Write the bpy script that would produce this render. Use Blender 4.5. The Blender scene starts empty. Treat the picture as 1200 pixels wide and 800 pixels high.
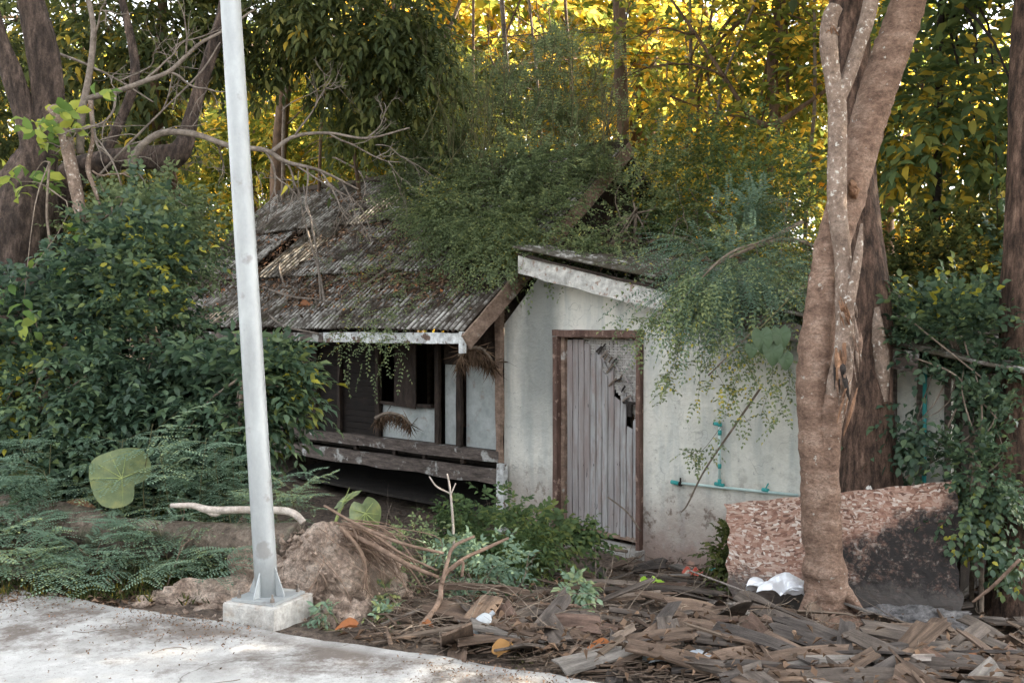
import bpy, math, random
import numpy as np
from mathutils import Vector, Matrix
random.seed(7); rng = np.random.default_rng(7)
sc = bpy.context.scene
C = sc.collection
# ---------------------------------------------------------------- camera, world, sun, exposure
F = 1167.0
PITCH = math.radians(1.23)
EYE = np.array([0.0, 0.0, 1.6])
cd = bpy.data.cameras.new('camera'); cam = bpy.data.objects.new('camera', cd); C.objects.link(cam)
cd.sensor_width = 36; cd.lens = F / 1200 * 36; cd.clip_end = 400; cd.clip_start = 0.05
cam.location = EYE; cam.rotation_euler = (math.radians(90) - PITCH, 0, 0)
sc.camera = cam
SUN_EL, SUN_AZ = 38.0, 74.0            # azimuth from +Y towards +X
w = bpy.data.worlds.new('World'); sc.world = w; w.use_nodes = True
nt = w.node_tree; bg = nt.nodes['Background']
sky = nt.nodes.new('ShaderNodeTexSky'); sky.sky_type = 'NISHITA'; sky.sun_disc = False
sky.sun_elevation = math.radians(SUN_EL); sky.sun_rotation = math.radians(SUN_AZ)
sky.air_density = 1.0; sky.dust_density = 3.0; sky.ozone_density = 1.0
hz = nt.nodes.new('ShaderNodeHueSaturation'); hz.inputs['Saturation'].default_value = 0.22
nt.links.new(sky.outputs[0], hz.inputs['Color']); nt.links.new(hz.outputs[0], bg.inputs[0]); bg.inputs[1].default_value = 0.15
sd = bpy.data.lights.new('sun', 'SUN'); sun = bpy.data.objects.new('sun', sd); C.objects.link(sun)
sd.energy = 3.6; sd.angle = math.radians(0.5); sd.color = (1.0, 0.87, 0.68)
sv = Vector((math.sin(math.radians(SUN_AZ)) * math.cos(math.radians(SUN_EL)),
             math.cos(math.radians(SUN_AZ)) * math.cos(math.radians(SUN_EL)), math.sin(math.radians(SUN_EL))))
sun.rotation_euler = sv.to_track_quat('Z', 'Y').to_euler(); sun.location = (20, 20, 25)
sc.view_settings.view_transform = 'Standard'; sc.view_settings.look = 'None'
sc.view_settings.exposure = 2.9; sc.view_settings.gamma = 1.0
sc.cycles.use_denoising = True
sc.cycles.max_bounces = 7; sc.cycles.diffuse_bounces = 4; sc.cycles.glossy_bounces = 2
sc.cycles.transmission_bounces = 5; sc.cycles.transparent_max_bounces = 6
sc.cycles.sample_clamp_indirect = 4.0

# ---------------------------------------------------------------- pixel helpers (1200 x 800 photograph)
FW = np.array([0, math.cos(PITCH), -math.sin(PITCH)]); UP = np.array([0, math.sin(PITCH), math.cos(PITCH)])
def ray(px, py): return FW + (px - 600) / F * np.array([1.0, 0, 0]) + (400 - py) / F * UP
def at(px, py, Y):
    d = ray(px, py); return EYE + d * (Y / d[1])
RE0 = np.array([-3.05, 5.93]); RT = np.array([0.912, -0.41]); RN = np.array([0.41, 0.912])
def sst(a, b, x):
    t = np.clip((np.asarray(x, float) - a) / (b - a), 0, 1); return t * t * (3 - 2 * t)
def gh(x, y, rough=True):
    x = np.asarray(x, float); y = np.asarray(y, float)
    d = (x - RE0[0]) * RN[0] + (y - RE0[1]) * RN[1]
    e = (x - RE0[0]) * RT[0] + (y - RE0[1]) * RT[1]
    z = -0.03 - 0.50 * sst(0.3, 4.2, d) * sst(-5.0, -1.5, e) - 0.10 * sst(0.1, 3.0, d)
    z = z + 0.18 * np.clip(d - 11, 0, 14) + 0.03 * np.clip(d - 25, 0, 60)
    z = np.where(d < 0.03, -0.16, z)
    if rough:
        m = sst(0.1, 0.5, d)
        z = z + m * (0.035 * np.sin(3.1 * x + 1.3 * y) * np.sin(2.3 * y - x) + 0.02 * np.sin(7.3 * x + 2) * np.sin(6.1 * y + x)
                     + 0.01 * np.sin(17 * x + 5 * y) * np.sin(15 * y - 6 * x))
    return z
def G(px, py, extra=0.0):
    """where the sight line through a photo pixel meets the ground"""
    d = ray(px, py); t = 3.0
    for z in (-.03, -.3, -.5, -.45): t = (z + extra - EYE[2]) / d[2] if d[2] < 0 else 30.0; break
    for _ in range(14):
        p = EYE + d * t; g = gh0(p[0], p[1]) + extra
        t += (p[2] - g) / max(.15, -d[2]) * .7
    return EYE + d * t
def gh0(x, y):
    d = (x - RE0[0]) * RN[0] + (y - RE0[1]) * RN[1]; e = (x - RE0[0]) * RT[0] + (y - RE0[1]) * RT[1]
    def q(a, b, v): t = min(1, max(0, (v - a) / (b - a))); return t * t * (3 - 2 * t)
    return -0.03 - 0.50 * q(.3, 4.2, d) * q(-5, -1.5, e) - 0.10 * q(.1, 3, d) + .18 * min(14, max(0, d - 11))
# house frame: t along the eave (left and away), off towards the camera, z up
HO = np.array([0.48, 10.0]); HA = np.array([-0.743, 0.669]); HA = HA / np.linalg.norm(HA)
HN = np.array([-HA[1], HA[0]]); HN = HN if HN[1] < 0 else -HN
def H(t, off, z): 
    p = HO + t * HA + off * HN; return np.array([p[0], p[1], z])
def Wp(px, py, off=0.0):
    d = ray(px, py); o = HO + off * HN
    k = np.dot(o - EYE[:2], HN) / np.dot(d[:2], HN); p = EYE + d * k
    return float(np.dot(p[:2] - HO, HA)), float(p[2])

# ---------------------------------------------------------------- materials
def new_mat(name):
    m = bpy.data.materials.new(name); m.use_nodes = True
    return m, m.node_tree.nodes, m.node_tree.links, m.node_tree.nodes['Principled BSDF']
def ramp(N, cols):
    r = N.new('ShaderNodeValToRGB'); e = r.color_ramp.elements
    e[0].position, e[0].color = cols[0][0], (*cols[0][1], 1); e[1].position, e[1].color = cols[-1][0], (*cols[-1][1], 1)
    for p, c in cols[1:-1]:
        k = e.new(p); k.color = (*c, 1)
    return r
def noise(N, L, vec, scale, detail=5, rough=0.6, stretch=None, dist=0.0):
    if stretch:
        mp = N.new('ShaderNodeMapping'); mp.inputs['Scale'].default_value = stretch; L.new(vec, mp.inputs[0]); vec = mp.outputs[0]
    n = N.new('ShaderNodeTexNoise'); n.inputs['Scale'].default_value = scale; n.inputs['Detail'].default_value = detail
    n.inputs['Roughness'].default_value = rough; n.inputs['Distortion'].default_value = dist
    L.new(vec, n.inputs['Vector']); return n.outputs['Fac']
def mixc(N, L, fac, a, b):
    m = N.new('ShaderNodeMix'); m.data_type = 'RGBA'
    if isinstance(fac, float): m.inputs[0].default_value = fac
    else: L.new(fac, m.inputs[0])
    for i, v in ((6, a), (7, b)):
        if isinstance(v, tuple): m.inputs[i].default_value = (*v, 1)
        else: L.new(v, m.inputs[i])
    return m.outputs[2]
def maprange(N, L, v, a, b, c=0.0, d=1.0):
    m = N.new('ShaderNodeMapRange'); m.inputs[1].default_value = a; m.inputs[2].default_value = b
    m.inputs[3].default_value = c; m.inputs[4].default_value = d; L.new(v, m.inputs[0]); return m.outputs[0]
def math_(N, L, op, a, b=0.0):
    m = N.new('ShaderNodeMath'); m.operation = op
    for i, v in ((0, a), (1, b)):
        if isinstance(v, (int, float)): m.inputs[i].default_value = v
        else: L.new(v, m.inputs[i])
    return m.outputs[0]
def pos(N): return N.new('ShaderNodeNewGeometry').outputs['Position']
def objc(N): return N.new('ShaderNodeTexCoord').outputs['Object']
def bump(N, L, b, h, strength, dist):
    n = N.new('ShaderNodeBump'); n.inputs['Strength'].default_value = strength; n.inputs['Distance'].default_value = dist
    L.new(h, n.inputs['Height']); L.new(n.outputs[0], b.inputs['Normal'])
def simple(name, cols, scale, rough=0.85, stretch=None, bs=0.6, bd=0.01, detail=8, bscale=None, coord=pos, metal=0.0, spec=0.3, spots=None, rnd=False, dist=0.0, grain=0.3):
    m, N, L, b = new_mat(name); v = coord(N)
    n = noise(N, L, v, scale, detail, 0.65, stretch, dist); r = ramp(N, cols); L.new(n, r.inputs[0]); col = r.outputs[0]
    if spots:
        sc_, lo, hi, c = spots
        k = maprange(N, L, noise(N, L, v, sc_, 4, 0.6), lo, hi); col = mixc(N, L, k, col, c)
    if rnd:
        oi = N.new('ShaderNodeObjectInfo'); h = N.new('ShaderNodeHueSaturation'); L.new(col, h.inputs['Color'])
        L.new(maprange(N, L, oi.outputs['Random'], 0, 1, 0.55, 1.6), h.inputs['Value']); 
        L.new(maprange(N, L, oi.outputs['Random'], 0, 1, 1.25, 0.6), h.inputs['Saturation']); col = h.outputs[0]
    bn = noise(N, L, v, bscale or scale * 2.5, 8, 0.75, stretch)
    if grain:
        h2 = N.new('ShaderNodeHueSaturation'); L.new(col, h2.inputs['Color']); g1 = maprange(N, L, bn, 0.36, 0.64, 1 - grain, 1 + grain)
        fi = noise(N, L, v, (bscale or scale * 2.5) * 3.1, 6, 0.8); L.new(math_(N, L, 'MULTIPLY', g1, maprange(N, L, fi, 0.36, 0.64, 1 - grain * .5, 1 + grain * .5)), h2.inputs['Value']); col = h2.outputs[0]
    L.new(col, b.inputs['Base Color']); b.inputs['Roughness'].default_value = rough; b.inputs['Metallic'].default_value = metal
    b.inputs['Specular IOR Level'].default_value = spec
    bump(N, L, b, bn, bs, bd)
    return m
def leaf_mat(name, cols, trans=0.35, rough=0.55, tcol=1.0, spec=0.2):
    """leaf colour per leaf from the attribute rnd, thin and partly translucent"""
    m, N, L, b = new_mat(name)
    a = N.new('ShaderNodeAttribute'); a.attribute_name = 'rnd'
    r = ramp(N, cols); L.new(a.outputs['Fac'], r.inputs[0])
    L.new(r.outputs[0], b.inputs['Base Color']); b.inputs['Roughness'].default_value = rough; b.inputs['Specular IOR Level'].default_value = spec
    t = N.new('ShaderNodeBsdfTranslucent'); hs = N.new('ShaderNodeHueSaturation'); hs.inputs['Value'].default_value = 1.5 * tcol; hs.inputs['Hue'].default_value = 0.5
    L.new(r.outputs[0], hs.inputs['Color']); L.new(hs.outputs[0], t.inputs['Color'])
    mx = N.new('ShaderNodeMixShader'); mx.inputs[0].default_value = trans
    L.new(b.outputs[0], mx.inputs[1]); L.new(t.outputs[0], mx.inputs[2]); L.new(mx.outputs[0], N['Material Output'].inputs[0])
    return m
M = {}
M['leaf_gold'] = leaf_mat('leaf_gold', [(0, (0.09, 0.13, 0.03)), (0.35, (0.22, 0.245, 0.045)), (0.65, (0.46, 0.38, 0.06)), (1, (0.76, 0.46, 0.06))], 0.6, tcol=1.0)
M['leaf_far'] = leaf_mat('leaf_far', [(0, (0.06, 0.085, 0.02)), (0.5, (0.14, 0.175, 0.04)), (0.8, (0.32, 0.29, 0.05)), (1, (0.65, 0.40, 0.05))], 0.55)
M['leaf_olive'] = leaf_mat('leaf_olive', [(0, (0.036, 0.052, 0.020)), (0.6, (0.095, 0.115, 0.038)), (0.92, (0.18, 0.175, 0.05)), (1, (0.45, 0.32, 0.04))], 0.35)
M['leaf_dark'] = leaf_mat('leaf_dark', [(0, (0.022, 0.044, 0.028)), (0.5, (0.054, 0.094, 0.056)), (0.85, (0.105, 0.155, 0.078)), (0.97, (0.15, 0.195, 0.07)), (1, (0.32, 0.30, 0.04))], 0.25, 0.45, spec=0.3)
M['leaf_green'] = leaf_mat('leaf_green', [(0, (0.05, 0.085, 0.04)), (0.6, (0.11, 0.165, 0.065)), (0.9, (0.20, 0.22, 0.06)), (1, (0.48, 0.36, 0.05))], 0.4)
M['leaf_vine'] = leaf_mat('leaf_vine', [(0, (0.10, 0.135, 0.07)), (0.6, (0.20, 0.255, 0.125)), (0.93, (0.30, 0.33, 0.14)), (1, (0.48, 0.40, 0.06))], 0.35)
M['leaf_fern'] = leaf_mat('leaf_fern', [(0, (0.10, 0.165, 0.115)), (0.7, (0.20, 0.285, 0.195)), (1, (0.34, 0.38, 0.16))], 0.3)
M['leaf_big'] = leaf_mat('leaf_big', [(0, (0.07, 0.13, 0.03)), (0.6, (0.16, 0.24, 0.06)), (1, (0.34, 0.36, 0.06))], 0.35)
M['leaf_dry'] = leaf_mat('leaf_dry', [(0, (0.05, 0.035, 0.025)), (0.4, (0.14, 0.09, 0.06)), (0.8, (0.28, 0.19, 0.13)), (1, (0.48, 0.17, 0.05))], 0.15, 0.8, spec=0.1)
M['leaf_orange'] = leaf_mat('leaf_orange', [(0, (0.34, 0.12, 0.04)), (0.5, (0.24, 0.12, 0.065)), (1, (0.36, 0.2, 0.07))], 0.2, 0.7)
M['frond_dry'] = leaf_mat('frond_dry', [(0, (0.05, 0.032, 0.022)), (1, (0.19, 0.125, 0.08))], 0.2, 0.8, spec=0.1)
M['twig'] = simple('twig', [(0.3, (0.10, 0.075, 0.055)), (0.7, (0.26, 0.21, 0.165))], 14, bs=0.5, bd=0.004)
M['twig_green'] = simple('twig_green', [(0.3, (0.06, 0.07, 0.03)), (0.7, (0.14, 0.12, 0.06))], 14, bs=0.3, bd=0.003)
M['bark_front'] = simple('bark_front', [(0.3, (0.105, 0.064, 0.045)), (0.5, (0.235, 0.15, 0.108)), (0.7, (0.38, 0.272, 0.208))], 7, stretch=(1, 1, 1.6), bs=0.9, bd=0.025, bscale=40, spots=(21, 0.66, 0.71, (0.46, 0.43, 0.38)), grain=0.38)
M['bark_dead'] = simple('bark_dead', [(0.25, (0.12, 0.085, 0.065)), (0.5, (0.24, 0.175, 0.135)), (0.75, (0.34, 0.27, 0.22))], 9, bs=0.9, bd=0.02, bscale=30, spots=(30, 0.60, 0.66, (0.42, 0.40, 0.36)), grain=0.4)
M['bark_rough'] = simple('bark_rough', [(0.3, (0.035, 0.024, 0.018)), (0.55, (0.13, 0.08, 0.058)), (0.8, (0.25, 0.165, 0.12))], 13, stretch=(1, 1, 0.22), bs=1.0, bd=0.06, bscale=26, grain=0.6)
M['bark_left'] = simple('bark_left', [(0.3, (0.022, 0.016, 0.013)), (0.5, (0.085, 0.06, 0.048)), (0.75, (0.23, 0.165, 0.13))], 12, stretch=(1, 1, 0.3), bs=1.0, bd=0.07, bscale=22, grain=0.6)
M['bark_far'] = simple('bark_far', [(0.3, (0.06, 0.04, 0.028)), (0.75, (0.26, 0.17, 0.11))], 9, stretch=(1, 1, 0.3), bs=0.8, bd=0.02)
M['torn_wood'] = simple('torn_wood', [(0.3, (0.10, 0.05, 0.03)), (0.7, (0.30, 0.17, 0.10))], 20, stretch=(1, 1, 0.15), bs=0.9, bd=0.012, grain=0.5)
M['black_wood'] = simple('black_wood', [(0.3, (0.012, 0.01, 0.009)), (0.7, (0.05, 0.04, 0.035))], 20, bs=0.9, bd=0.01)
M['log'] = simple('log', [(0.3, (0.09, 0.07, 0.055)), (0.55, (0.21, 0.165, 0.13)), (0.8, (0.30, 0.26, 0.21))], 9, bs=1.0, bd=0.04, spots=(5, 0.55, 0.7, (0.13, 0.15, 0.09)), grain=0.5)
M['soil_ball'] = simple('soil_ball', [(0.3, (0.22, 0.15, 0.11)), (0.5, (0.50, 0.38, 0.30)), (0.7, (0.66, 0.55, 0.46))], 8, bs=1.0, bd=0.06, bscale=34, grain=0.55)
M['root'] = simple('root', [(0.3, (0.11, 0.07, 0.048)), (0.7, (0.25, 0.175, 0.13))], 14, bs=0.5, bd=0.004)
M['pale_branch'] = simple('pale_branch', [(0.3, (0.3, 0.25, 0.21)), (0.7, (0.5, 0.45, 0.4))], 12, bs=0.6, bd=0.008)
M['board'] = simple('board', [(0.25, (0.028, 0.022, 0.018)), (0.5, (0.085, 0.068, 0.056)), (0.8, (0.18, 0.15, 0.13))], 9, stretch=(0.35, 3.0, 3.0), bs=0.8, bd=0.008, coord=objc, spots=(4, .6, .68, (.06, .05, .043)))
M['board_brown'] = simple('board_brown', [(0.25, (0.038, 0.025, 0.018)), (0.5, (0.105, 0.072, 0.052)), (0.8, (0.21, 0.15, 0.11))], 9, stretch=(0.35, 3.0, 3.0), bs=0.8, bd=0.008, coord=objc, spots=(4, .6, .68, (.06, .045, .036)))
for _n, _c in (('black', ((.02, .017, .015), (.06, .05, .044), (.11, .095, .085))), ('pale grey', ((.07, .06, .052), (.15, .135, .12), (.26, .235, .21))), ('reddish', ((.045, .028, .02), (.11, .07, .052), (.20, .135, .105)))):
    M['board_' + _n] = simple('board_' + _n.replace(' ', '_'), [(0.25, _c[0]), (0.5, _c[1]), (0.8, _c[2])], 9, stretch=(0.35, 3.0, 3.0), bs=0.8, bd=0.008, coord=objc, spots=(4, .6, .68, (.05, .042, .037)))
M['slat'] = simple('slat', [(0.25, (0.09, 0.066, 0.05)), (0.8, (0.24, 0.19, 0.15))], 10, stretch=(0.3, 3, 3), bs=0.6, bd=0.005, coord=objc, rnd=True)
M['slat_grey'] = simple('slat_grey', [(0.3, (0.24, 0.22, 0.20)), (0.7, (0.48, 0.46, 0.43))], 14, bs=.5)
M['timber_dark'] = simple('timber_dark', [(0.3, (0.014, 0.010, 0.008)), (0.7, (0.06, 0.042, 0.032))], 10, stretch=(1, 1, 0.5), bs=0.8, bd=0.01)  # colour darkened to carry the shade of the veranda
M['timber_beam'] = simple('timber_beam', [(0.3, (0.05, 0.04, 0.035)), (0.7, (0.19, 0.155, 0.135))], 9, stretch=(0.6, 0.6, 3), bs=0.8, bd=0.01, spots=(6, 0.58, 0.66, (0.42, 0.42, 0.40)))
M['peel_white'] = simple('peel_white', [(0.3, (0.42, 0.42, 0.41)), (0.6, (0.66, 0.68, 0.67)), (0.8, (0.72, 0.74, 0.73))], 6, bs=0.8, bd=0.006, spots=(11, 0.55, 0.61, (0.16, 0.11, 0.085)))
M['peel_rake'] = simple('peel_rake', [(0.3, (0.32, 0.31, 0.285)), (0.7, (0.56, 0.55, 0.51))], 5, bs=0.8, bd=0.008, spots=(16, 0.58, 0.62, (0.30, 0.225, 0.185)), dist=1.5)
M['rake_brown'] = simple('rake_brown', [(0.3, (0.14, 0.09, 0.065)), (0.7, (0.36, 0.26, 0.20))], 7, bs=0.8, bd=0.008, stretch=(1, 1, 1.5), spots=(6, 0.6, 0.68, (0.45, 0.42, 0.38)))
M['frame_red'] = simple('frame_red', [(0.3, (0.075, 0.042, 0.034)), (0.7, (0.18, 0.112, 0.088))], 8, stretch=(1, 1, 0.3), bs=0.6, bd=0.006, spots=(14, 0.6, 0.68, (0.34, 0.24, 0.19)))
M['crawl_shade'] = simple('crawl_shade', [(0.3, (0.012, 0.010, 0.009)), (0.7, (0.03, 0.025, 0.02))], 6, bs=0.6, bd=0.02)  # near-black colour paints the lack of light under the house
M['inside_dark'] = simple('inside_dark', [(0.3, (0.015, 0.012, 0.010)), (0.7, (0.045, 0.034, 0.027))], 6, bs=0.5, bd=0.01)  # the shade of the interior is put into this near-black colour
M['concrete'] = simple('concrete', [(0.3, (0.28, 0.26, 0.235)), (0.7, (0.50, 0.49, 0.46))], 5, bs=0.5, bd=0.01, bscale=30, spots=(6, 0.55, 0.75, (0.33, 0.25, 0.18)), grain=0.22)
M['ash'] = simple('ash', [(0.3, (0.05, 0.05, 0.05)), (0.7, (0.25, 0.24, 0.24))], 14, bs=1, bd=0.02)
# plastered wall
def wall_material():
    m, N, L, b = new_mat('plaster'); p = pos(N)
    big = noise(N, L, p, 1.3, 6, 0.6); r = ramp(N, [(0.28, (0.54, 0.54, 0.49)), (0.5, (0.73, 0.715, 0.645)), (0.72, (0.82, 0.79, 0.71))]); L.new(big, r.inputs[0])
    col = r.outputs[0]
    st = noise(N, L, p, 5, 6, 0.6, (1.4, 1.4, 0.22)); col = mixc(N, L, maprange(N, L, st, 0.46, 0.70, 0, 0.7), col, (0.42, 0.455, 0.44))
    dp = N.new('ShaderNodeVectorMath'); dp.operation = 'DOT_PRODUCT'; L.new(p, dp.inputs[0]); dp.inputs[1].default_value = (-HA[0], -HA[1], 0)
    u = dp.outputs['Value']; u0 = -float(np.dot(HO, HA))
    # the grey rain-stained strip at the left of the wall
    tL = -Wp(633, 400)[0] + u0
    du = math_(N, L, 'ABSOLUTE', math_(N, L, 'SUBTRACT', u, tL)); wob = noise(N, L, p, 6, 4)
    k = math_(N, L, 'MULTIPLY', maprange(N, L, math_(N, L, 'ADD', du, math_(N, L, 'MULTIPLY', wob, 0.16)), 0.42, 0.24), 0.8)
    sx = N.new('ShaderNodeSeparateXYZ'); L.new(p, sx.inputs[0]); z = sx.outputs[2]
    k = math_(N, L, 'MULTIPLY', k, maprange(N, L, z, 0.2, 0.9)); col = mixc(N, L, k, col, (0.24, 0.255, 0.24))
    # damp pinkish brown foot of the wall, rising unevenly
    n2 = noise(N, L, p, 2.2, 7, 0.65); zz = math_(N, L, 'ADD', z, math_(N, L, 'MULTIPLY', n2, 0.9))
    col = mixc(N, L, maprange(N, L, zz, 0.62, -0.05, 0, 0.95), col, (0.30, 0.22, 0.185))
    n3 = noise(N, L, p, 9, 6, 0.7); col = mixc(N, L, math_(N, L, 'MULTIPLY', maprange(N, L, n3, 0.54, 0.62), maprange(N, L, zz, 0.70, 0.2)), col, (0.20, 0.155, 0.125))
    n4 = noise(N, L, p, 3.3, 4, 0.5); col = mixc(N, L, math_(N, L, 'MULTIPLY', maprange(N, L, n4, 0.6, 0.64), maprange(N, L, zz, 0.40, 0.15, 0, 0.7)), col, (0.55, 0.33, 0.25))
    n6 = noise(N, L, p, 7, 8, 0.75); col = mixc(N, L, maprange(N, L, n6, 0.54, 0.66, 0, 0.45), col, (0.40, 0.40, 0.36))
    n5 = noise(N, L, p, 28, 3, 0.5); col = mixc(N, L, maprange(N, L, n5, 0.70, 0.75, 0, 0.6), col, (0.2, 0.2, 0.19))
    vo = N.new('ShaderNodeTexVoronoi'); vo.feature = 'DISTANCE_TO_EDGE'; vo.inputs['Scale'].default_value = 1.1
    nz = N.new('ShaderNodeTexNoise'); nz.inputs['Scale'].default_value = 5; L.new(p, nz.inputs['Vector'])
    ad = N.new('ShaderNodeVectorMath'); ad.operation = 'MULTIPLY_ADD'; L.new(nz.outputs['Color'], ad.inputs[0]); ad.inputs[1].default_value = (0.5,) * 3; L.new(p, ad.inputs[2])
    L.new(ad.outputs[0], vo.inputs['Vector'])
    cr = maprange(N, L, vo.outputs['Distance'], 0.006, 0.0, 0, 0.5); col = mixc(N, L, math_(N, L, 'MULTIPLY', cr, maprange(N, L, n4, 0.45, 0.55)), col, (0.22, 0.22, 0.21))
    L.new(col, b.inputs['Base Color']); b.inputs['Roughness'].default_value = 0.9; b.inputs['Specular IOR Level'].default_value = 0.2
    hb = math_(N, L, 'ADD', noise(N, L, p, 14, 8, 0.7), math_(N, L, 'MULTIPLY', big, 3.0)); bump(N, L, b, hb, 0.6, 0.03); return m
M['plaster'] = wall_material()
def door_material():
    m, N, L, b = new_mat('door_plank'); p = pos(N); o = objc(N)
    oi = N.new('ShaderNodeObjectInfo')
    n = noise(N, L, p, 9, 8, 0.7, (1.3, 1.3, 0.16)); r = ramp(N, [(0.3, (0.17, 0.155, 0.15)), (0.5, (0.34, 0.335, 0.33)), (0.7, (0.50, 0.505, 0.505))]); L.new(n, r.inputs[0])
    col = r.outputs[0]
    k = maprange(N, L, noise(N, L, p, 7, 7, 0.7, (1.6, 1.6, 0.3)), 0.47, 0.62, 0, 0.8); col = mixc(N, L, k, col, (0.27, 0.205, 0.185))
    k = maprange(N, L, oi.outputs['Random'], 0.2, 1, 0, 0.65); col = mixc(N, L, k, col, (0.30, 0.25, 0.24))
    k = maprange(N, L, noise(N, L, p, 26, 5, 0.6, (1, 1, 0.25)), 0.66, 0.70); col = mixc(N, L, k, col, (0.05, 0.045, 0.045))
    L.new(col, b.inputs['Base Color']); b.inputs['Roughness'].default_value = 0.85
    bump(N, L, b, noise(N, L, p, 26, 8, 0.7, (1.3, 1.3, 0.12)), 0.7, 0.01); return m
M['door'] = door_material()
def roof_material(nm='corrugated', old=0.0):
    m, N, L, b = new_mat(nm); p = pos(N)
    a = N.new('ShaderNodeAttribute'); a.attribute_name = 'rnd'; oi = N.new('ShaderNodeObjectInfo')
    n = noise(N, L, p, 3.0, 7, 0.65); r = ramp(N, [(0.3, (0.05, 0.042, 0.035)), (0.5, (0.13, 0.115, 0.10)), (0.7, (0.24, 0.225, 0.20))]); L.new(n, r.inputs[0])
    col = r.outputs[0]
    lich = math_(N, L, 'MULTIPLY', maprange(N, L, a.outputs['Fac'], 0.3, 0.85), maprange(N, L, noise(N, L, p, 5, 8, 0.78), 0.44, 0.56))
    col = mixc(N, L, lich, col, (0.62, 0.60, 0.56))
    dirt = math_(N, L, 'MAXIMUM', maprange(N, L, a.outputs['Fac'], 0.7, 0.2, 0, 0.95), maprange(N, L, noise(N, L, p, 1.7, 8, 0.78), 0.46, 0.56, 0, 0.9))
    col = mixc(N, L, dirt, col, (0.040, 0.028, 0.020))
    col = mixc(N, L, maprange(N, L, oi.outputs['Random'], 0.4, 1.0, 0, 0.45), col, (0.09, 0.075, 0.055))
    col = mixc(N, L, maprange(N, L, noise(N, L, p, 4.5, 6, 0.7), 0.58, 0.66, 0, 0.6), col, (0.09, 0.11, 0.05))
    if old: col = mixc(N, L, maprange(N, L, noise(N, L, p, 6, 6, .7), .38, .52, 0, old), col, (0.06, 0.052, 0.034))
    L.new(col, b.inputs['Base Color']); b.inputs['Roughness'].default_value = 0.9; b.inputs['Specular IOR Level'].default_value = 0.2
    bump(N, L, b, noise(N, L, p, 40, 8, 0.7), 0.9, 0.015); return m
M['roof'] = roof_material(); M['roof_old'] = roof_material('corrugated_old', .85)
def chip_material():
    m, N, L, b = new_mat('chipboard'); o = objc(N)
    nz = N.new('ShaderNodeTexNoise'); nz.inputs['Scale'].default_value = 2.5; nz.inputs['Detail'].default_value = 4; L.new(o, nz.inputs['Vector'])
    ad = N.new('ShaderNodeVectorMath'); ad.operation = 'MULTIPLY_ADD'; L.new(nz.outputs['Color'], ad.inputs[0]); ad.inputs[1].default_value = (0.15,) * 3; L.new(o, ad.inputs[2])
    cols = []
    for sx, rot in (((21, 4, 90), 0.12), ((32, 4, 62), -0.6), ((52, 4, 40), 0.9), ((9, 4, 20), .3)):
        mp = N.new('ShaderNodeMapping'); mp.inputs['Scale'].default_value = sx; mp.inputs['Rotation'].default_value = (0, rot, 0); L.new(ad.outputs[0], mp.inputs[0])
        vo = N.new('ShaderNodeTexVoronoi'); vo.inputs['Scale'].default_value = 1.0; L.new(mp.outputs[0], vo.inputs['Vector'])
        sp = N.new('ShaderNodeSeparateColor'); L.new(vo.outputs['Color'], sp.inputs[0]); cols.append((sp.outputs[0], sp.outputs[1]))
    rr = [(0.0, (0.10, 0.05, 0.035)), (0.3, (0.26, 0.14, 0.10)), (0.6, (0.38, 0.25, 0.19)), (0.85, (0.46, 0.36, 0.30)), (1.0, (0.62, 0.56, 0.50))]
    mixed = []
    for c_ in cols[:3]:
        r = ramp(N, rr); L.new(c_[0], r.inputs[0]); mixed.append(r.outputs[0])
    col = mixc(N, L, maprange(N, L, cols[0][1], 0.5, 0.52), mixed[0], mixed[1]); col = mixc(N, L, maprange(N, L, cols[1][1], 0.62, 0.64), col, mixed[2])
    col = mixc(N, L, maprange(N, L, noise(N, L, o, 3, 5, .6), .5, .68, 0, .55), col, (0.33, 0.17, 0.12))
    col = mixc(N, L, maprange(N, L, noise(N, L, o, 60, 5, .7, (1, 1, 3)), .55, .7, 0, .5), col, (0.22, 0.13, 0.10))
    sx = N.new('ShaderNodeSeparateXYZ'); L.new(o, sx.inputs[0])
    # scorched patch low and to the right, ash grey at the foot
    nb = noise(N, L, o, 2.3, 7, 0.65)
    f = math_(N, L, 'SUBTRACT', math_(N, L, 'ADD', math_(N, L, 'MULTIPLY', sx.outputs[0], 0.55), math_(N, L, 'MULTIPLY', nb, 1.25)), math_(N, L, 'MULTIPLY', sx.outputs[2], 0.9))
    col = mixc(N, L, math_(N, L, 'MULTIPLY', maprange(N, L, f, 0.70, 0.82), maprange(N, L, noise(N, L, o, 16, 8, .8), .30, .50, .35, 1)), col, (0.014, 0.011, 0.010))
    g = math_(N, L, 'ADD', sx.outputs[2], math_(N, L, 'MULTIPLY', noise(N, L, o, 6, 6, 0.7), 0.35))
    col = mixc(N, L, maprange(N, L, math_(N, L, 'ADD', g, math_(N, L, 'MULTIPLY', noise(N, L, o, 20, 8, .8), .3)), 0.10, 0.0, 0, 0.85), col, (0.075, 0.066, 0.06))
    L.new(col, b.inputs['Base Color']); b.inputs['Roughness'].default_value = 0.8
    bump(N, L, b, math_(N, L, 'ADD', cols[0][0], cols[1][0]), 0.5, 0.006); return m
M['chip'] = chip_material()
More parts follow.
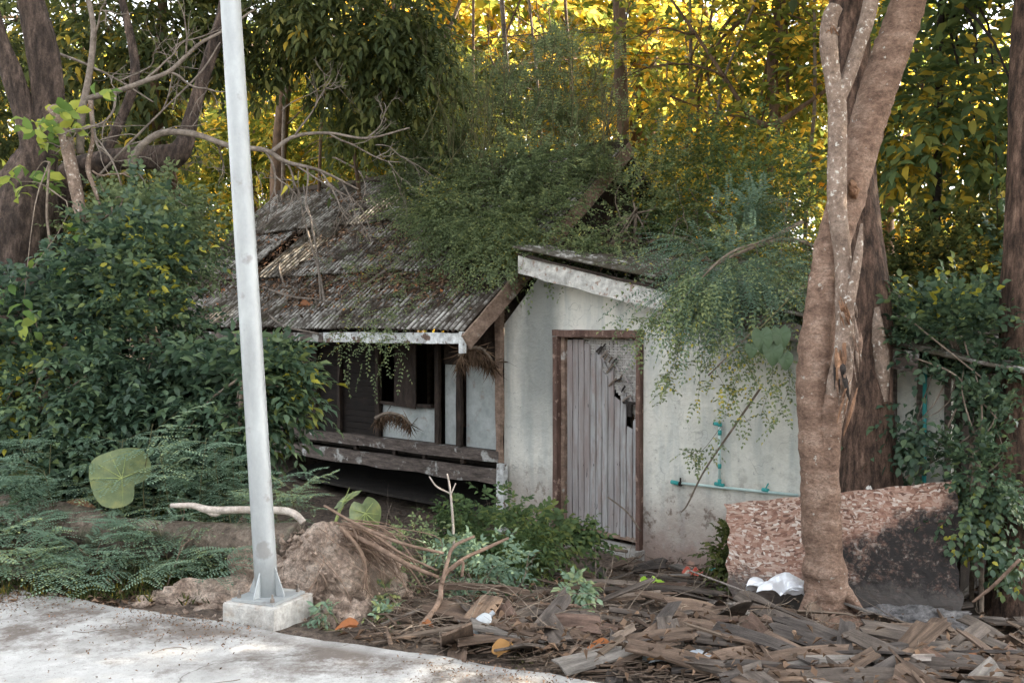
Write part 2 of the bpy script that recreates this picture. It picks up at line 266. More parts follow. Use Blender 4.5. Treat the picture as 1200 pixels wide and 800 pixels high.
def road_material():
    m, N, L, b = new_mat('road_concrete'); p = pos(N)
    n = noise(N, L, p, 0.9, 9, 0.68); r = ramp(N, [(0.36, (0.27, 0.265, 0.25)), (0.5, (0.41, 0.405, 0.39)), (0.64, (0.53, 0.53, 0.515))]); L.new(n, r.inputs[0])
    col = r.outputs[0]
    col = mixc(N, L, maprange(N, L, noise(N, L, p, 5.5, 9, 0.75), 0.5, 0.62, 0, 0.45), col, (0.60, 0.595, 0.58))
    dp = N.new('ShaderNodeVectorMath'); dp.operation = 'DOT_PRODUCT'; L.new(p, dp.inputs[0]); dp.inputs[1].default_value = (RN[0], RN[1], 0)
    dd = math_(N, L, 'SUBTRACT', dp.outputs['Value'], float(np.dot(RE0, RN)))
    k = math_(N, L, 'ADD', math_(N, L, 'MULTIPLY', dd, .7), math_(N, L, 'MULTIPLY', math_(N, L, 'SUBTRACT', noise(N, L, p, 1.7, 10, 0.8), .5), 3.2))
    col = mixc(N, L, math_(N, L, 'MULTIPLY', maprange(N, L, k, -0.42, -0.02, 0, 0.9), maprange(N, L, dd, -0.05, -0.13, 0.15, 1)), col, (0.13, 0.105, 0.088))
    col = mixc(N, L, maprange(N, L, noise(N, L, p, 24, 9, 0.8), 0.52, 0.64, 0, 0.5), col, (0.24, 0.22, 0.20))
    col = mixc(N, L, maprange(N, L, noise(N, L, p, 110, 3, 0.6), 0.60, 0.70, 0, 0.7), col, (0.16, 0.14, 0.13))
    vo = N.new('ShaderNodeTexVoronoi'); vo.feature = 'DISTANCE_TO_EDGE'; vo.inputs['Scale'].default_value = .55
    nz = N.new('ShaderNodeTexNoise'); nz.inputs['Scale'].default_value = 3; nz.inputs['Detail'].default_value = 8; L.new(p, nz.inputs['Vector'])
    ad = N.new('ShaderNodeVectorMath'); ad.operation = 'MULTIPLY_ADD'; L.new(nz.outputs['Color'], ad.inputs[0]); ad.inputs[1].default_value = (0.8,) * 3; L.new(p, ad.inputs[2]); L.new(ad.outputs[0], vo.inputs['Vector'])
    cr = maprange(N, L, vo.outputs['Distance'], 0.006, 0.001, 0, 0.8); col = mixc(N, L, cr, col, (0.12, 0.105, 0.09))
    L.new(col, b.inputs['Base Color']); b.inputs['Roughness'].default_value = 0.9; b.inputs['Specular IOR Level'].default_value = 0.2
    bump(N, L, b, noise(N, L, p, 45, 10, 0.8), 0.7, 0.015); return m
M['road'] = road_material()
M['ground'] = simple('ground', [(0.3, (0.075, 0.055, 0.042)), (0.55, (0.15, 0.115, 0.09)), (0.8, (0.24, 0.19, 0.15))], 6, bs=1.0, bd=0.05, bscale=24, spots=(1.2, 0.55, 0.7, (0.22, 0.16, 0.12)), grain=0.5)
M['steel'] = simple('galvanised_steel', [(0.3, (0.27, 0.285, 0.29)), (0.7, (0.39, 0.415, 0.42))], 6, rough=0.5, bs=0.1, bd=0.002, metal=0.25, spec=0.5, spots=(7, 0.60, 0.68, (0.24, 0.24, 0.235)), stretch=(1, 1, 0.4), grain=0.05)
M['rust'] = simple('rusty_bolt', [(0.3, (0.12, 0.09, 0.07)), (0.7, (0.3, 0.27, 0.24))], 20, metal=0.3, rough=0.6)
M['pvc'] = simple('pvc_pipe', [(0.3, (0.42, 0.58, 0.56)), (0.7, (0.60, 0.72, 0.69))], 8, rough=0.45, bs=0.1, bd=0.002, grain=0.05)
M['pvc_teal'] = simple('pvc_teal', [(0.3, (0.03, 0.28, 0.27)), (0.7, (0.07, 0.42, 0.40))], 8, rough=0.4, bs=0.1, bd=0.002, grain=0.05)
M['foil'] = simple('foil', [(0.3, (0.7, 0.72, 0.75)), (0.7, (0.85, 0.87, 0.9))], 6, rough=0.35, bs=0.4, bd=0.01, metal=0.3, grain=0.05)
M['bag_green'] = simple('bag_green', [(0.3, (0.28, 0.50, 0.03)), (0.7, (0.45, 0.68, 0.08))], 9, rough=0.3, spec=0.5, spots=(16, 0.6, 0.64, (0.8, 0.7, 0.3)), grain=0.1)
M['bag_red'] = simple('bag_red', [(0.3, (0.5, 0.05, 0.03)), (0.7, (0.62, 0.16, 0.10))], 9, rough=0.35, spec=0.5, spots=(20, 0.55, 0.6, (0.7, 0.6, 0.5)), grain=0.1)
M['plastic_grey'] = simple('plastic_grey', [(0.3, (0.22, 0.25, 0.28)), (0.7, (0.42, 0.45, 0.47))], 9, rough=0.3, spec=0.6, bs=0.4, grain=0.1)
M['paper'] = simple('paper', [(0.3, (0.6, 0.58, 0.54)), (0.7, (0.75, 0.73, 0.7))], 9, rough=0.7, grain=0.1)
def glass_mat():
    m, N, L, b = new_mat('clear_plastic'); b.inputs['Base Color'].default_value = (0.8, 0.85, 0.88, 1); b.inputs['Roughness'].default_value = 0.12
    b.inputs['Transmission Weight'].default_value = 0.55; b.inputs['IOR'].default_value = 1.3
    bump(N, L, b, noise(N, L, pos(N), 25, 4), 0.6, 0.01); return m
M['clear'] = glass_mat()

# ---------------------------------------------------------------- object helpers
def nrm(v):
    v = np.asarray(v, float); return v / np.maximum(np.linalg.norm(v, axis=-1, keepdims=True), 1e-9)
def tag(o, label=None, cat=None, group=None, kind=None):
    if label: o['label'] = label
    if cat: o['category'] = cat
    if group: o['group'] = group
    if kind: o['kind'] = kind
    return o
def make_mesh(name, V, Fc, mat, smooth=False, rnd=None, rdom='FACE'):
    me = bpy.data.meshes.new(name)
    V = np.asarray(V, np.float32)
    if isinstance(Fc, np.ndarray):
        n, k = Fc.shape
        me.vertices.add(len(V)); me.vertices.foreach_set('co', V.ravel())
        me.loops.add(n * k); me.loops.foreach_set('vertex_index', Fc.astype(np.int32).ravel())
        me.polygons.add(n); me.polygons.foreach_set('loop_start', np.arange(0, n * k, k, dtype=np.int32))
        me.update(calc_edges=True)
    else:
        me.from_pydata(V.tolist(), [], Fc); me.update()
    if smooth: me.polygons.foreach_set('use_smooth', np.ones(len(me.polygons), bool))
    if rnd is not None:
        a = me.attributes.new('rnd', 'FLOAT', rdom); a.data.foreach_set('value', np.asarray(rnd, np.float32))
    me.materials.append(mat); return me
def wloc(o):
    v = np.zeros(3)
    while o is not None: v = v + np.array(o.location); o = o.parent
    return v
def mobj(name, V, Fc, mat, parent=None, smooth=False, rnd=None, rdom='FACE', origin=None):
    """a mesh object from world-space vertices, its origin at the middle of its foot (parents are never rotated)"""
    V = np.asarray(V, float)
    if origin is None:
        lo, hi = V.min(0), V.max(0); origin = np.array([(lo[0] + hi[0]) / 2, (lo[1] + hi[1]) / 2, lo[2]])
    me = make_mesh(name, V - origin, Fc, mat, smooth, rnd, rdom)
    o = bpy.data.objects.new(name, me); C.objects.link(o)
    if parent: o.parent = parent; o.location = origin - wloc(parent)
    else: o.location = origin
    return o
def empty(name, loc, label, cat, group=None):
    o = bpy.data.objects.new(name, None); C.objects.link(o); o.location = loc; o.empty_display_size = 0.2
    return tag(o, label, cat, group)
class B:
    """gathers shapes for one mesh"""
    def __init__(s): s.V = []; s.F = []; s.n = 0
    def add(s, V, Fc):
        V = np.asarray(V, float); s.V.append(V); s.F += [tuple(int(i) + s.n for i in f) for f in Fc]; s.n += len(V)
    def box8(s, P): s.add(P, [(0, 3, 2, 1), (4, 5, 6, 7), (0, 1, 5, 4), (1, 2, 6, 5), (2, 3, 7, 6), (3, 0, 4, 7)])
    def obj(s, name, mat, parent=None, **k): return mobj(name, np.vstack(s.V), s.F, mat, parent, **k)
def catmull(P, n):
    P = np.asarray(P, float)
    if len(P) < 3:
        t = np.linspace(0, 1, n)[:, None]; return P[0] * (1 - t) + P[-1] * t
    Q = np.vstack([2 * P[0] - P[1], P, 2 * P[-1] - P[-2]]); out = []
    m = len(P) - 1
    for u in np.linspace(0, m - 1e-6, n):
        i = int(u); f = u - i; a, b, c, d = Q[i], Q[i + 1], Q[i + 2], Q[i + 3]
        out.append(0.5 * (2 * b + (c - a) * f + (2 * a - 5 * b + 4 * c - d) * f * f + (3 * b - a - 3 * c + d) * f ** 3))
    return np.array(out)
def tube(P, R, n=16, seg=8, rough=0.0, cap=True, ridge=0.0, ring=0.0, seed=0, resample=True, elong=1.0):
    r_ = np.random.default_rng(seed)
    if resample:
        PR = catmull(np.hstack([np.asarray(P, float), np.asarray(R, float)[:, None]]), n); P = PR[:, :3]; R = np.maximum(PR[:, 3], 0.0005)
    else: P = np.asarray(P, float); R = np.asarray(R, float); n = len(P)
    T = nrm(np.gradient(P, axis=0)); ref = np.array([0.31, 0.95, 0.1]) if abs(T[0][2]) > 0.6 else np.array([0, 0, 1.0])
    L = np.concatenate([[0], np.cumsum(np.linalg.norm(np.diff(P, axis=0), axis=1))])
    th = np.linspace(0, 2 * np.pi, seg, endpoint=False); V = []
    ph = r_.uniform(0, 6.28, 12); rb = np.zeros(n)
    if ring:
        for k, fq in enumerate((31, 47, 71, 18)): rb += np.clip(np.sin(L * fq * (1 + .15 * np.sin(L * 3 + ph[k])) + ph[k + 4]), -0.3, 1) * ring / (1 + .5 * k)
    X = nrm(np.cross(T, ref)); Yv = np.cross(T, X)
    rad = np.ones((n, seg)) * R[:, None]
    if rough:
        f = (np.sin(2 * th[None] + ph[0] + L[:, None] * 2.1) + np.sin(3 * th[None] + ph[1] - L[:, None] * 3.7) * .7 + np.sin(5 * th[None] + ph[2] + L[:, None] * 6.3) * .4
             + np.sin(L[:, None] * 5 + ph[8]) * .5)
        rad = rad * (1 + rough * f)
        rad = rad * (1 + rough * 0.35 * r_.uniform(-1, 1, rad.shape))
    if ridge: rad = rad * (1 + ridge * np.abs(np.sin(th[None] * seg / 6 + 1.5 * np.sin(L[:, None] * 1.7 + ph[5]))) * r_.uniform(0.5, 1, rad.shape))
    if ring: rad = rad * (1 + rb[:, None] * (0.65 + 0.35 * np.sin(th[None] + ph[9] + L[:, None] * 9)))
    V = P[:, None] + rad[..., None] * (np.cos(th)[None, :, None] * X[:, None] + np.sin(th)[None, :, None] * Yv[:, None])
    V = V.reshape(-1, 3); Fc = []
    for i in range(n - 1):
        for j in range(seg):
            k = (j + 1) % seg; Fc.append((i * seg + j, i * seg + k, (i + 1) * seg + k, (i + 1) * seg + j))
    if cap: Fc += [tuple(range(seg))[::-1], tuple((n - 1) * seg + j for j in range(seg))]
    return V, Fc
def pix_path(pts):
    """[(px, py, depth, width_px)] -> world points and radii"""
    return [at(a, b, Y) for a, b, Y, _ in pts], [wd / 2 * Y / F for _, _, Y, wd in pts]
# ---- leaves
def leaves(P, D, Nn, L, W, kind='diamond', fold=0.25, curl=0.15):
    P = np.asarray(P, float); D = nrm(D); S = nrm(np.cross(D, Nn)); U = np.cross(S, D); n = len(P)
    L = np.broadcast_to(L, (n,))[:, None]; W = np.broadcast_to(W, (n,))[:, None]
    if kind == 'diamond':
        a = P; c = P + D * L - U * L * curl; m = P + D * L * .45
        b1 = m + S * W / 2 + U * W * fold; b2 = m - S * W / 2 + U * W * fold
        V = np.stack([a, b1, c, b2], 1).reshape(-1, 3); i = np.arange(n)[:, None] * 4
        Fc = np.stack([i + [0, 2, 1], i + [0, 3, 2]], 1).reshape(-1, 3)
        return V, Fc, 2
    a = P; m = P + D * L * .5 + U * L * .06; c = P + D * L - U * L * curl
    l1 = P + D * L * .22 + S * W * .38 + U * W * fold * .7; l2 = P + D * L * .62 + S * W * .46 + U * W * fold
    r1 = P + D * L * .22 - S * W * .38 + U * W * fold * .7; r2 = P + D * L * .62 - S * W * .46 + U * W * fold
    V = np.stack([a, l1, l2, c, r2, r1, m], 1).reshape(-1, 3); i = np.arange(n)[:, None] * 7
    Fc = np.stack([i + [0, 6, 1], i + [1, 6, 2], i + [2, 6, 3], i + [3, 6, 4], i + [4, 6, 5], i + [5, 6, 0]], 1).reshape(-1, 3)
    return V, Fc, 6
def sprays(r_, Cc, D, length, pairs, lL, lW, spread=1.1, droop=0.15, jit=0.25, opposite=False, up=None):
    """leafy twigs: leaf positions, directions, normals"""
    n = len(Cc); D = nrm(D); Nn = nrm(np.array([0, 0, 1.0]) + r_.normal(0, .25, (n, 3)) if up is None else up)
    S = nrm(np.cross(D, Nn)); Nn = np.cross(S, D); P_, D_, N_, L_, W_ = [], [], [], [], []
    length = np.broadcast_to(length, (n,))[:, None]
    for k in range(pairs):
        for s in (-1, 1):
            f = (k + (.5 if opposite else .5 + .25 * s)) / pairs
            p = Cc + D * length * f; p[:, 2] -= droop * (f * length[:, 0]) * f
            d = D * math.cos(spread) + s * S * math.sin(spread) + r_.normal(0, jit, (n, 3)) * (.4 if opposite else 1); d[:, 2] -= droop * .8
            P_.append(p); D_.append(nrm(d)); N_.append(nrm(Nn + r_.normal(0, jit, (n, 3))))
            sz = r_.uniform(.7, 1.15, n) * (1 - .35 * abs(f - .45)); L_.append(lL * sz); W_.append(lW * sz)
    tip = Cc + D * length; tip[:, 2] -= droop * length[:, 0]
    P_.append(tip); D_.append(nrm(D + [0, 0, -droop])); N_.append(Nn); L_.append(np.full(n, lL)); W_.append(np.full(n, lW))
    return np.vstack(P_), np.vstack(D_), np.vstack(N_), np.concatenate(L_), np.concatenate(W_)
def twig_geo(Cc, D, length, rad):
    """thin three-sided stems under the sprays"""
    n = len(Cc); D = nrm(D); length = np.broadcast_to(length, (n,))[:, None]; ref = np.tile([0.3, 0.2, 1.0], (n, 1))
    X = nrm(np.cross(D, ref)); Yv = np.cross(D, X); V = []
    for a in (0, 2.09, 4.19): V.append(Cc + rad * (math.cos(a) * X + math.sin(a) * Yv))
    V.append(Cc + D * length * .98 + [0, 0, -.02]); V = np.stack(V, 1).reshape(-1, 3); i = np.arange(n)[:, None] * 4
    return V, np.stack([i + [0, 1, 3], i + [1, 2, 3], i + [2, 0, 3]], 1).reshape(-1, 3)
def bent_rnd(r_, n, per, bias=1.0, lo=0.0, hi=1.0):
    return np.repeat(lo + (hi - lo) * r_.uniform(0, 1, n) ** bias, per)
def crown_pts(r_, blobs, ntwigs, clumps, csize, inward=0.5):
    """clump centres in ellipsoid blobs [(centre, radii, weight)], twigs scattered round them"""
    wts = np.array([b[2] for b in blobs], float); wts /= wts.sum(); cen = []
    for k in r_.choice(len(blobs), clumps, p=wts):
        c, rr, _ = blobs[k]; v = nrm(r_.normal(0, 1, 3)) * r_.uniform(inward, 1) ** .7; cen.append(np.array(c) + v * rr)
    cen = np.array(cen); idx = r_.choice(clumps, ntwigs); Pp = cen[idx] + r_.normal(0, 1, (ntwigs, 3)) * csize * r_.uniform(.4, 1.2, (clumps, 1))[idx]
    c0 = np.mean([b[0] for b in blobs], axis=0)
    D = nrm((Pp - cen[idx]) * 1.2 + nrm(Pp - c0) * .3 + r_.normal(0, .35, (ntwigs, 3)) * np.array([1, 1, .6]) * csize * 2)
    return cen, Pp, D
def foliage(name, parent, mat, r_, Pp, D, length=.3, pairs=3, lL=.1, lW=.05, kind='diamond', bias=1.0, lo=0, hi=1, spread=1.1, droop=.2, jit=.3, opposite=False, fold=.25, up=None, clumpcol=True):
    P_, D_, N_, L_, W_ = sprays(r_, Pp, D, length, pairs, lL, lW, spread, droop, jit, opposite, up)
    V, Fc, per = leaves(P_, D_, N_, L_, W_, kind, fold)
    n = len(P_); base = np.sin(P_[:, 0] * 2.3 + 1) * np.sin(P_[:, 1] * 1.9) * np.sin(P_[:, 2] * 2.7 + 2) * .25 if clumpcol else 0
    v = np.clip(lo + (hi - lo) * (r_.uniform(0, 1, n) ** bias) + base * (hi - lo), 0, 1)
    return mobj(name, V, Fc, mat, parent, rnd=np.repeat(v, per), smooth=False)
def limbs_obj(name, parent, mat, r_, start, targets, r0, seg=5):
    b = B()
    for k, t in enumerate(targets):
        s = start if not isinstance(start, list) else start[k % len(start)]
        m = (s + t) / 2 + r_.normal(0, .12, 3) * np.linalg.norm(t - s) + [0, 0, .1 * np.linalg.norm(t - s)]
        V, Fc = tube([s, m, t], [r0, r0 * .6, r0 * .18], 7, seg, seed=k); b.add(V, Fc)
    return b.obj(name, mat, parent, smooth=True)
def tree(name, label, cat, trunk_pts, blobs, mat, leafmat, seed, ntw=900, clumps=40, csize=.5, lL=.12, lW=.06, pairs=3, tl=.35, kind='diamond', group=None, bias=1.0, lo=0, hi=1, seg=10, rough=.06, nlimb=10, droop=.25, ridge=0.0, opposite=False, twigs=False):
    r_ = np.random.default_rng(seed); P, R = trunk_pts
    P = [np.array(p, float) for p in P]; base = P[0].copy(); base[2] = float(gh(base[0], base[1])) - .05
    if P[0][2] > base[2]: P = [base] + P if P[0][2] - base[2] > .15 else [base] + P[1:]; R = ([R[0] * 1.25] + list(R)) if len(P) > len(R) else R
    root = empty(name, base, label, cat, group)
    V, Fc = tube(P, R, max(14, len(P) * 7), seg, rough, seed=seed, ridge=ridge); mobj('trunk', V, Fc, mat, root, smooth=True)
    if blobs:
        cen, Pp, D = crown_pts(r_, blobs, ntw, clumps, csize)
        starts = [np.array(P[-1], float), np.array(P[-2], float) * .5 + np.array(P[-1], float) * .5]
        if nlimb: limbs_obj('limb', root, mat, r_, starts, cen[:nlimb], R[-1] * .7)
        foliage('crown', root, leafmat, r_, Pp, D, tl, pairs, lL, lW, kind, bias, lo, hi, droop=droop, opposite=opposite)
    return root
# ================================================================ THE SETTING
def axis(a, b, fine, far):
    mid = np.arange(a, b, fine); up = [b]; s = fine
    while up[-1] < far: s *= 1.25; up.append(up[-1] + s)
    dn = [a]; s = fine
    while dn[-1] > -far: s *= 1.25; dn.append(dn[-1] - s)
    return np.concatenate([dn[::-1][:-1], mid, up])
gx = axis(-6, 6, 0.07, 110); gy = axis(3.2, 11.5, 0.07, 130)
X, Y = np.meshgrid(gx, gy); Z = gh(X, Y)
Z = Z + np.where((np.abs(X) < 6) & (Y > 3) & (Y < 11.5) & (Z > -0.155), rng.normal(0, .006, X.shape), 0)
ny, nx = X.shape; idx = np.arange(nx * ny).reshape(ny, nx)
Fq = np.stack([idx[:-1, :-1], idx[:-1, 1:], idx[1:, 1:], idx[1:, :-1]], -1).reshape(-1, 4)
o = mobj('ground', np.stack([X, Y, Z], -1).reshape(-1, 3), Fq, M['ground'], smooth=True, origin=np.zeros(3)); tag(o, kind='structure')
# road slab: broken edge, top at z = 0
ee = np.arange(-14, 22, 0.06); dd = np.concatenate([[0.0], -np.array([.03, .1, .2, .35, .5, .7, .9, 1.2, 1.5, 1.8, 2.2, 2.6, 3, 3.5, 4, 5, 6, 7.5])])
wob = 0.02 + 0.008 * np.sin(ee * 2.1) + 0.006 * np.sin(ee * 11 + 1) + rng.normal(0, .005, len(ee))
V = []
for j, d in enumerate(dd):
    k = math.exp(d * 4)
    z = 0.004 * np.sin(ee * 5 + d * 7) + 0.003 * np.sin(ee * 13 - d * 9) - (0.012 if j == 0 else 0)
    q = RE0 + ee[:, None] * RT + (d + wob * k)[:, None] * RN; V.append(np.column_stack([q, z]))
q = RE0 + ee[:, None] * RT + wob[:, None] * RN; V.insert(0, np.column_stack([q + RN * .01, np.full(len(ee), -.14)]))
V = np.array(V); m, n = V.shape[:2]; idx = np.arange(m * n).reshape(m, n)
Fq = np.stack([idx[:-1, :-1], idx[:-1, 1:], idx[1:, 1:], idx[1:, :-1]], -1).reshape(-1, 4)
o = mobj('road', V.reshape(-1, 3), Fq, M['road'], origin=np.zeros(3)); tag(o, kind='structure')

# ================================================================ THE HOUSE
def tz_prism(b, poly, off0, off1):
    """a flat outline in the wall plane (t, z), between two distances in front of that plane"""
    n = len(poly); b.add([H(t, off0, z) for t, z in poly] + [H(t, off1, z) for t, z in poly],
                         [tuple(range(n)), tuple(range(2 * n - 1, n - 1, -1))] + [(i, i + n, (i + 1) % n + n, (i + 1) % n) for i in range(n)])
def bar(b, p0, p1, wv, hv):
    """box between two points with half-width vectors"""
    p0, p1, wv, hv = map(np.asarray, (p0, p1, wv, hv))
    b.box8([p0 - wv - hv, p0 + wv - hv, p0 + wv + hv, p0 - wv + hv, p1 - wv - hv, p1 + wv - hv, p1 + wv + hv, p1 - wv + hv])
def rough_bar(b, p0, p1, wv, hv, n=8, j=.004):
    p0, p1, wv, hv = map(np.asarray, (p0, p1, wv, hv)); V = []
    for i in range(n + 1):
        c = p0 + (p1 - p0) * i / n
        for sw, sh in ((-1, -1), (1, -1), (1, 1), (-1, 1)): V.append(c + sw * wv + sh * hv + rng.normal(0, j, 3))
    Fc = [(3, 2, 1, 0), tuple(4 * n + i for i in range(4))]
    for i in range(n):
        for k in range(4): Fc.append((4 * i + k, 4 * i + (k + 1) % 4, 4 * i + 4 + (k + 1) % 4, 4 * i + 4 + k))
    b.add(V, Fc)
A3 = np.array([HA[0], HA[1], 0]); N3 = np.array([HN[0], HN[1], 0]); Z3 = np.array([0, 0, 1.0])
house = empty('house', H(0, -1.5, -.55), 'derelict low white plastered house with corrugated roof overgrown by creeper', 'house')
tE, zE = Wp(545, 391, 0.8); tR, zRdg = None, None
def rake_hit(px, py):
    d = ray(px, py); o = HO + tE * HA; k = np.dot(o - EYE[:2], HA) / np.dot(d[:2], HA); p = EYE + d * k
    return float(np.dot(p[:2] - HO, HN)), float(p[2])
offR, zR = rake_hit(733, 172)
run = 0.8 - offR; rise = zR - zE; slen = math.hypot(run, rise); ca, sa = run / slen, rise / slen
print('HOUSE', tE, zE, offR, zR, slen, Wp(590, 600), Wp(755, 640), Wp(1112, 560), Wp(225, 375, .8))
SN = -(-N3) * 0 + N3 * sa + Z3 * ca      # roof normal
def Rf(t, s, h=0.0):
    return H(t, 0.8 - s * ca, zE + s * sa) + SN * h
tEnd = tE + 6.9
RPITCH = 0.078
def roof_sheet(t0, t1, s0, s1, lift, parent, tilt=0.0, slip=0.0, back=False, name='roof_sheet', f=None, mt=None):
    f = f or Rf; pitch = RPITCH; nacr = max(8, int((t1 - t0) / pitch * 6)); ns = 5; Vt, Vb, rr = [], [], []
    chip = rng.normal(0, .006, nacr + 1); bow = rng.uniform(-.02, .02)
    for i in range(ns + 1):
        s = s0 + (s1 - s0) * i / ns
        for j in range(nacr + 1):
            t = t0 + (t1 - t0) * j / nacr; wv = math.sin(t / pitch * 2 * math.pi)
            h = lift + 0.036 * (1 - i / ns) + 0.019 * wv + tilt * (t - t0) + bow * math.sin(math.pi * i / ns) + .004 * math.sin(9 * t + 5 * s)
            ss = s - slip * (t - t0) + (chip[j] if i in (0, ns) else 0)
            p = f(t, ss, h); Vt.append(p); Vb.append(f(t, ss, h - .007)); rr.append((wv + 1) / 2)
    n = nacr + 1; N_ = len(Vt); Fc = []
    for i in range(ns):
        for j in range(nacr):
            a = i * n + j; Fc.append((a, a + 1, a + n + 1, a + n)); Fc.append((a + N_, a + n + N_, a + n + 1 + N_, a + 1 + N_))
    for j in range(nacr):
        Fc.append((j, j + N_, j + 1 + N_, j + 1)); k = ns * n + j; Fc.append((k, k + 1, k + 1 + N_, k + N_))
    for i in range(ns):
        a = i * n; Fc.append((a, a + n, a + n + N_, a + N_)); a = i * n + nacr; Fc.append((a, a + N_, a + n + N_, a + n))
    return mobj(name, np.array(Vt + Vb), Fc, mt or M['roof'], parent, smooth=False, rnd=rr + rr, rdom='POINT')
ncol = 12; cw = (tEnd - tE) / ncol; rows = 3; rl = slen / rows
for c in range(ncol):
    for r in range(rows):
        if (c, r) == (8, 1): continue                       # the gap where a sheet has slid off
        tilt = {(7, 1): .07, (9, 1): -.06, (8, 2): .05, (6, 2): .02, (10, 0): .09, (9, 0): -.03}.get((c, r), rng.uniform(-.008, .008))
        sl = rng.uniform(-.02, .02) + {(7, 1): .12, (9, 0): .1}.get((c, r), 0)
        t0 = tE + c * cw - (.03 if c else 0)
        roof_sheet(t0, tE + (c + 1) * cw + .02, r * rl - (.1 if r else 0) + rng.uniform(-.012, .012), (r + 1) * rl, r * .006 + (c % 2) * .008 + .012, house, tilt, sl)
def Rb(t, s, h=0.0): return H(t, offR - s * ca, zR - s * sa) + (-N3 * sa + Z3 * ca) * h
for c in range(6): roof_sheet(tE + c * cw * 2, tE + (c + 1) * cw * 2 + .03, 0, slen, .01 + (c % 2) * .01, house, f=Rb)
b = B()
V, Fc = tube([Rf(tE - .02, slen, .02), Rf(tEnd, slen, .02)], [.07, .07], 16, 8, .1); b.add(V, Fc); b.obj('ridge_cap', M['roof'], house)
# rafters and purlins under the sheets
for k in range(8):
    b = B(); t = tE + .12 + k * .95; bar(b, Rf(t, .02, -.075), Rf(t, slen, -.075), A3 * .025, SN * .05); b.obj('rafter', M['timber_dark'], house)
# fascia and rake boards
zf = Wp(545, 397, .8)[1]
b = B(); rough_bar(b, H(tE + .02, .8, zE - .045), H(Wp(380, 395, .8)[0], .8, zE - .06), N3 * .012, Z3 * .055, 14, .003); b.obj('fascia_board', M['peel_white'], house)
b = B(); rough_bar(b, H(Wp(379, 395, .8)[0], .8, zE - .06), H(tEnd, .8, zE - .07), N3 * .012, Z3 * .05, 14, .003); b.obj('fascia_board', M['timber_beam'], house)
b = B(); rough_bar(b, Rf(tE - .025, -.06, -.06), Rf(tE - .025, 1.22, -.06), A3 * .014, SN * .085, 8, .003); b.obj('rake_board', M['rake_brown'], house)
b = B(); rough_bar(b, Rf(tE - .028, 1.225, -.06), Rf(tE - .028, slen + .05, -.06), A3 * .014, SN * .085, 8, .003); b.obj('rake_board', M['rake_brown'], house)
b = B(); rough_bar(b, H(tE + .02, .815, zE - .19), H(tE + .02, .815, zE + .02), A3 * .03, N3 * .02, 3, .002); b.obj('eave_block', M['peel_white'], house)
# white wall with its doorway
tW0 = Wp(591, 500)[0]; zG = -.75
k1, k2 = Wp(612, 302, .35), Wp(790, 346, .35); slope = (k2[1] - k1[1]) / (k2[0] - k1[0])
def zrake(t): return k1[1] + (t - k1[0]) * slope
tW1 = Wp(1112, 520)[0]; dL, dR = Wp(652, 500)[0], Wp(754, 500)[0]; dTop = Wp(700, 387)[1]
dBL = Wp(652, 612)[1] - .04; dBR = Wp(754, 642)[1]
def zun(t): return min(zrake(t), k1[1] - abs(t - k1[0]) * .0 + (0 if t < k1[0] else -(t - k1[0]) * 1.0)) - .1
b = B()
tz_prism(b, [(tW0, zG), (tW0, zun(tW0)), (k1[0], zun(k1[0])), (dL, zun(dL)), (dL, zG)], 0, -.12)
tz_prism(b, [(dL, dTop), (dL, zun(dL)), (dR, zun(dR)), (dR, dTop)], 0, -.12)
tm = Wp(1004, 500)[0]
tz_prism(b, [(dR, zG), (dR, zun(dR)), (tm, zun(tm)), (tm, zG)], 0, -.12)
tz_prism(b, [(tm, zG), (tm, zun(tm)), (tW1, zun(tW1)), (tW1, zG)], -.03, -.12)
b.obj('wall', M['plaster'], house)
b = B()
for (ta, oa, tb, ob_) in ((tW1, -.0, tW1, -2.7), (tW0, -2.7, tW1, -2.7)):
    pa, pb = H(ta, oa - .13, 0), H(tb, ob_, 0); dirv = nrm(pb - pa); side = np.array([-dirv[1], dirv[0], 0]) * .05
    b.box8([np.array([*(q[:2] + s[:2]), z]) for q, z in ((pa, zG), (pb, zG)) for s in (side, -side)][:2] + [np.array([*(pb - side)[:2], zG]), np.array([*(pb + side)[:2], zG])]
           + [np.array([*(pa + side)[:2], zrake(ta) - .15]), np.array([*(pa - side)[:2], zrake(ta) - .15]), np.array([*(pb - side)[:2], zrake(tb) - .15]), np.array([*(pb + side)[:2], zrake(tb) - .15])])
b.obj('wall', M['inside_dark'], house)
for px in (1046, 1078, 1110):
    b = B(); t = Wp(px, 500)[0]; rough_bar(b, H(t, -.01, zG), H(t, -.01, zun(t)), A3 * .02, N3 * .018, 6, .003); b.obj('wall_batten', M['timber_beam'], house)
# annex roof: sheets sloping down to the right
def Ra(t, s, h=0.0):   # s runs down the slope (to the right), t runs backwards here
    tt = k1[0] + .05 - s; return H(tt, .36 - t, zrake(tt) + .03 + h + .08 * t)
for c in range(5):
    for r in range(3):
        s0 = r * 1.55 - .08; roof_sheet(c * .62, c * .62 + .66, s0 + 1.7, s0, (2 - r) * .02 + .01 + (c % 2) * .01, house, rng.uniform(-.01, .01), f=Ra, mt=M['roof_old'])
pA, pB = H(k1[0] + .03, .36, zrake(k1[0] + .03) - .075), H(k2[0] - .45, .36, zrake(k2[0] - .45) - .075)
b = B(); rough_bar(b, pA, pB, N3 * .014, Z3 * .088, 12, .004); b.obj('rake_board', M['peel_rake'], house)
b = B(); rough_bar(b, H(k1[0] + .04, .37, zrake(k1[0]) + .035), H(k2[0] - .3, .37, zrake(k2[0] - .3) + .035), N3 * .03, Z3 * .010, 12, .004); b.obj('cover_strip', M['timber_dark'], house)
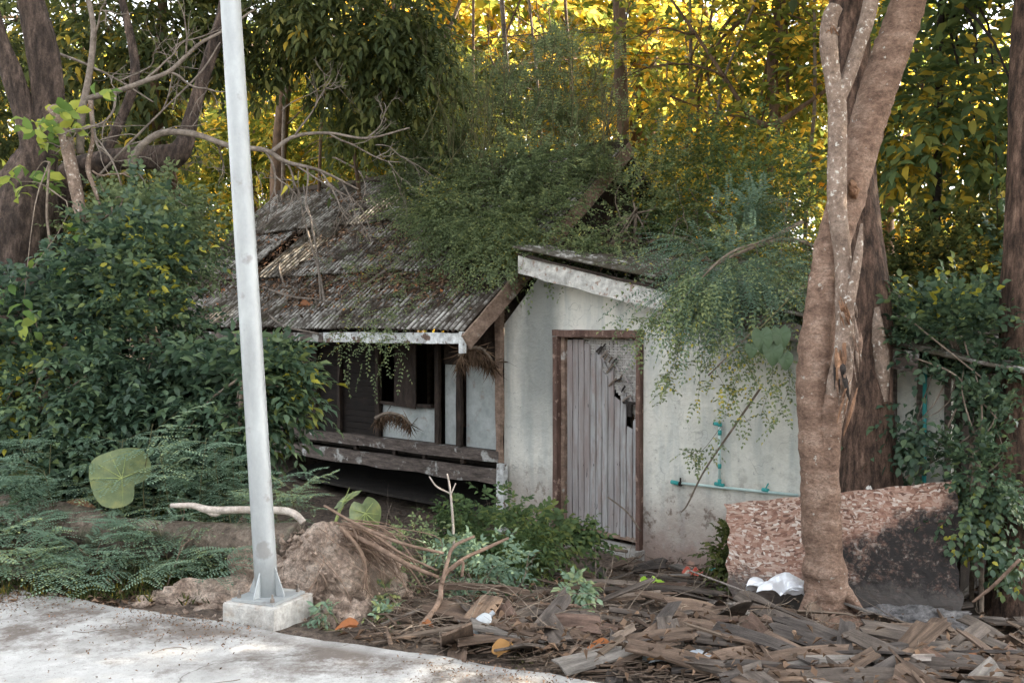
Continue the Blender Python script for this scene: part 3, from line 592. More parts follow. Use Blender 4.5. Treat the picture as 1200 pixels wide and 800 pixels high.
b = B(); rough_bar(b, H(k2[0] - .21, .35, zrake(k2[0] - .21) - .06), H(tW1 + .1, .35, zrake(tW1 + .1) - .06), N3 * .014, Z3 * .07, 12, .01); b.obj('rake_board', M['timber_beam'], house)
# main gable end, dark boards, recessed under the rake
tg = tE + .22
n = 16
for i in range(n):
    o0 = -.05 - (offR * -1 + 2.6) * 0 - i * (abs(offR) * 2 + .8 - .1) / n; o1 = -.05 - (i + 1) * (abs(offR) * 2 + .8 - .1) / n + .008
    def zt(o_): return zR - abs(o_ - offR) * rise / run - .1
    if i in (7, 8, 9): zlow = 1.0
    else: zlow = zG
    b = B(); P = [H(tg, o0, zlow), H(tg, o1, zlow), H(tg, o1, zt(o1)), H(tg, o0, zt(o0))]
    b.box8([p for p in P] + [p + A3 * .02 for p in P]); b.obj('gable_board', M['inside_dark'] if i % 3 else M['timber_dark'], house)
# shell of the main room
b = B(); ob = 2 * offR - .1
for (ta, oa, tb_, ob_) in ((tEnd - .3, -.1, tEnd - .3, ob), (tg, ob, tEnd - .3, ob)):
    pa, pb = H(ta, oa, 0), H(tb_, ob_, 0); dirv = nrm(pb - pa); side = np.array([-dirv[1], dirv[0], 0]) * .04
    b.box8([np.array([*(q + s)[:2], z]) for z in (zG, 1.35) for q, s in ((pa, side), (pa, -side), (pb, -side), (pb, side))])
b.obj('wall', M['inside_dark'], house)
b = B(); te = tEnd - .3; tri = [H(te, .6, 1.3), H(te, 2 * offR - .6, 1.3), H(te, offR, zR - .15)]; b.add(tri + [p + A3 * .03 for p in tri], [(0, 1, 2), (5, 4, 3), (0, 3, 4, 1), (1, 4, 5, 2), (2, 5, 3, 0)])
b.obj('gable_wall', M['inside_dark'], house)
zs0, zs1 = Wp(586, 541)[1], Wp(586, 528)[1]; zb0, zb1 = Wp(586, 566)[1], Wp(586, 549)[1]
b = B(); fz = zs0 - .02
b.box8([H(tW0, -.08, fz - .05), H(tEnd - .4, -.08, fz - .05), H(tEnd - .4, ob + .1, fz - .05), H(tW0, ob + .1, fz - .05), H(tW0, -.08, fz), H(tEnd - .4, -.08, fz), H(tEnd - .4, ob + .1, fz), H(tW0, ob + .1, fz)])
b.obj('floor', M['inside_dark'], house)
b = B(); cs = [H(tW0 - .1, .02, -.50), H(tEnd, .02, -.42), H(tEnd, ob, -.42), H(tW0 - .1, ob, -.50)]; b.box8(cs + [c_ + Z3 * .03 for c_ in cs]); b.obj('crawl_shade_sheet', M['crawl_shade'], house)  # dark sheet, its colour stands for the shade under the floor
b = B(); tz_prism(b, [(tW0 - .05, -.5), (tW0 - .05, fz - .06), (tEnd - .2, fz - .06), (tEnd - .2, -.5)], -1.5, -1.55); b.obj('crawl_shade_wall', M['crawl_shade'], house)  # wall added as a near-black backing, painting the gap under the floor unlit
# veranda wall
b = B(); rough_bar(b, H(tW0 + .02, .03, (zs0 + zs1) / 2), H(tEnd - .5, .03, (zs0 + zs1) / 2 - .02), N3 * .04, Z3 * (zs1 - zs0) / 2, 20, .005); b.obj('sill_beam', M['timber_beam'], house)
b = B(); rough_bar(b, H(tW0 + .02, .06, (zb0 + zb1) / 2), H(tEnd - .5, .06, (zb0 + zb1) / 2 - .02), N3 * .03, Z3 * (zb1 - zb0) / 2, 20, .006); b.obj('floor_beam', M['timber_beam'], house)
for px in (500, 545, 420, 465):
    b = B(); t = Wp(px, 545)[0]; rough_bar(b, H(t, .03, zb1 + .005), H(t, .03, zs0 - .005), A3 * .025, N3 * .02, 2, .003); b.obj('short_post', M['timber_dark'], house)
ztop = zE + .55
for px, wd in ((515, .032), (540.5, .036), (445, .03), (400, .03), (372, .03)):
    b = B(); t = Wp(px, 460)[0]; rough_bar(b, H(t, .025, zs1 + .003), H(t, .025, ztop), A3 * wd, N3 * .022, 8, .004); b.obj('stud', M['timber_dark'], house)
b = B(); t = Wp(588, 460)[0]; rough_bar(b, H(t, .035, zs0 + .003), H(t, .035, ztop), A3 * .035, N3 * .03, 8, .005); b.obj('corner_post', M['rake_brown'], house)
b = B(); t = Wp(594, 560)[0]; rough_bar(b, H(t, .075, -.62), H(t, .075, zs0 - .002), A3 * .05, N3 * .035, 6, .004); b.obj('corner_post', M['peel_white'], house)
def panel(x0, x1, z0, z1, m, off=-.02, name='wall_panel'):
    b = B(); ta, tb_ = Wp(x0, 460)[0], Wp(x1, 460)[0]; tz_prism(b, [(ta, z0), (ta, z1), (tb_, z1), (tb_, z0)], off, off - .015); return b.obj(name, m, house)
M['panel'] = simple('panel', [(0.3, (0.28, 0.31, 0.30)), (0.7, (0.48, 0.51, 0.50))], 4, bs=.4, bd=.006, spots=(7, .6, .7, (.3, .27, .24)), grain=0.1)  # white panels greyed in colour for the veranda shade
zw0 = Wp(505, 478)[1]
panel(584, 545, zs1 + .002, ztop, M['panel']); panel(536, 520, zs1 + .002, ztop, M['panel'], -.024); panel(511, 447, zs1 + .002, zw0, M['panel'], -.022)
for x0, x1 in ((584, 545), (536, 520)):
    panel(x0, x1, Wp(550, 428)[1], ztop, M['timber_dark'], -.004, 'eave_shade_board')  # dark boards paint the eave shade and brown matter over the panel tops
# window with a board hanging in it, woven slat wall to its left
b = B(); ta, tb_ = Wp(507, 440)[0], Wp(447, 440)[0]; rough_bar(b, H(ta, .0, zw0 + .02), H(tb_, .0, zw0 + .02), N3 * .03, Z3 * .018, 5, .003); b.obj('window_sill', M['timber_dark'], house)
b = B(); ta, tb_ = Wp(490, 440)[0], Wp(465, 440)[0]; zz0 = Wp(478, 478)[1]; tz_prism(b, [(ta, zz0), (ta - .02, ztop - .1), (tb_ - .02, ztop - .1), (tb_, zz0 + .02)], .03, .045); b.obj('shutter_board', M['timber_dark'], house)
M['weave'] = simple('weave', [(0.3, (0.004, 0.003, 0.002)), (0.7, (0.018, 0.012, 0.009))], 9, stretch=(.5, .5, 2), bs=.6, bd=.005)  # slats coloured almost black, with the veranda shade painted in
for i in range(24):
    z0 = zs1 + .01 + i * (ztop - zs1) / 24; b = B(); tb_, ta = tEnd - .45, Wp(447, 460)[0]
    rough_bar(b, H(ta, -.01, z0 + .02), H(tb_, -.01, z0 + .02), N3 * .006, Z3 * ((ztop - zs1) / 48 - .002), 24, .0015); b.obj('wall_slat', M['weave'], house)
# door
fr = .027
b = B(); rough_bar(b, H(dL - .028, .015, zG), H(dL - .028, .015, dTop - .065), A3 * fr, N3 * .05, 9, .003); b.obj('door_frame', M['frame_red'], house)
b = B(); rough_bar(b, H(dR + .022, .015, zG), H(dR + .022, .015, dTop - .065), A3 * .021, N3 * .05, 9, .003); b.obj('door_frame', M['frame_red'], house)
b = B(); rough_bar(b, H(dL + .005, .015, dTop - .03), H(dR - .004, .015, dTop - .03), Z3 * .033, N3 * .052, 6, .003); b.obj('door_frame', M['frame_red'], house)
pl = Wp(664, 500, -.03)[0]; pr = Wp(748.5, 500, -.03)[0]; NP = 12; pw = (pl - pr) / NP
dt = Wp(700, 398, -.03)[1]; db0 = Wp(686, 620, -.03)[1]; db1 = Wp(748, 634, -.03)[1]
door = bpy.data.objects.new('door', None); C.objects.link(door); door.parent = house; door.location = H(pl, -.03, db0) - wloc(house)
b = B(); rough_bar(b, H(pl + .03, -.028, db0 - .03), H(pl + .03, -.028, dt + .03), A3 * .022, N3 * .028, 8, .003); b.obj('stile', M['rake_brown'], door)
for i in range(NP):
    ta, tb_ = pl - i * pw - .0025, pl - (i + 1) * pw + .0045
    px = 664 + (i + .5) * 84.5 / NP
    topy = 398 if i < 3 else (402, 416, 408, 440, 432, 468, 462, 500, 494)[i - 3]
    zt_ = Wp(px, topy, -.03)[1]; f = i / (NP - 1); zb_ = db0 * (1 - f) + db1 * f + .02 + rng.uniform(-.012, .012)
    b = B(); V = []; ns = 10
    for k in range(ns + 1):
        z = zb_ + (zt_ - zb_) * k / ns
        for tq, oo in ((ta, 0), (ta - .004, .012), (tb_ + .004, .012), (tb_, 0)):
            jz = rng.normal(0, .004) + ((rng.uniform(-.05, .05) if i >= 3 else 0) if k == ns else 0)
            V.append(H(tq + rng.normal(0, .001), -.045 + oo + .003 * math.sin(i * 5 + k), z + jz))
    Fc = [(3, 2, 1, 0), tuple(4 * ns + q for q in range(4))]
    for k in range(ns):
        for q in range(4): Fc.append((4 * k + q, 4 * k + (q + 1) % 4, 4 * k + 4 + (q + 1) % 4, 4 * k + 4 + q))
    b.add(V, Fc); b.obj('plank', M['door'], door)
# old layer behind the torn corner: crossing slats
b = B(); 
for i in range(26):
    f = i / 25; t = pl - 3 * pw + .02 - f * (9 * pw - .03); z1 = dt + .01; z0 = z1 - .12 - f * .62
    rough_bar(b, H(t, -.062, z0), H(t + rng.normal(0, .006), -.062, z1), A3 * .010, N3 * .003, 3, .002)
for i in range(30):
    z = dt - i * .026; f = min(1, max(0, (i * .026 - .08) / .62)); t0 = pl - (3 + 9 * f * .9) * pw
    rough_bar(b, H(t0, -.054, z), H(pr + .005, -.054, z + rng.normal(0, .004)), Z3 * .008, N3 * .003, 3, .002)
ob_ = b.obj('slat_backing', M['slat_grey'], door); ob_['kind'] = 'stuff'
for i in range(22):
    f = rng.uniform(0, 1); px = 702 + f * 44; py = 404 + f * 68 + rng.normal(0, 8); t, z = Wp(px, py, -.03)
    ang = math.radians(rng.uniform(25, 55)); Ls = rng.uniform(.04, .12); dv = (-A3 * math.cos(ang) + Z3 * math.sin(ang)) * Ls
    if i % 3 == 0: dv = (-A3 * math.cos(-.9) + Z3 * math.sin(-.9)) * Ls
    b = B(); rough_bar(b, H(t, -.02, z) - dv * .6, H(t, -.015, z) + dv * .6, nrm(np.cross(dv, N3)) * .008, N3 * .003, 2, .002); b.obj('splinter', M['black_wood'] if i % 3 == 1 else (M['slat'] if i % 3 else M['door']), door)
t, z = Wp(738, 472, 0); b = B(); bar(b, H(t + .08, -.01, z), H(t - .10, -.01, z), Z3 * .012, N3 * .012); bar(b, H(t, -.005, z - .012), H(t, -.005, z - .13), A3 * .022, N3 * .012); b.obj('latch', M['black_wood'], door)
b = B(); zt_ = dt + .012; rough_bar(b, H(pl + .05, -.03, zt_ + .02), H(pr, -.03, zt_ + .02), Z3 * .018, N3 * .02, 4, .003); b.obj('head_rail', M['rake_brown'], door)
b = B(); zq = Wp(700, 630)[1]
tz_prism(b, [(dL - .2, -.75), (dL - .2, zq - .015), (dR - .02, zq - .035), (dR - .02, -.75)], .17, -.10); b.obj('door_step', M['concrete'], house)
b = B(); rough_bar(b, H(pl, -.05, db0 - .0), H(pr, -.05, db1 - .0), Z3 * .02, N3 * .02, 4, .004); b.obj('threshold', M['rake_brown'], house)

# water pipe on the white wall
tp, _ = Wp(844, 530, .04); zt1 = Wp(844, 498, .04)[1]; zt0 = Wp(844, 567, .04)[1]
wp = empty('water_pipe', H(tp, .04, zt0), 'pale green plastic water pipe with teal fittings fixed to the white wall', 'pipe')
h0, h1 = Wp(790, 565, .05), Wp(935, 580, .05)
def ptube(name, p, q, r, m, n=2, seg=10):
    V, Fc = tube([p, q], [r, r], n, seg, resample=False); return mobj(name, V, Fc, m, wp, smooth=True)
ptube('pipe', H(tp, .05, zt0), H(tp, .05, zt1), .012, M['pvc'])
ptube('pipe', H(h0[0], .05, h0[1]), H(h1[0], .05, h1[1]), .012, M['pvc'])
ptube('coupling', H(tp, .05, zt0 - .01), H(tp, .05, zt0 + .045), .017, M['pvc_teal']); ptube('coupling', H(tp + .045, .05, zt0 + .002), H(tp - .045, .05, zt0 - .008), .017, M['pvc_teal'])
zc = Wp(844, 546, .05)[1]; ptube('coupling', H(tp, .05, zc - .02), H(tp, .05, zc + .02), .016, M['pvc_teal'])
zc = Wp(844, 507, .05)[1]; ptube('coupling', H(tp, .05, zc - .02), H(tp, .05, zc + .025), .017, M['pvc_teal'])
ptube('elbow', H(tp, .05, zt1 - .01), H(tp, .05, zt1 + .02), .018, M['pvc_teal']); ptube('elbow', H(tp, .05, zt1 + .01), H(tp + .05, .06, zt1 + .012), .017, M['pvc_teal']); ptube('pipe_mouth', H(tp + .04, .06, zt1 + .012), H(tp + .056, .06, zt1 + .013), .013, M['black_wood'])
ptube('elbow', H(h0[0] + .03, .05, h0[1] + .003), H(h0[0] - .05, .05, h0[1] - .004), .019, M['pvc_teal']); ptube('tap_collar', H(h0[0] - .055, .05, h0[1] - .004), H(h0[0] - .08, .05, h0[1] - .006), .021, M['black_wood'])
ptube('tap_stem', H(h0[0] - .067, .05, h0[1]), H(h0[0] - .067, .05, h0[1] + .05), .008, M['black_wood'])
hc = Wp(897, 574, .05); ptube('coupling', H(hc[0] + .03, .05, hc[1] + .003), H(hc[0] - .03, .05, hc[1] - .003), .017, M['pvc_teal']); ptube('clip', H(hc[0], .05, hc[1] + .01), H(hc[0], .0, hc[1] + .05), .006, M['pvc_teal'], seg=6)
# green down pipe on the far right wall
t, z = Wp(1084, 500, .03); V, Fc = tube([H(t, .04, -.5), H(t, .04, zrake(t) - .15)], [.016, .016], 4, 8); o = mobj('down_pipe', V, Fc, M['pvc_teal'], smooth=True); tag(o, 'thin green upright pipe on the dim wall behind the thick trunk', 'pipe')

# ================================================================ STREET POLE
def atz(px, py, z):
    d = ray(px, py); return EYE + d * ((z - EYE[2]) / d[2])
zt_ = .095; a, b_, c_ = atz(261, 705.5, zt_), atz(321, 714, zt_), atz(367, 694, zt_); d_ = a + c_ - b_; ctr = (a + c_) / 2
pole = empty('street_pole', np.array([ctr[0], ctr[1], -.2]), 'tall white galvanised steel pole bolted to a concrete block at the roadside', 'pole')
bm_ = B(); nn = 7
quad = [a, b_, c_, d_]; ring = []
for i in range(4):
    for k in range(nn): ring.append(quad[i] * (1 - k / nn) + quad[(i + 1) % 4] * k / nn)
ring = np.array(ring); n = len(ring); c2 = ring.mean(0); levels = []
for z, g, j in ((-.25, 1.02, .008), (-.1, 1.01, .007), (.0, 1.0, .005), (.075, 1.0, .003), (zt_ - .004, .985, .001), (zt_, .96, 0)):
    q = c2 + (ring - c2) * g; q[:, 2] = z; q[:, :2] += rng.normal(0, j, (n, 2)); levels.append(q)
Fc = [(i * n + k, i * n + (k + 1) % n, (i + 1) * n + (k + 1) % n, (i + 1) * n + k) for i in range(5) for k in range(n)] + [tuple(5 * n + k for k in range(n))]
bm_.add(np.vstack(levels), Fc); bm_.obj('concrete_footing', M['concrete'], pole)
e1, e2 = nrm(b_ - a), nrm(c_ - b_); c3 = np.array([*at(313, 695, 5.35)[:2], zt_]); dcen = ctr.copy(); dcen[2] = zt_; c3 = dcen * .75 + c3 * .25
s1, s2 = np.linalg.norm(b_ - a) * .41, np.linalg.norm(c_ - b_) * .40
bm_ = B(); bar(bm_, dcen + Z3 * .002, dcen + Z3 * .016, e1 * s1, e2 * s2); bm_.obj('base_plate', M['steel'], pole)
for i, sx in enumerate((-1, 1)):
    for sy in (-1, 1):
        p = dcen + e1 * s1 * .8 * sx + e2 * s2 * .8 * sy + Z3 * .016; bm_ = B(); V, Fc = tube([p, p + Z3 * .018], [.013, .012], 2, 6, resample=False); bm_.add(V, Fc)
        V, Fc = tube([p + Z3 * .018, p + Z3 * .04], [.006, .006], 2, 6, resample=False); bm_.add(V, Fc); bm_.obj('anchor_bolt', M['rust'], pole)
yb = dcen[1]; p0 = np.array([at(313, 690, yb)[0], yb, zt_ + .014]); p1 = at(270, 0, yb); ext = p0 + (p1 - p0) * 1.75
V, Fc = tube([p0, p1, ext], [13.5 * yb / F, 11.6 * yb / F, .046], 30, 24, resample=True); mobj('shaft', V, Fc, M['steel'], pole, smooth=True)
for sx, sy in ((1, 0), (-1, 0), (0, 1), (0, -1)):
    dv = e1 * sx + e2 * sy; q = np.cross(dv, Z3) * .004; r0 = .05
    P = [p0 + dv * r0 * .9 + Z3 * .003, p0 + dv * (.115) + Z3 * .003, p0 + dv * .112 + Z3 * .02, p0 + dv * r0 * .85 + Z3 * .185 + (p1 - p0) * .0]
    bm_ = B(); bm_.box8([x - q for x in P] + [x + q for x in P]); bm_.obj('gusset', M['steel'], pole)

# ================================================================ TREES NEAR THE HOUSE
def big_tree(name, label, pieces, seed, group=None, base_gh=True):
    """pieces: (part name, material, px path, keyword arguments)"""
    P, R = pix_path(pieces[0][2]); base = P[0].copy(); base[2] = float(gh(base[0], base[1])) - .05
    root = empty(name, base, label, 'tree', group)
    for k, (nm, mt, path, kw) in enumerate(pieces):
        P, R = pix_path(path); kw = dict(kw); n = kw.pop('n', max(12, len(P) * 8)); seg = kw.pop('seg', 16)
        V, Fc = tube(P, R, n, seg, seed=seed + k, **kw); mobj(nm, V, Fc, mt, root, smooth=True)
    return root
def high_crown(root, seed, blobs, mat, ntw=900, clumps=60, csize=.45, lL=.14, lW=.07, start=None, pairs=3, tl=.4, lo=0, hi=1, r0=.05):
    r_ = np.random.default_rng(seed); cen, Pp, D = crown_pts(r_, blobs, ntw, clumps, csize)
    if start is not None: limbs_obj('limb', root, M['bark_far'], r_, [np.array(s) for s in start], cen[:14], r0)
    foliage('crown', root, mat, r_, Pp, D, tl, pairs, lL, lW, 'diamond', 1.0, lo, hi)
# front forked tree
FT = big_tree('forked_tree', 'slender reddish forked tree with lichen spots standing in the wood scraps before the annex', [
    ('trunk', M['bark_front'], [(970, 726, 6.75, 84), (969, 712, 6.75, 56), (969, 700, 6.75, 47), (968, 676, 6.75, 48), (966, 650, 6.75, 41), (963, 610, 6.75, 43), (960, 560, 6.75, 44), (957, 500, 6.75, 44), (954, 450, 6.76, 41), (959, 390, 6.78, 40), (969, 320, 6.8, 38), (986, 250, 6.84, 38), (1004, 190, 6.88, 38), (1025, 120, 6.92, 40), (1045, 60, 6.96, 40), (1066, -5, 7.0, 39), (1095, -110, 7.1, 36), (1110, -330, 7.2, 24)], dict(rough=.045, ring=.062, n=190, seg=28)),
    ('dead_stem', M['bark_dead'], [(976, 500, 6.66, 20), (982, 455, 6.6, 26), (989, 405, 6.6, 21), (990, 350, 6.62, 22), (988, 300, 6.64, 21), (981, 240, 6.66, 23), (981, 180, 6.68, 22), (981, 130, 6.7, 22), (978, 100, 6.7, 22)], dict(rough=.06, ring=.02, n=70, seg=14)),
    ('cut_limb', M['bark_dead'], [(980, 122, 6.7, 20), (975, 90, 6.7, 19), (971, 55, 6.69, 20), (972, 25, 6.68, 18), (979, 8, 6.68, 17)], dict(rough=.08, seg=12)),
    ('side_limb', M['bark_dead'], [(982, 118, 6.7, 18), (995, 88, 6.73, 17), (1008, 50, 6.78, 17), (1020, 5, 6.84, 17), (1030, -80, 6.95, 14)], dict(rough=.05, seg=12)),
    ('broken_snag', M['bark_dead'], [(992, 372, 6.6, 14), (1000, 330, 6.56, 13), (1006, 295, 6.53, 11), (1010, 262, 6.52, 3)], dict(rough=.12, seg=10)),
    ('trunk_lobe', M['bark_front'], [(972, 640, 6.72, 14), (972, 560, 6.68, 22), (974, 500, 6.64, 25), (978, 462, 6.6, 23)], dict(rough=.06, ring=.05, n=60, seg=16)),
], 11)
r_ = np.random.default_rng(12)
def torn(cx, cy, sx, sy, n, Yd, mats, lean=0.0, name='splinter'):
    for k in range(n):
        x0 = cx + r_.normal(0, sx); y0 = cy + r_.normal(0, sy * .5); l = sy * r_.uniform(.5, 1.3); dx = lean * l + r_.normal(0, 2.2); wd = r_.uniform(1.5, 5)
        P, R = pix_path([(x0 - dx, y0 - l, Yd + .03, wd * .3), (x0, y0, Yd - r_.uniform(0, .025), wd), (x0 + dx, y0 + l, Yd + .02, wd * .25)])
        V, Fc = tube(P, R, 7, 5, .3, seed=int(r_.integers(999))); mobj(name, V, Fc, M[mats[r_.integers(len(mats))]], FT, smooth=False)
torn(985, 436, 5, 18, 16, 6.50, ['torn_wood', 'black_wood', 'bark_front', 'torn_wood'])
torn(990, 366, 5, 11, 12, 6.51, ['torn_wood', 'torn_wood', 'bark_dead'], .2)
torn(1003, 405, 3, 22, 6, 6.53, ['bark_front', 'bark_dead'], .15)
torn(992, 478, 3, 22, 5, 6.49, ['torn_wood', 'bark_dead', 'torn_wood'], -.35, 'torn_strip')
torn(974, 35, 5, 9, 7, 6.64, ['torn_wood', 'bark_dead'])
P, R = pix_path([(1003, 232, 6.73, 4), (1001, 226, 6.70, 12), (999, 218, 6.70, 11), (999, 212, 6.74, 4)]); V, Fc = tube(P, R, 8, 9, .2, seed=3); mobj('knot', V, Fc, M['torn_wood'], FT)
for k, (dx, dy) in enumerate(((-1, -.5), (.9, -.5))):
    c_ = at(969, 706, 6.75); dv = nrm([dx, dy, 0]); P = [c_ + dv * .07 + [0, 0, .16], c_ + dv * .15 + [0, 0, .05], c_ + dv * .22 + [0, 0, -.03], c_ + dv * .30 + [0, 0, -.10]]
    V, Fc = tube(P, [.04, .042, .028, .01], 14, 10, .12, seed=k + 50); mobj('root', V, Fc, M['bark_front'], FT, smooth=True)
high_crown(FT, 21, [((2.9, 6.2, 7.0), (2.6, 2.6, 1.6), 1), ((1.5, 7.6, 7.8), (2.2, 2.2, 1.3), 1), ((4.5, 7.5, 7.2), (2, 2.5, 1.5), 1)], M['leaf_olive'], 2300, 110, .5, start=[at(1105, -250, 7.2), at(1090, -200, 7.2)], lL=.17, lW=.09)
BT = big_tree('thick_tree', 'thick brown trunk standing close behind the forked tree at the annex wall', [
    ('trunk', M['bark_rough'], [(1018, 680, 7.45, 96), (1018, 600, 7.45, 78), (1017, 550, 7.45, 70), (1014, 500, 7.46, 62), (1013, 440, 7.5, 60), (1016, 380, 7.55, 54), (1014, 320, 7.6, 50), (1006, 240, 7.7, 46), (1000, 160, 7.8, 44), (996, 80, 7.9, 42), (994, -10, 8.0, 40), (990, -200, 8.2, 34), (988, -400, 8.3, 20)], dict(rough=.045, ridge=.05, n=120, seg=30)),
    ('bark_seam', M['bark_dead'], [(1037, 470, 7.3, 6), (1034, 430, 7.28, 13), (1030, 390, 7.3, 11), (1028, 360, 7.36, 5)], dict(rough=.25, seg=8))], 31)
high_crown(BT, 22, [((4.6, 9.0, 9.2), (3.0, 3.0, 1.9), 1), ((5.5, 10, 9), (2.5, 2.5, 1.6), .8)], M['leaf_olive'], 2600, 120, .55, start=[at(990, -300, 8.2)], lL=.19, lW=.1)
RT_ = big_tree('edge_tree', 'dark trunk wrapped in climbing leaves at the right edge', [
    ('trunk', M['bark_rough'], [(1196, 720, 7.2, 84), (1196, 640, 7.2, 68), (1196, 560, 7.2, 58), (1196, 480, 7.2, 54), (1199, 400, 7.2, 52), (1203, 300, 7.25, 50), (1206, 180, 7.3, 46), (1212, 20, 7.4, 42), (1222, -200, 7.5, 34), (1225, -420, 7.6, 20)], dict(rough=.06, ridge=.06, n=110, seg=24))], 41)
high_crown(RT_, 23, [((6.2, 8.6, 7.5), (2.8, 3, 2), 1), ((7.5, 6, 6.5), (2.4, 2.4, 1.7), 1), ((8.5, 9.5, 6), (2.4, 2.8, 2.4), 1)], M['leaf_olive'], 1500, 70, .5, start=[at(1222, -300, 7.5)], lL=.18, lW=.09)
# left trees
LT = big_tree('old_tree', 'huge old dark trunk forking in two rough limbs at the left edge', [
    ('trunk', M['bark_left'], [(14, 520, 8.8, 150), (16, 420, 8.8, 120), (22, 330, 8.8, 96), (28, 270, 8.8, 84), (34, 220, 8.8, 62), (48, 175, 8.8, 38), (56, 140, 8.8, 34), (54, 90, 8.8, 32), (46, 40, 8.8, 30), (34, -10, 8.8, 28), (10, -150, 8.8, 26), (0, -400, 8.9, 22)], dict(rough=.07, ridge=.08, n=140, seg=34)),
    ('limb', M['bark_left'], [(36, 250, 8.75, 34), (40, 200, 8.75, 28), (32, 145, 8.72, 24), (14, 85, 8.7, 22), (-4, 40, 8.7, 20), (-30, -60, 8.7, 26), (-60, -300, 8.7, 16)], dict(rough=.07, ridge=.06, n=60, seg=18))], 51)
high_crown(LT, 24, [((-5.6, 8.8, 8.2), (2.2, 2.6, 1.5), 1), ((-6.5, 7.5, 6.8), (2.2, 2.6, 1.8), 1)], M['leaf_olive'], 1500, 70, .5, start=[at(5, -300, 8.8)], lL=.17, lW=.08)
LN = big_tree('leaning_tree', 'reddish bent trunk lying almost level, then rising, right of the old tree', [
    ('trunk', M['bark_left'], [(60, 250, 9.3, 36), (85, 205, 9.25, 30), (120, 190, 9.2, 25), (165, 186, 9.15, 24), (200, 184, 9.1, 26), (216, 170, 9.1, 21), (226, 130, 9.15, 17), (240, 85, 9.2, 16), (253, 45, 9.25, 15), (264, 5, 9.3, 14), (280, -90, 9.4, 16), (300, -250, 9.6, 10)], dict(rough=.1, ridge=.05, n=90, seg=16)),
    ('limb', M['bark_left'], [(120, 186, 9.2, 13), (142, 140, 9.3, 11), (158, 90, 9.4, 10), (150, 30, 9.5, 9), (128, -60, 9.6, 7)], dict(rough=.08, seg=10))], 55)
high_crown(LN, 25, [(at(250, -330, 9.6), (1.6, 1.6, .9), 1)], M['leaf_olive'], 160, 14, .45, start=[at(300, -250, 9.6)], lL=.15, lW=.07)

def bare_branch(b, r_, p, d, L, r, depth, bend=.35, kids=4, grav=0.0, seg=5):
    P = [p]; dd = nrm(d); n = 6
    for i in range(n):
        dd = nrm(dd + r_.normal(0, bend / 2, 3) + [0, 0, grav]); P.append(P[-1] + dd * L / n)
    V, Fc = tube(P, list(np.linspace(r, r * .35, n + 1)), n * 2, seg, seed=int(r_.integers(999))); b.add(V, Fc)
    if depth > 0:
        for k in range(kids):
            f = r_.uniform(.25, 1); q = P[int(f * n)]; sd_ = nrm(nrm(P[min(n, int(f * n) + 1)] - P[max(0, int(f * n) - 1)]) + r_.normal(0, .75, 3))
            bare_branch(b, r_, q, sd_, L * r_.uniform(.35, .6), r * .5, depth - 1, bend, max(2, kids - 1), grav, seg)
def branch_thing(name, label, mat, paths, seed, twigs=(), cat='branch', group=None, seg=8):
    r_ = np.random.default_rng(seed); b0 = B(); first = None
    for path in paths:
        P, R = pix_path(path); R = [q * (.74 if mat is M['dead_grey'] else 1) for q in R]; V, Fc = tube(P, R, len(P) * 7, seg, .06, seed=seed); b0.add(V, Fc)
        if first is None: first = P[0]
    root = empty(name, first, label, cat, group); b0.obj('stem', mat, root, smooth=True)
    for (px, py, Y, dx, dy, L, wpx, dep, kids, grav) in twigs:
        b = B(); bare_branch(b, r_, at(px, py, Y), np.array([dx, r_.normal(0, .3), -dy]), L, wpx * (.72 if mat is M['dead_grey'] else 1) / 2 * Y / F, dep, .45, kids, grav, 4); b.obj('twig', mat, root, smooth=True)
    return root
M['dead_grey'] = simple('dead_grey', [(0.3, (0.09, 0.072, 0.058)), (0.7, (0.25, 0.21, 0.175))], 12, bs=.6, bd=.006)
branch_thing('dead_branch', 'long bare grey branch reaching level over the roof ridge from the left trees', M['dead_grey'],
    [[(152, 196, 8.6, 13), (165, 172, 8.6, 12), (190, 156, 8.6, 11), (230, 158, 8.6, 10), (272, 172, 8.6, 9), (310, 176, 8.6, 8), (336, 190, 8.6, 7), (375, 200, 8.65, 5), (420, 222, 8.7, 3)],
     [(318, 178, 8.6, 7), (345, 160, 8.7, 6), (385, 156, 8.8, 4.5), (430, 162, 8.9, 4), (480, 150, 9.0, 2.5)]], 61,
    [(310, 176, 8.6, .8, .6, .7, 5, 2, 4, -.05), (336, 190, 8.6, .3, 1, .55, 5, 2, 4, -.1), (375, 200, 8.65, .8, .8, .6, 4, 2, 4, -.1), (385, 156, 8.8, 1, .3, .7, 4, 2, 4, 0), (430, 162, 8.9, 1, -.2, .6, 3, 2, 4, 0),
     (345, 160, 8.7, .6, -.7, .6, 4, 2, 4, .05), (400, 210, 8.7, .5, 1, .6, 3.5, 2, 5, -.1), (250, 164, 8.6, .6, .9, .5, 4, 2, 4, -.05), (360, 196, 8.6, .1, 1, .5, 4, 2, 4, -.1)])
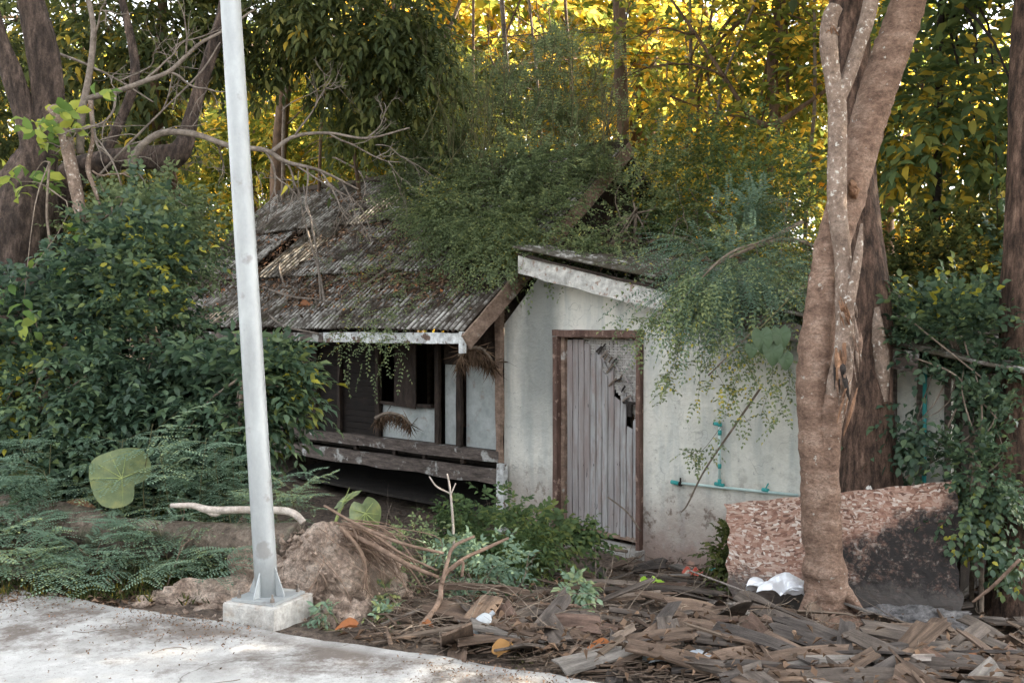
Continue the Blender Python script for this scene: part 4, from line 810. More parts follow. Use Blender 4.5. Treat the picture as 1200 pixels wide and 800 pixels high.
branch_thing('dead_branch', 'curved bare grey branch rising from a forked sapling at the upper left', M['dead_grey'],
    [[(94, 180, 8.2, 13), (96, 130, 8.2, 12), (104, 116, 8.2, 10), (135, 108, 8.2, 9), (168, 96, 8.2, 8), (198, 84, 8.2, 7), (218, 66, 8.2, 6), (236, 50, 8.2, 5), (262, 36, 8.2, 4), (300, 10, 8.2, 3)],
     [(96, 132, 8.2, 13), (104, 90, 8.2, 10), (109, 50, 8.2, 9), (108, 20, 8.2, 8), (98, -20, 8.2, 7)]], 62,
    [(135, 108, 8.2, .5, .9, .6, 6, 2, 4, -.05), (168, 96, 8.2, .6, -.8, .5, 5, 2, 3, 0), (198, 84, 8.2, .8, .5, .5, 5, 2, 4, 0), (218, 66, 8.2, .2, -1, .45, 4, 2, 3, .05), (109, 50, 8.2, .8, -.6, .6, 5, 2, 4, .05), (108, 116, 8.2, .1, 1, .9, 6, 1, 4, -.1)])
branch_thing('dead_sapling', 'peeling forked dead stem hanging down among the bushes beside the old tree', M['bark_dead'],
    [[(62, 125, 8.1, 13), (74, 150, 8.1, 14), (82, 190, 8.1, 15), (90, 228, 8.1, 15), (96, 262, 8.1, 10), (104, 300, 8.1, 7), (108, 360, 8.1, 7)], [(106, 118, 8.15, 5), (109, 160, 8.15, 5), (103, 196, 8.15, 6), (110, 220, 8.15, 5), (117, 240, 8.15, 3)], [(88, 240, 8.1, 7), (100, 275, 8.1, 7), (98, 330, 8.1, 5)]], 63,
    [(108, 200, 8.15, .6, .8, .3, 3, 1, 3, 0), (96, 262, 8.1, 1, .1, .5, 4, 1, 4, .02)])
branch_thing('dead_branch', 'thin diagonal bare branch crossing the yellow leaves above the annex', M['bark_far'],
    [[(900, 148, 12.5, 9), (880, 138, 12.5, 7), (850, 92, 12.5, 5), (815, 40, 12.5, 4), (780, -10, 12.5, 3)], [(902, 150, 12.5, 8), (930, 132, 12.5, 6), (968, 106, 12.5, 5), (1000, 80, 12.5, 4)]], 64,
    [(850, 92, 12.5, -.7, -.2, 1.1, 3.5, 2, 4, 0), (880, 138, 12.5, -1, .4, 1.2, 3.5, 2, 4, 0), (815, 40, 12.5, -.9, .3, 1, 3, 2, 3, 0)])

branch_thing('dead_branch', 'thin tangled grey twigs between the forked sapling and the leaning tree', M['dead_grey'], [[(112, 210, 8.9, 4), (150, 170, 8.9, 4), (190, 130, 8.9, 3), (235, 85, 8.9, 3), (258, 50, 8.9, 2)], [(60, 60, 9.0, 5), (100, 75, 9.0, 4), (140, 95, 9.0, 3), (180, 120, 9.0, 2)]], 65,
    [(150, 170, 8.9, .7, -.5, .8, 3, 2, 5, 0), (190, 130, 8.9, .3, -1, .7, 3, 2, 4, 0), (130, 190, 8.9, 1, .3, .8, 3, 2, 5, -.03), (100, 75, 9.0, .6, .6, .8, 3, 2, 4, -.03), (140, 95, 9.0, .8, -.3, .7, 3, 2, 4, 0), (160, 200, 8.8, .8, .5, .6, 3, 2, 4, -.05), (90, 150, 8.9, .7, -.2, .7, 3, 2, 4, 0), (200, 60, 9, .6, -.6, .7, 3, 2, 4, 0)])
# ================================================================ BACKGROUND TREES
def bl(px, py, Y, rx, ry, w=1.0): return (at(px, py, Y), (rx * Y / F, rx * Y / F * .8, ry * Y / F), w)
def bgtree(label, trunk, blobs, leafm, seed, cat='tree', name='forest_tree', bark='bark_far', **k):
    P, R = pix_path(trunk); return tree(name, label, cat, (P, R), [bl(*q) for q in blobs], M[bark], M[leafm], seed, **k)
# tall ones whose crowns close over the house
bgtree('pale straight trunk rising among yellow leaves above the middle of the roof', [(578, 330, 17, 16), (580, 190, 17, 14), (578, 60, 17, 13), (574, -20, 17, 12), (570, -150, 17, 9)],
       [(560, 20, 17, 120, 70), (650, 90, 17, 90, 60), (500, 120, 17, 80, 60)], 'leaf_gold', 101, ntw=1000, clumps=70, csize=.42, lL=.27, lW=.16, bias=.9)
bgtree('straight grey trunk standing behind the roof gable', [(733, 420, 13.6, 17), (731, 200, 13.6, 15), (728, 100, 13.6, 15), (726, 20, 13.6, 14), (724, -60, 13.6, 14), (720, -320, 13.6, 9)],
       [(720, -350, 13.2, 330, 100), (960, -340, 12.5, 300, 110), (1150, -300, 13.5, 260, 110)], 'leaf_olive', 102, ntw=4200, clumps=170, csize=.5, lL=.22, lW=.12)  # crown spread wide out of view, added to keep sun off the yard
bgtree('broad reddish trunk glowing behind the grey one', [(762, 420, 18, 34), (758, 240, 18, 32), (754, 120, 18, 30), (760, 40, 18, 26), (762, -30, 18, 24), (765, -180, 18, 18)],
       [(800, 40, 18.5, 150, 70), (860, 150, 18.5, 100, 70), (730, 60, 18.2, 70, 60)], 'leaf_gold', 103, ntw=1150, clumps=80, csize=.45, lL=.22, lW=.13, bias=.85)
bgtree('two crooked brown stems right of the gable with yellow green leaves', [(905, 420, 13, 18), (897, 260, 13, 15), (900, 200, 13, 14), (908, 140, 13, 13), (905, 80, 13, 13), (915, 20, 13, 11), (920, -60, 13, 9)],
       [(850, 60, 13.2, 90, 60), (930, 60, 13.2, 70, 60), (840, 180, 13, 90, 50)], 'leaf_far', 104, ntw=800, clumps=60, csize=.32, lL=.17, lW=.08, lo=.2)
bgtree('slim dark forked trunk among dark leaves near the right edge', [(1097, 420, 10.5, 12), (1096, 300, 10.5, 11), (1098, 220, 10.5, 10), (1100, 120, 10.5, 9), (1102, 30, 10.5, 8), (1106, -60, 10.5, 7)],
       [(1120, 60, 10.4, 90, 90, 1.6), (1180, 150, 10.2, 70, 80), (1080, 160, 10.6, 50, 60, .7), (1150, -80, 10.5, 120, 80), (1190, 250, 9.8, 40, 50, .5)], 'leaf_green', 105, bark='black_wood', ntw=720, clumps=55, csize=.28, lL=.20, lW=.085, kind='oval', lo=.2, hi=1.1)
bgtree('thin lit trunk behind the left part of the roof', [(402, 330, 18, 11), (400, 200, 18, 10), (404, 100, 18, 9), (406, 20, 18, 9), (408, -80, 18, 7)],
       [(420, 90, 18, 70, 60), (350, 130, 18, 70, 60), (450, 170, 18, 60, 40)], 'leaf_gold', 106, ntw=850, clumps=60, csize=.36, lL=.17, lW=.1, bias=1.4)
bgtree('dark crown of long drooping leaves hanging in at the top left of centre', [(330, 400, 17.5, 18), (326, 200, 17.3, 17), (340, 60, 16, 16), (352, -20, 14.5, 16), (360, -160, 13, 14)],
       [(380, 20, 11.6, 80, 45, 1.2), (440, 30, 11.4, 60, 45, 1.2), (470, 80, 11.6, 30, 45, .7), (320, 20, 12, 60, 50, 1), (400, -120, 11.8, 130, 70, 1.2), (430, 120, 11.8, 30, 20, .3)], 'leaf_olive', 107, ntw=1500, clumps=70, csize=.26, lL=.15, lW=.05, kind='oval', pairs=3, tl=.22, lo=.0, hi=.85, droop=.9)
bgtree('leafy crown with bright yellow tips above the bare branches at the upper left', [(215, 420, 14.5, 14), (206, 240, 13.5, 14), (180, 120, 11.5, 12), (190, 20, 11.5, 11), (185, -80, 11.5, 9)],
       [(180, 30, 11.4, 70, 45), (120, 60, 11.6, 50, 60), (240, 30, 11.5, 50, 40), (150, 110, 11.8, 60, 50), (90, 30, 11.5, 40, 60), (180, -110, 11.5, 150, 70)], 'leaf_olive', 108, ntw=1000, clumps=55, csize=.26, lL=.17, lW=.06, kind='oval', pairs=3, tl=.22, lo=.05, hi=1.02, droop=.6)
bgtree('dusky olive tree behind the old tree at the left edge', [(60, 420, 13, 16), (50, 240, 13, 14), (40, 100, 13, 12), (30, -60, 13, 9)],
       [(20, 60, 12.6, 70, 70), (80, 150, 12.6, 60, 60), (0, 180, 12.6, 60, 70), (-60, 80, 12.6, 70, 90), (110, 220, 12.4, 50, 40), (60, -20, 12.8, 80, 50)], 'leaf_olive', 111, ntw=1500, clumps=85, csize=.28, lL=.14, lW=.06, pairs=3, tl=.24, lo=0, hi=.95, droop=.5)
bgtree('green gold tree filling the gap between the pole and the dark hanging crown', [(300, 420, 19, 12), (296, 260, 19, 11), (300, 150, 19, 10), (310, 40, 19, 9)],
       [(300, 130, 19, 60, 60), (250, 120, 19.2, 60, 60), (350, 170, 19, 60, 40), (220, 180, 19, 50, 40)], 'leaf_far', 109, ntw=800, clumps=55, csize=.34, lL=.16, lW=.09, lo=.1, hi=1)
bgtree('yellow green tree with large leaves behind the forked trunk', [(1040, 420, 15, 14), (1042, 280, 15, 12), (1038, 150, 15, 11), (1040, 20, 15, 10), (1040, -60, 15, 8)],
       [(960, 70, 14.8, 70, 70), (1060, 60, 15, 60, 80), (960, 180, 14.8, 50, 50)], 'leaf_gold', 110, ntw=700, clumps=50, csize=.36, lL=.19, lW=.1, bias=1.2)
# unseen trees added right of the view so that their crowns shade the yard
for i, (x, y, zt_, rr_) in enumerate(((9.0, 9.5, 7.0, 3.0), (11.5, 13.5, 7.5, 3.4), (8.5, 3.5, 6.5, 2.8), (13.5, 8.0, 7.5, 3.4), (12.0, 2.5, 7.5, 3.2))):
    tree('added_shade_tree', ['added shade tree with a round crown just beyond the right edge', 'tall added shade tree standing behind the one at the right edge', 'added shade tree leaning over the road right of the camera', 'wide added shade tree far right behind the road', 'wide added shade tree over the road far right'][i], 'tree',
         ([(x, y, 0), (x + .1, y, zt_ * .35), (x - .1, y + .1, zt_ * .7)], [.22, .17, .10]), [((x, y, zt_), (rr_, rr_, 2.3), 1)], M['bark_far'], M['leaf_olive'], 180 + i, ntw=1500, clumps=80, csize=.55, lL=.18, lW=.09)
# unseen trees added across the road, behind the camera, to cut low sky light
for i, (x, y, zt_, rr_) in enumerate(((-9, -8.5, 3.6, 3.4), (-3, -10.5, 3.9, 3.6), (3.5, -9.5, 3.5, 3.4), (9.5, -8.0, 3.7, 3.5), (-14, -3.0, 3.6, 3.4))):
    tree('added_shade_tree', ['added bushy shade tree across the road, second from the left', 'added bushy shade tree across the road straight behind the viewpoint', 'added bushy shade tree across the road behind and to the right', 'added bushy shade tree across the road far to the right', 'added bushy shade tree across the road farthest left'][i], 'tree',
         ([(x, y, 0), (x + .1, y, zt_ * .35), (x - .1, y + .1, zt_ * .7)], [.2, .15, .10]), [((x, y, zt_), (rr_, rr_ * .7, 2.8), 1)], M['bark_far'], M['leaf_olive'], 190 + i, ntw=1300, clumps=80, csize=.5, lL=.22, lW=.12)
# thin saplings and hanging stems between the crowns
SAP = [(430, 14.5, 5, 'thin pale sapling rising behind the ridge left of the creeper'), (470, 15, 4, 'slim stem behind the left end of the creeper'), (505, 15.5, 7, 'brown sapling showing through the top of the creeper at left'), (545, 14.2, 4, 'slender stem beside the pale straight trunk'), (612, 14.8, 7, 'brown young trunk right of the pale straight trunk'),
       (640, 14, 4, 'leaning thin sapling over the middle of the creeper'), (668, 15, 5, 'thin dark sapling halfway between pale and grey trunks'), (700, 13.8, 3.5, 'wiry stem just left of the grey trunk'), (790, 13.5, 5, 'thin sapling right of the broad reddish trunk'), (822, 14, 4, 'slim bent sapling above the annex roof'),
       (868, 12.8, 4, 'thin dark stem left of the two crooked stems'), (938, 12.5, 5, 'brown sapling close left of the forked trunk'), (1062, 11.5, 5, 'thin trunk right behind the thick trunk'), (1135, 11, 5, 'slim dark sapling left of the edge trunk'), (330, 16, 5, 'thin sapling over the left end of the ridge'), (370, 15.5, 4, 'pale wiry stem behind the dead branch')]
r_ = np.random.default_rng(160)
for k, (px, Yd, wd, lb) in enumerate(SAP):
    l1, l2 = r_.normal(0, 14), r_.normal(0, 26); P, R = pix_path([(px, 420, Yd, wd * 1.3), (px + l1 * .4, 250, Yd, wd), (px + l1, 120, Yd, wd * .9), (px + l2, -20, Yd, wd * .7), (px + l2 * 1.4, -160, Yd, wd * .4)])
    P[0][2] = gh0(P[0][0], P[0][1]); root = empty('sapling', P[0], lb, 'sapling'); V, Fc = tube(P, R, 34, 7, .06, seed=k); mobj('trunk', V, Fc, M[['bark_far', 'dead_grey', 'twig'][k % 3]], root, smooth=True)
    for q in range(4):
        f = r_.uniform(.35, .85); p = P[1] * (1 - f) + P[3] * f; b = B(); bare_branch(b, r_, p, np.array([r_.choice([-1, 1]) * r_.uniform(.4, 1), r_.normal(0, .3), r_.uniform(-.1, 1)]), r_.uniform(.8, 2), wd * .22 * Yd / F, 2, .35, 3, 0, 4); b.obj('limb', M['bark_far'], root, smooth=True)
# scrub behind the house
def shrub(label, stem, blobs, leafm, seed, name='shrub', cat='shrub', **k):
    k.setdefault('nlimb', 14); k.setdefault('rough', .05)
    P, R = pix_path(stem); return tree(name, label, cat, (P, R), [bl(*q) for q in blobs], M['twig'], M[leafm], seed, seg=6, **k)
shrub('fine leaved olive scrub behind the annex roof, left of the trunks', [(850, 420, 11.2, 7), (850, 330, 11.2, 5), (860, 260, 11.2, 4)],
      [(800, 290, 11, 45, 50), (860, 270, 11.2, 60, 60), (920, 290, 11, 50, 60), (820, 210, 11.6, 60, 40, .8), (900, 210, 11.8, 60, 40, .8)], 'leaf_green', 121, ntw=1700, clumps=110, csize=.2, lL=.055, lW=.03, pairs=6, tl=.26, lo=.1, hi=1)
shrub('olive scrub with yellow flecks behind the trunks at the right', [(1120, 420, 10.6, 7), (1120, 350, 10.6, 5), (1110, 300, 10.6, 4)],
      [(1070, 320, 10.2, 50, 30), (1140, 310, 10.2, 60, 40), (1190, 330, 10, 40, 40), (1130, 350, 9.8, 60, 20)], 'leaf_olive', 122, ntw=1600, clumps=90, csize=.2, lL=.065, lW=.04, pairs=5, tl=.26, lo=.05, hi=.98)
shrub('light green scrub growing behind the ridge at the left', [(470, 330, 14.5, 6), (470, 240, 14.5, 5)],
      [(490, 170, 15.5, 55, 30), (430, 165, 16.5, 50, 25), (540, 150, 15.0, 60, 40), (350, 190, 18.5, 60, 18), (520, 100, 14.8, 50, 30, .5)], 'leaf_far', 123, ntw=2000, clumps=90, csize=.24, lL=.08, lW=.05, pairs=5, tl=.3, lo=.1, hi=.9)
# far sunlit forest, one row behind another
ORD = [['first', 'second', 'third', 'fourth', 'fifth', 'sixth', 'seventh', 'eighth', 'ninth', 'tenth', 'eleventh', 'twelfth', 'thirteenth', 'fourteenth']] * 2
kk = 0
for row, (Yr, step, top) in enumerate(((23, 190, 70), (30, 210, 60))):
    for px in range(-260 + row * 60, 1500, step):
        kk += 1; r2 = random.Random(kk * 7 + row); x = px + r2.uniform(-30, 30); Y_ = Yr + r2.uniform(-1.5, 1.5); hgt = top + r2.uniform(-50, 50)
        side = 'left of the pole' if x < 265 else 'between pole and gable' if x < 740 else 'between gable and forked tree' if x < 980 else 'right of the forked tree'
        rr = ['nearer row', 'farthest row'][row]
        gold = 'leaf_gold' if x > 440 else 'leaf_far'; nt_ = 850 if x > 440 else 1250
        bgtree(f'sunlit tree {ORD[row][(px + 260) // step]} from the left in the {rr} of far forest', [(x, 420, Y_, 11), (x + 6, 200, Y_, 9), (x - 4, hgt, Y_, 7)],
               [(x, hgt + 40, Y_, 85, 60), (x + 30, hgt + 130, Y_, 95, 60), (x - 30, hgt + 210, Y_, 90, 60), (x, 330, Y_, 90, 50)], gold, 200 + kk,
               ntw=nt_, clumps=70, csize=.5, lL=.24, lW=.15, tl=.45, pairs=3, bias=.8, nlimb=6, group='far forest trees')

# ================================================================ LEFT BUSHES
def pinnate(name, parent, mat, r_, Pp, D, length, pairs, lL, lW, **k):
    return foliage(name, parent, mat, r_, Pp, D, length, pairs, lL, lW, opposite=True, **k)
shrub('dense dark green bush at the left edge under the old tree', [(40, 640, 7.4, 12), (45, 520, 7.4, 9), (60, 420, 7.4, 6)],
      [(30, 400, 7.6, 60, 60), (40, 480, 7.4, 70, 60), (100, 380, 7.7, 60, 50), (90, 460, 7.3, 60, 60), (10, 530, 7.2, 50, 30), (70, 530, 7.2, 60, 30)], 'leaf_dark', 301, ntw=1500, clumps=85, csize=.15, lL=.085, lW=.042, pairs=4, tl=.22, kind='oval', droop=.5, lo=.1, hi=.97)
shrub('tall dark green bush in the middle of the left thicket', [(190, 640, 7.6, 12), (185, 500, 7.7, 9), (180, 380, 7.8, 6)],
      [(150, 320, 8.0, 50, 45), (165, 305, 8.1, 38, 34), (140, 400, 7.7, 70, 60), (185, 400, 7.8, 50, 50), (170, 470, 7.4, 60, 50), (150, 530, 7.3, 60, 25)], 'leaf_dark', 302, ntw=1900, clumps=100, csize=.15, lL=.08, lW=.04, pairs=4, tl=.22, kind='oval', droop=.5, lo=.15, hi=.98)
shrub('dark green bush with larger glossy leaves beside the pole, before the veranda', [(280, 640, 7.0, 10), (280, 520, 7.0, 8), (285, 440, 7.0, 6)],
      [(245, 445, 7.3, 45, 40), (285, 448, 7.2, 32, 34), (320, 445, 7.1, 22, 28), (245, 510, 7.1, 50, 40), (295, 500, 7.1, 30, 30), (230, 560, 7.0, 40, 20)], 'leaf_dark', 303, ntw=800, clumps=70, csize=.10, lL=.10, lW=.045, pairs=3, tl=.2, kind='oval', droop=.5, lo=.2, hi=.97)
shrub('fine leaved green bush climbing on the left end of the roof', [(215, 420, 8.8, 7), (215, 330, 8.8, 5), (220, 280, 8.8, 4)],
      [(190, 268, 8.9, 38, 22), (180, 290, 8.7, 50, 40), (120, 290, 8.8, 40, 40)], 'leaf_vine', 304, ntw=1000, clumps=60, csize=.14, lL=.06, lW=.03, pairs=5, tl=.25, kind='oval', lo=0, hi=.8)
shrub('sprig of broad light green leaves hanging before the old trunk', [(60, 330, 8.0, 4), (55, 250, 8.0, 3), (58, 190, 8.0, 3)],
      [(60, 150, 8.0, 22, 20), (40, 205, 8.0, 26, 15), (25, 350, 7.4, 22, 20), (80, 300, 8.0, 30, 20, .6)], 'leaf_big', 305, ntw=36, clumps=14, csize=.1, lL=.13, lW=.075, pairs=2, tl=.2, kind='oval', droop=.7, nlimb=4)
# bushes carrying on beyond both edges of the view
for k, (px, py, Yd, r1, lf, lb) in enumerate([(-110, 420, 7.8, 110, 'leaf_dark', 'dark bush just beyond the left edge'), (-300, 440, 8.4, 120, 'leaf_olive', 'olive bush farther left along the road'), (-120, 330, 10.5, 110, 'leaf_green', 'green bush behind the old tree'), (1330, 440, 8.2, 110, 'leaf_dark', 'dark bush just beyond the edge tree'),
                                          (1520, 450, 8.6, 120, 'leaf_olive', 'olive bush farther right along the yard'), (1400, 360, 11.5, 130, 'leaf_green', 'green bush in the clearing behind the edge tree'), (1650, 380, 13, 140, 'leaf_olive', 'olive bush at the far side of the clearing')]):
    shrub(lb, [(px, 600, Yd, 9), (px, 500, Yd, 8), (px, 400, Yd, 6)], [(px - r1 * .3, py, Yd, r1 * .6, r1 * .7), (px + r1 * .4, py + 30, Yd - .2, r1 * .6, r1 * .6), (px, py + 90, Yd - .3, r1 * .8, r1 * .5)], lf, 330 + k, ntw=650, clumps=60, csize=.18, lL=.10, lW=.05, pairs=4, tl=.25)
# feathery seedlings along the road edge
def fern_plant(px, py, Yg, seed, label, nf=12, group=None, scale=1.0, mat='leaf_fern'):
    """px, py: where its top shows; Yg: how far off it stands"""
    r_ = np.random.default_rng(seed); tpp = at(px, py, Yg); g = np.array([tpp[0], Yg, gh0(tpp[0], Yg)]); hh = max(.12, tpp[2] - g[2])
    root = empty('feathery_seedling', g, label, 'plant', group)
    b = B(); tips = []
    for k in range(max(1, nf // 5)):
        top = g + [r_.normal(0, .12) * scale, r_.normal(0, .08), hh * r_.uniform(.75, 1.05)]
        V, Fc = tube([g + [r_.normal(0, .03), 0, -.03], (g + top) / 2 + r_.normal(0, .03, 3), top], [.006, .004, .002], 8, 5); b.add(V, Fc); tips.append(top)
    b.obj('stem', M['twig_green'], root, smooth=True)
    Pf, Df = [], []
    for k in range(nf):
        tp_ = tips[k % len(tips)]; f = r_.uniform(.45, 1.0) ** .7; Pf.append(g * (1 - f) + tp_ * f); a_ = r_.uniform(0, 6.28)
        Df.append([math.cos(a_) * .9, math.sin(a_) * .6 - .2, r_.uniform(.0, .8)])
    Pf, Df = np.array(Pf), nrm(np.array(Df)); FL = .26 * scale * r_.uniform(.7, 1.2, nf)
    # pinnae along the frond, then leaflets along each pinna
    n = nf; S = nrm(np.cross(Df, [0, 0, 1.0])); PP, DD, UU = [], [], []
    Vt, Ft = twig_geo(Pf, Df, FL, .0018)
    for k in range(5):
        f = (k + .8) / 5.2
        for s in (-1, 1):
            p = Pf + Df * (FL * f)[:, None]; p[:, 2] -= .30 * FL * f * f
            PP.append(p); DD.append(nrm(Df * .55 + s * S * .85 + [0, 0, -.15] + r_.normal(0, .08, (n, 3)))); UU.append(np.tile([0, 0, 1.0], (n, 1)) + r_.normal(0, .12, (n, 3)))
    PP, DD, UU = np.vstack(PP), np.vstack(DD), np.vstack(UU)
    P_, D_, N_, L_, W_ = sprays(r_, PP, DD, (.095 * scale), 7, .020 * scale, .011 * scale, 1.25, .2, .06, True, up=UU)
    V, Fc, per = leaves(P_, D_, N_, L_, W_, 'diamond', .1, .05)
    mobj('fronds', V, Fc, M[mat], root, rnd=np.repeat(np.clip(r_.uniform(0, .9, len(P_)) * .5 + np.repeat(r_.uniform(0, .6), len(P_)), 0, 1), per))
    mobj('stalks', Vt, Ft, M['twig_green'], root)
    return root
fr_ = np.random.default_rng(5)
FSP = [(15, 640, 6.0, 'at the far left road edge'), (52, 655, 5.95, 'low at the road edge under the broken wood'), (95, 650, 6.0, 'low before the broken wood piece'), (135, 655, 5.9, 'nearest the road below the round leaf'), (175, 650, 5.95, 'at the road edge before the middle of the log'),
  (215, 655, 5.95, 'at the road edge before the right part of the log'), (250, 640, 6.05, 'nearest the pole on its left'), (30, 615, 6.2, 'leaning over the left end of the log'), (75, 630, 6.15, 'before the left end of the log'), (120, 625, 6.1, 'covering the log below the round leaf'),
  (165, 615, 6.15, 'rising before the middle of the log'), (200, 610, 6.15, 'rising before the right half of the log'), (240, 612, 6.15, 'hanging over the log beside the pole'), (10, 575, 6.5, 'behind the log at the left edge'), (60, 570, 6.55, 'behind the broken wood piece'),
  (105, 585, 6.5, 'right under the round elephant ear leaf'), (185, 575, 6.5, 'tall behind the log right of the round leaf'), (225, 570, 6.55, 'tall behind the log left of the pale branch'), (20, 530, 6.5, 'tall at the left edge before the dark bush'), (75, 535, 6.5, 'tall left of the round leaf before the dark bush'),
  (205, 525, 6.5, 'high before the bush above the pale branch'), (160, 540, 6.5, 'behind the round leaf'), (250, 545, 6.4, 'high just left of the pole'), (120, 520, 6.55, 'high over the round leaf'), (40, 590, 6.4, 'between broken wood and left edge'), (145, 600, 6.3, 'standing over the stalk of the round leaf'),
  (50, 480, 6.6, 'highest against the dark bush at the left'), (180, 490, 6.6, 'highest against the dark bush in the middle'), (240, 500, 6.5, 'highest against the dark bush by the pole'), (10, 500, 6.6, 'very tall at the left edge of the view')]
for i, (x, y, Yd, wh) in enumerate(FSP):
    fern_plant(x, y, Yd, 400 + i, f'feathery blue green seedling {wh}', nf=7, group='feathery roadside seedlings', scale=fr_.uniform(1.15, 1.5))
for i, (x, y, Yd, lb) in enumerate([(275, 500, 6.6, 'feathery seedling standing tall left of the pole before the glossy bush'), (345, 560, 6.3, 'feathery seedling between pole and earth mound top'), (335, 610, 6.1, 'small yellowish feathery seedling right behind the pole'), (285, 575, 6.3, 'feathery seedling behind the pole at the pale branch')]):
    fern_plant(x, y, Yd, 440 + i, lb, nf=14, scale=1.1)
r_ = np.random.default_rng(450)
for k, lb in enumerate(['thin reddish dead stem leaning among the seedlings at far left', 'dry forked stem standing between the round leaf and the pole', 'bent dry stem in front of the log', 'tall thin dry stem in the dark bush behind the log', 'brown arching stem just left of the pole', 'dry stem leaning right at the road edge by the seedlings']):
    px, py, Yd = [(30, 640, 6.1), (215, 660, 6.2), (150, 690, 6.0), (95, 560, 6.9), (262, 680, 6.1), (190, 700, 5.9)][k]; g = at(px, py, Yd); g[2] = gh0(g[0], g[1]); b = B()
    bare_branch(b, r_, g, np.array([r_.normal(0, .5), 0, 1.0]), [.6, .55, .4, .9, .5, .35][k], .005, 1, .35, 3, 0, 5); tag(b.obj('dead_weed', M['root'], smooth=True), lb, 'dead weed')
# grass at the verge
def tufts(name, label, pts, seed, h=.12, kind='stuff', mat='leaf_fern', n=14):
    r_ = np.random.default_rng(seed); P_ = np.repeat(np.array(pts), n, 0) + r_.normal(0, .035, (len(pts) * n, 3)) * [1, 1, 0]
    D_ = nrm(r_.normal(0, .45, P_.shape) * [1, 1, .2] + [0, 0, 1]); L_ = h * r_.uniform(.5, 1.3, len(P_)); Nn = r_.normal(0, 1, P_.shape)
    V, Fc, per = leaves(P_, D_, Nn, L_, L_ * .07 + .002, 'diamond', .1, .25); o = mobj(name, V, Fc, M[mat], rnd=np.repeat(r_.uniform(0, 1, len(P_)), per)); tag(o, label, 'grass', kind=kind); return o
gp = []
for k in range(150):
    x = fr_.uniform(-20, 300); y = fr_.uniform(675, 703) + x * .03; gp.append(G(x, y))
tufts('grass', 'low green grass along the road edge by the seedlings', gp, 9, .07, mat='leaf_olive')
gp = [G(fr_.uniform(150, 290), fr_.uniform(655, 690)) for k in range(60)]
tufts('grass', 'taller grass tufts between the log and the pole', gp, 10, .15, mat='leaf_vine')

# ================================================================ FALLEN TREE WITH ITS EARTH BALL
def lump(name, parent, mat, c, rad, seed, nlat=40, nlon=64, amp=.12, cut=None):
    r_ = np.random.default_rng(seed); th = np.linspace(0, np.pi, nlat); phi = np.linspace(0, 2 * np.pi, nlon, endpoint=False)
    T_, P_ = np.meshgrid(th, phi, indexing='ij'); d = np.stack([np.sin(T_) * np.cos(P_), np.sin(T_) * np.sin(P_), np.cos(T_)], -1)
    f = np.ones(T_.shape)
    for k in range(26):
        v = r_.normal(0, 1, 3) * (1.6 + k * .55); f += amp * np.sin(d @ v + r_.uniform(0, 6.28)) / (1 + k * .22)
    f += (r_.normal(0, amp * .45, f.shape) + amp * .5 * np.sign(np.sin(T_ * 17 + 3 * np.sin(P_ * 5))) * np.sin(P_ * 13 + T_ * 4)) * np.sin(T_)
    V = d * f[..., None] * np.array(rad)
    if cut: V = cut(V)
    V = V + np.array(c); idx = np.arange(nlat * nlon).reshape(nlat, nlon); nx_ = np.roll(idx, -1, 1)
    Fc = np.stack([idx[:-1], idx[1:], nx_[1:], nx_[:-1]], -1).reshape(-1, 4)
    return mobj(name, V.reshape(-1, 3), Fc, mat, parent, smooth=True)
mc = at(372, 690, 5.75)
fallen = empty('fallen_tree', [mc[0], mc[1], float(gh(mc[0], mc[1]))], 'uprooted small tree lying behind the pole, its ball of pale earth and roots upright', 'fallen tree')
def shear(V):
    V = V.copy(); z = V[..., 2]; V[..., 0] = np.where(V[..., 0] < 0, V[..., 0] * (1.35 - .9 * np.clip(z, -.3, .5)), V[..., 0] * (1.0)); V[..., 0] += .10 * np.clip(z, 0, 1); return V
lump('root_ball', fallen, M['soil_ball'], [at(376, 600, 5.75)[0], 5.80, .03], (.25, .26, .36), 5, 56, 90, amp=.05, cut=shear)
lump('root_ball', fallen, M['soil_ball'], [at(325, 600, 5.95)[0], 5.95, -.03], (.30, .22, .26), 13, amp=.12)
lump('root_ball', fallen, M['soil_ball'], [at(425, 600, 5.75)[0], 5.95, -.04], (.20, .22, .30), 14, amp=.14)
P, R = pix_path([(352, 640, 5.98, 52), (300, 638, 6.1, 50), (220, 632, 6.25, 46), (150, 628, 6.35, 44), (90, 612, 6.5, 40), (40, 600, 6.7, 36), (-40, 585, 7.0, 34)])
V, Fc = tube(P, R, 60, 18, .05, seed=5, ring=.015); mobj('trunk', V, Fc, M['log'], fallen, smooth=True)
r_ = np.random.default_rng(77)
for k in range(85):
    px0, py0 = 398 + r_.uniform(0, 30), 612 + r_.uniform(-4, 30) ; Y0 = 5.72 + r_.uniform(-.08, .15)
    tx = px0 + r_.uniform(-5, 100) ** 1.0; ty = 645 + r_.uniform(0, 75); wd = r_.choice([.8, 1, 1.3, 1.6, 2.4])
    b = B(); mx_ = (px0 + tx) / 2 + r_.normal(4, 12); my_ = py0 + (ty - py0) * r_.uniform(.1, .6)
    P, R = pix_path([(px0, py0, Y0, wd), (mx_, my_, Y0 + r_.normal(0, .05), wd * .8), (tx, ty, Y0 + r_.normal(0, .08), wd * .3)]); V, Fc = tube(P, R, 12, 5, .1, seed=k); b.add(V, Fc); b.obj('root', M['root'], fallen, smooth=True)
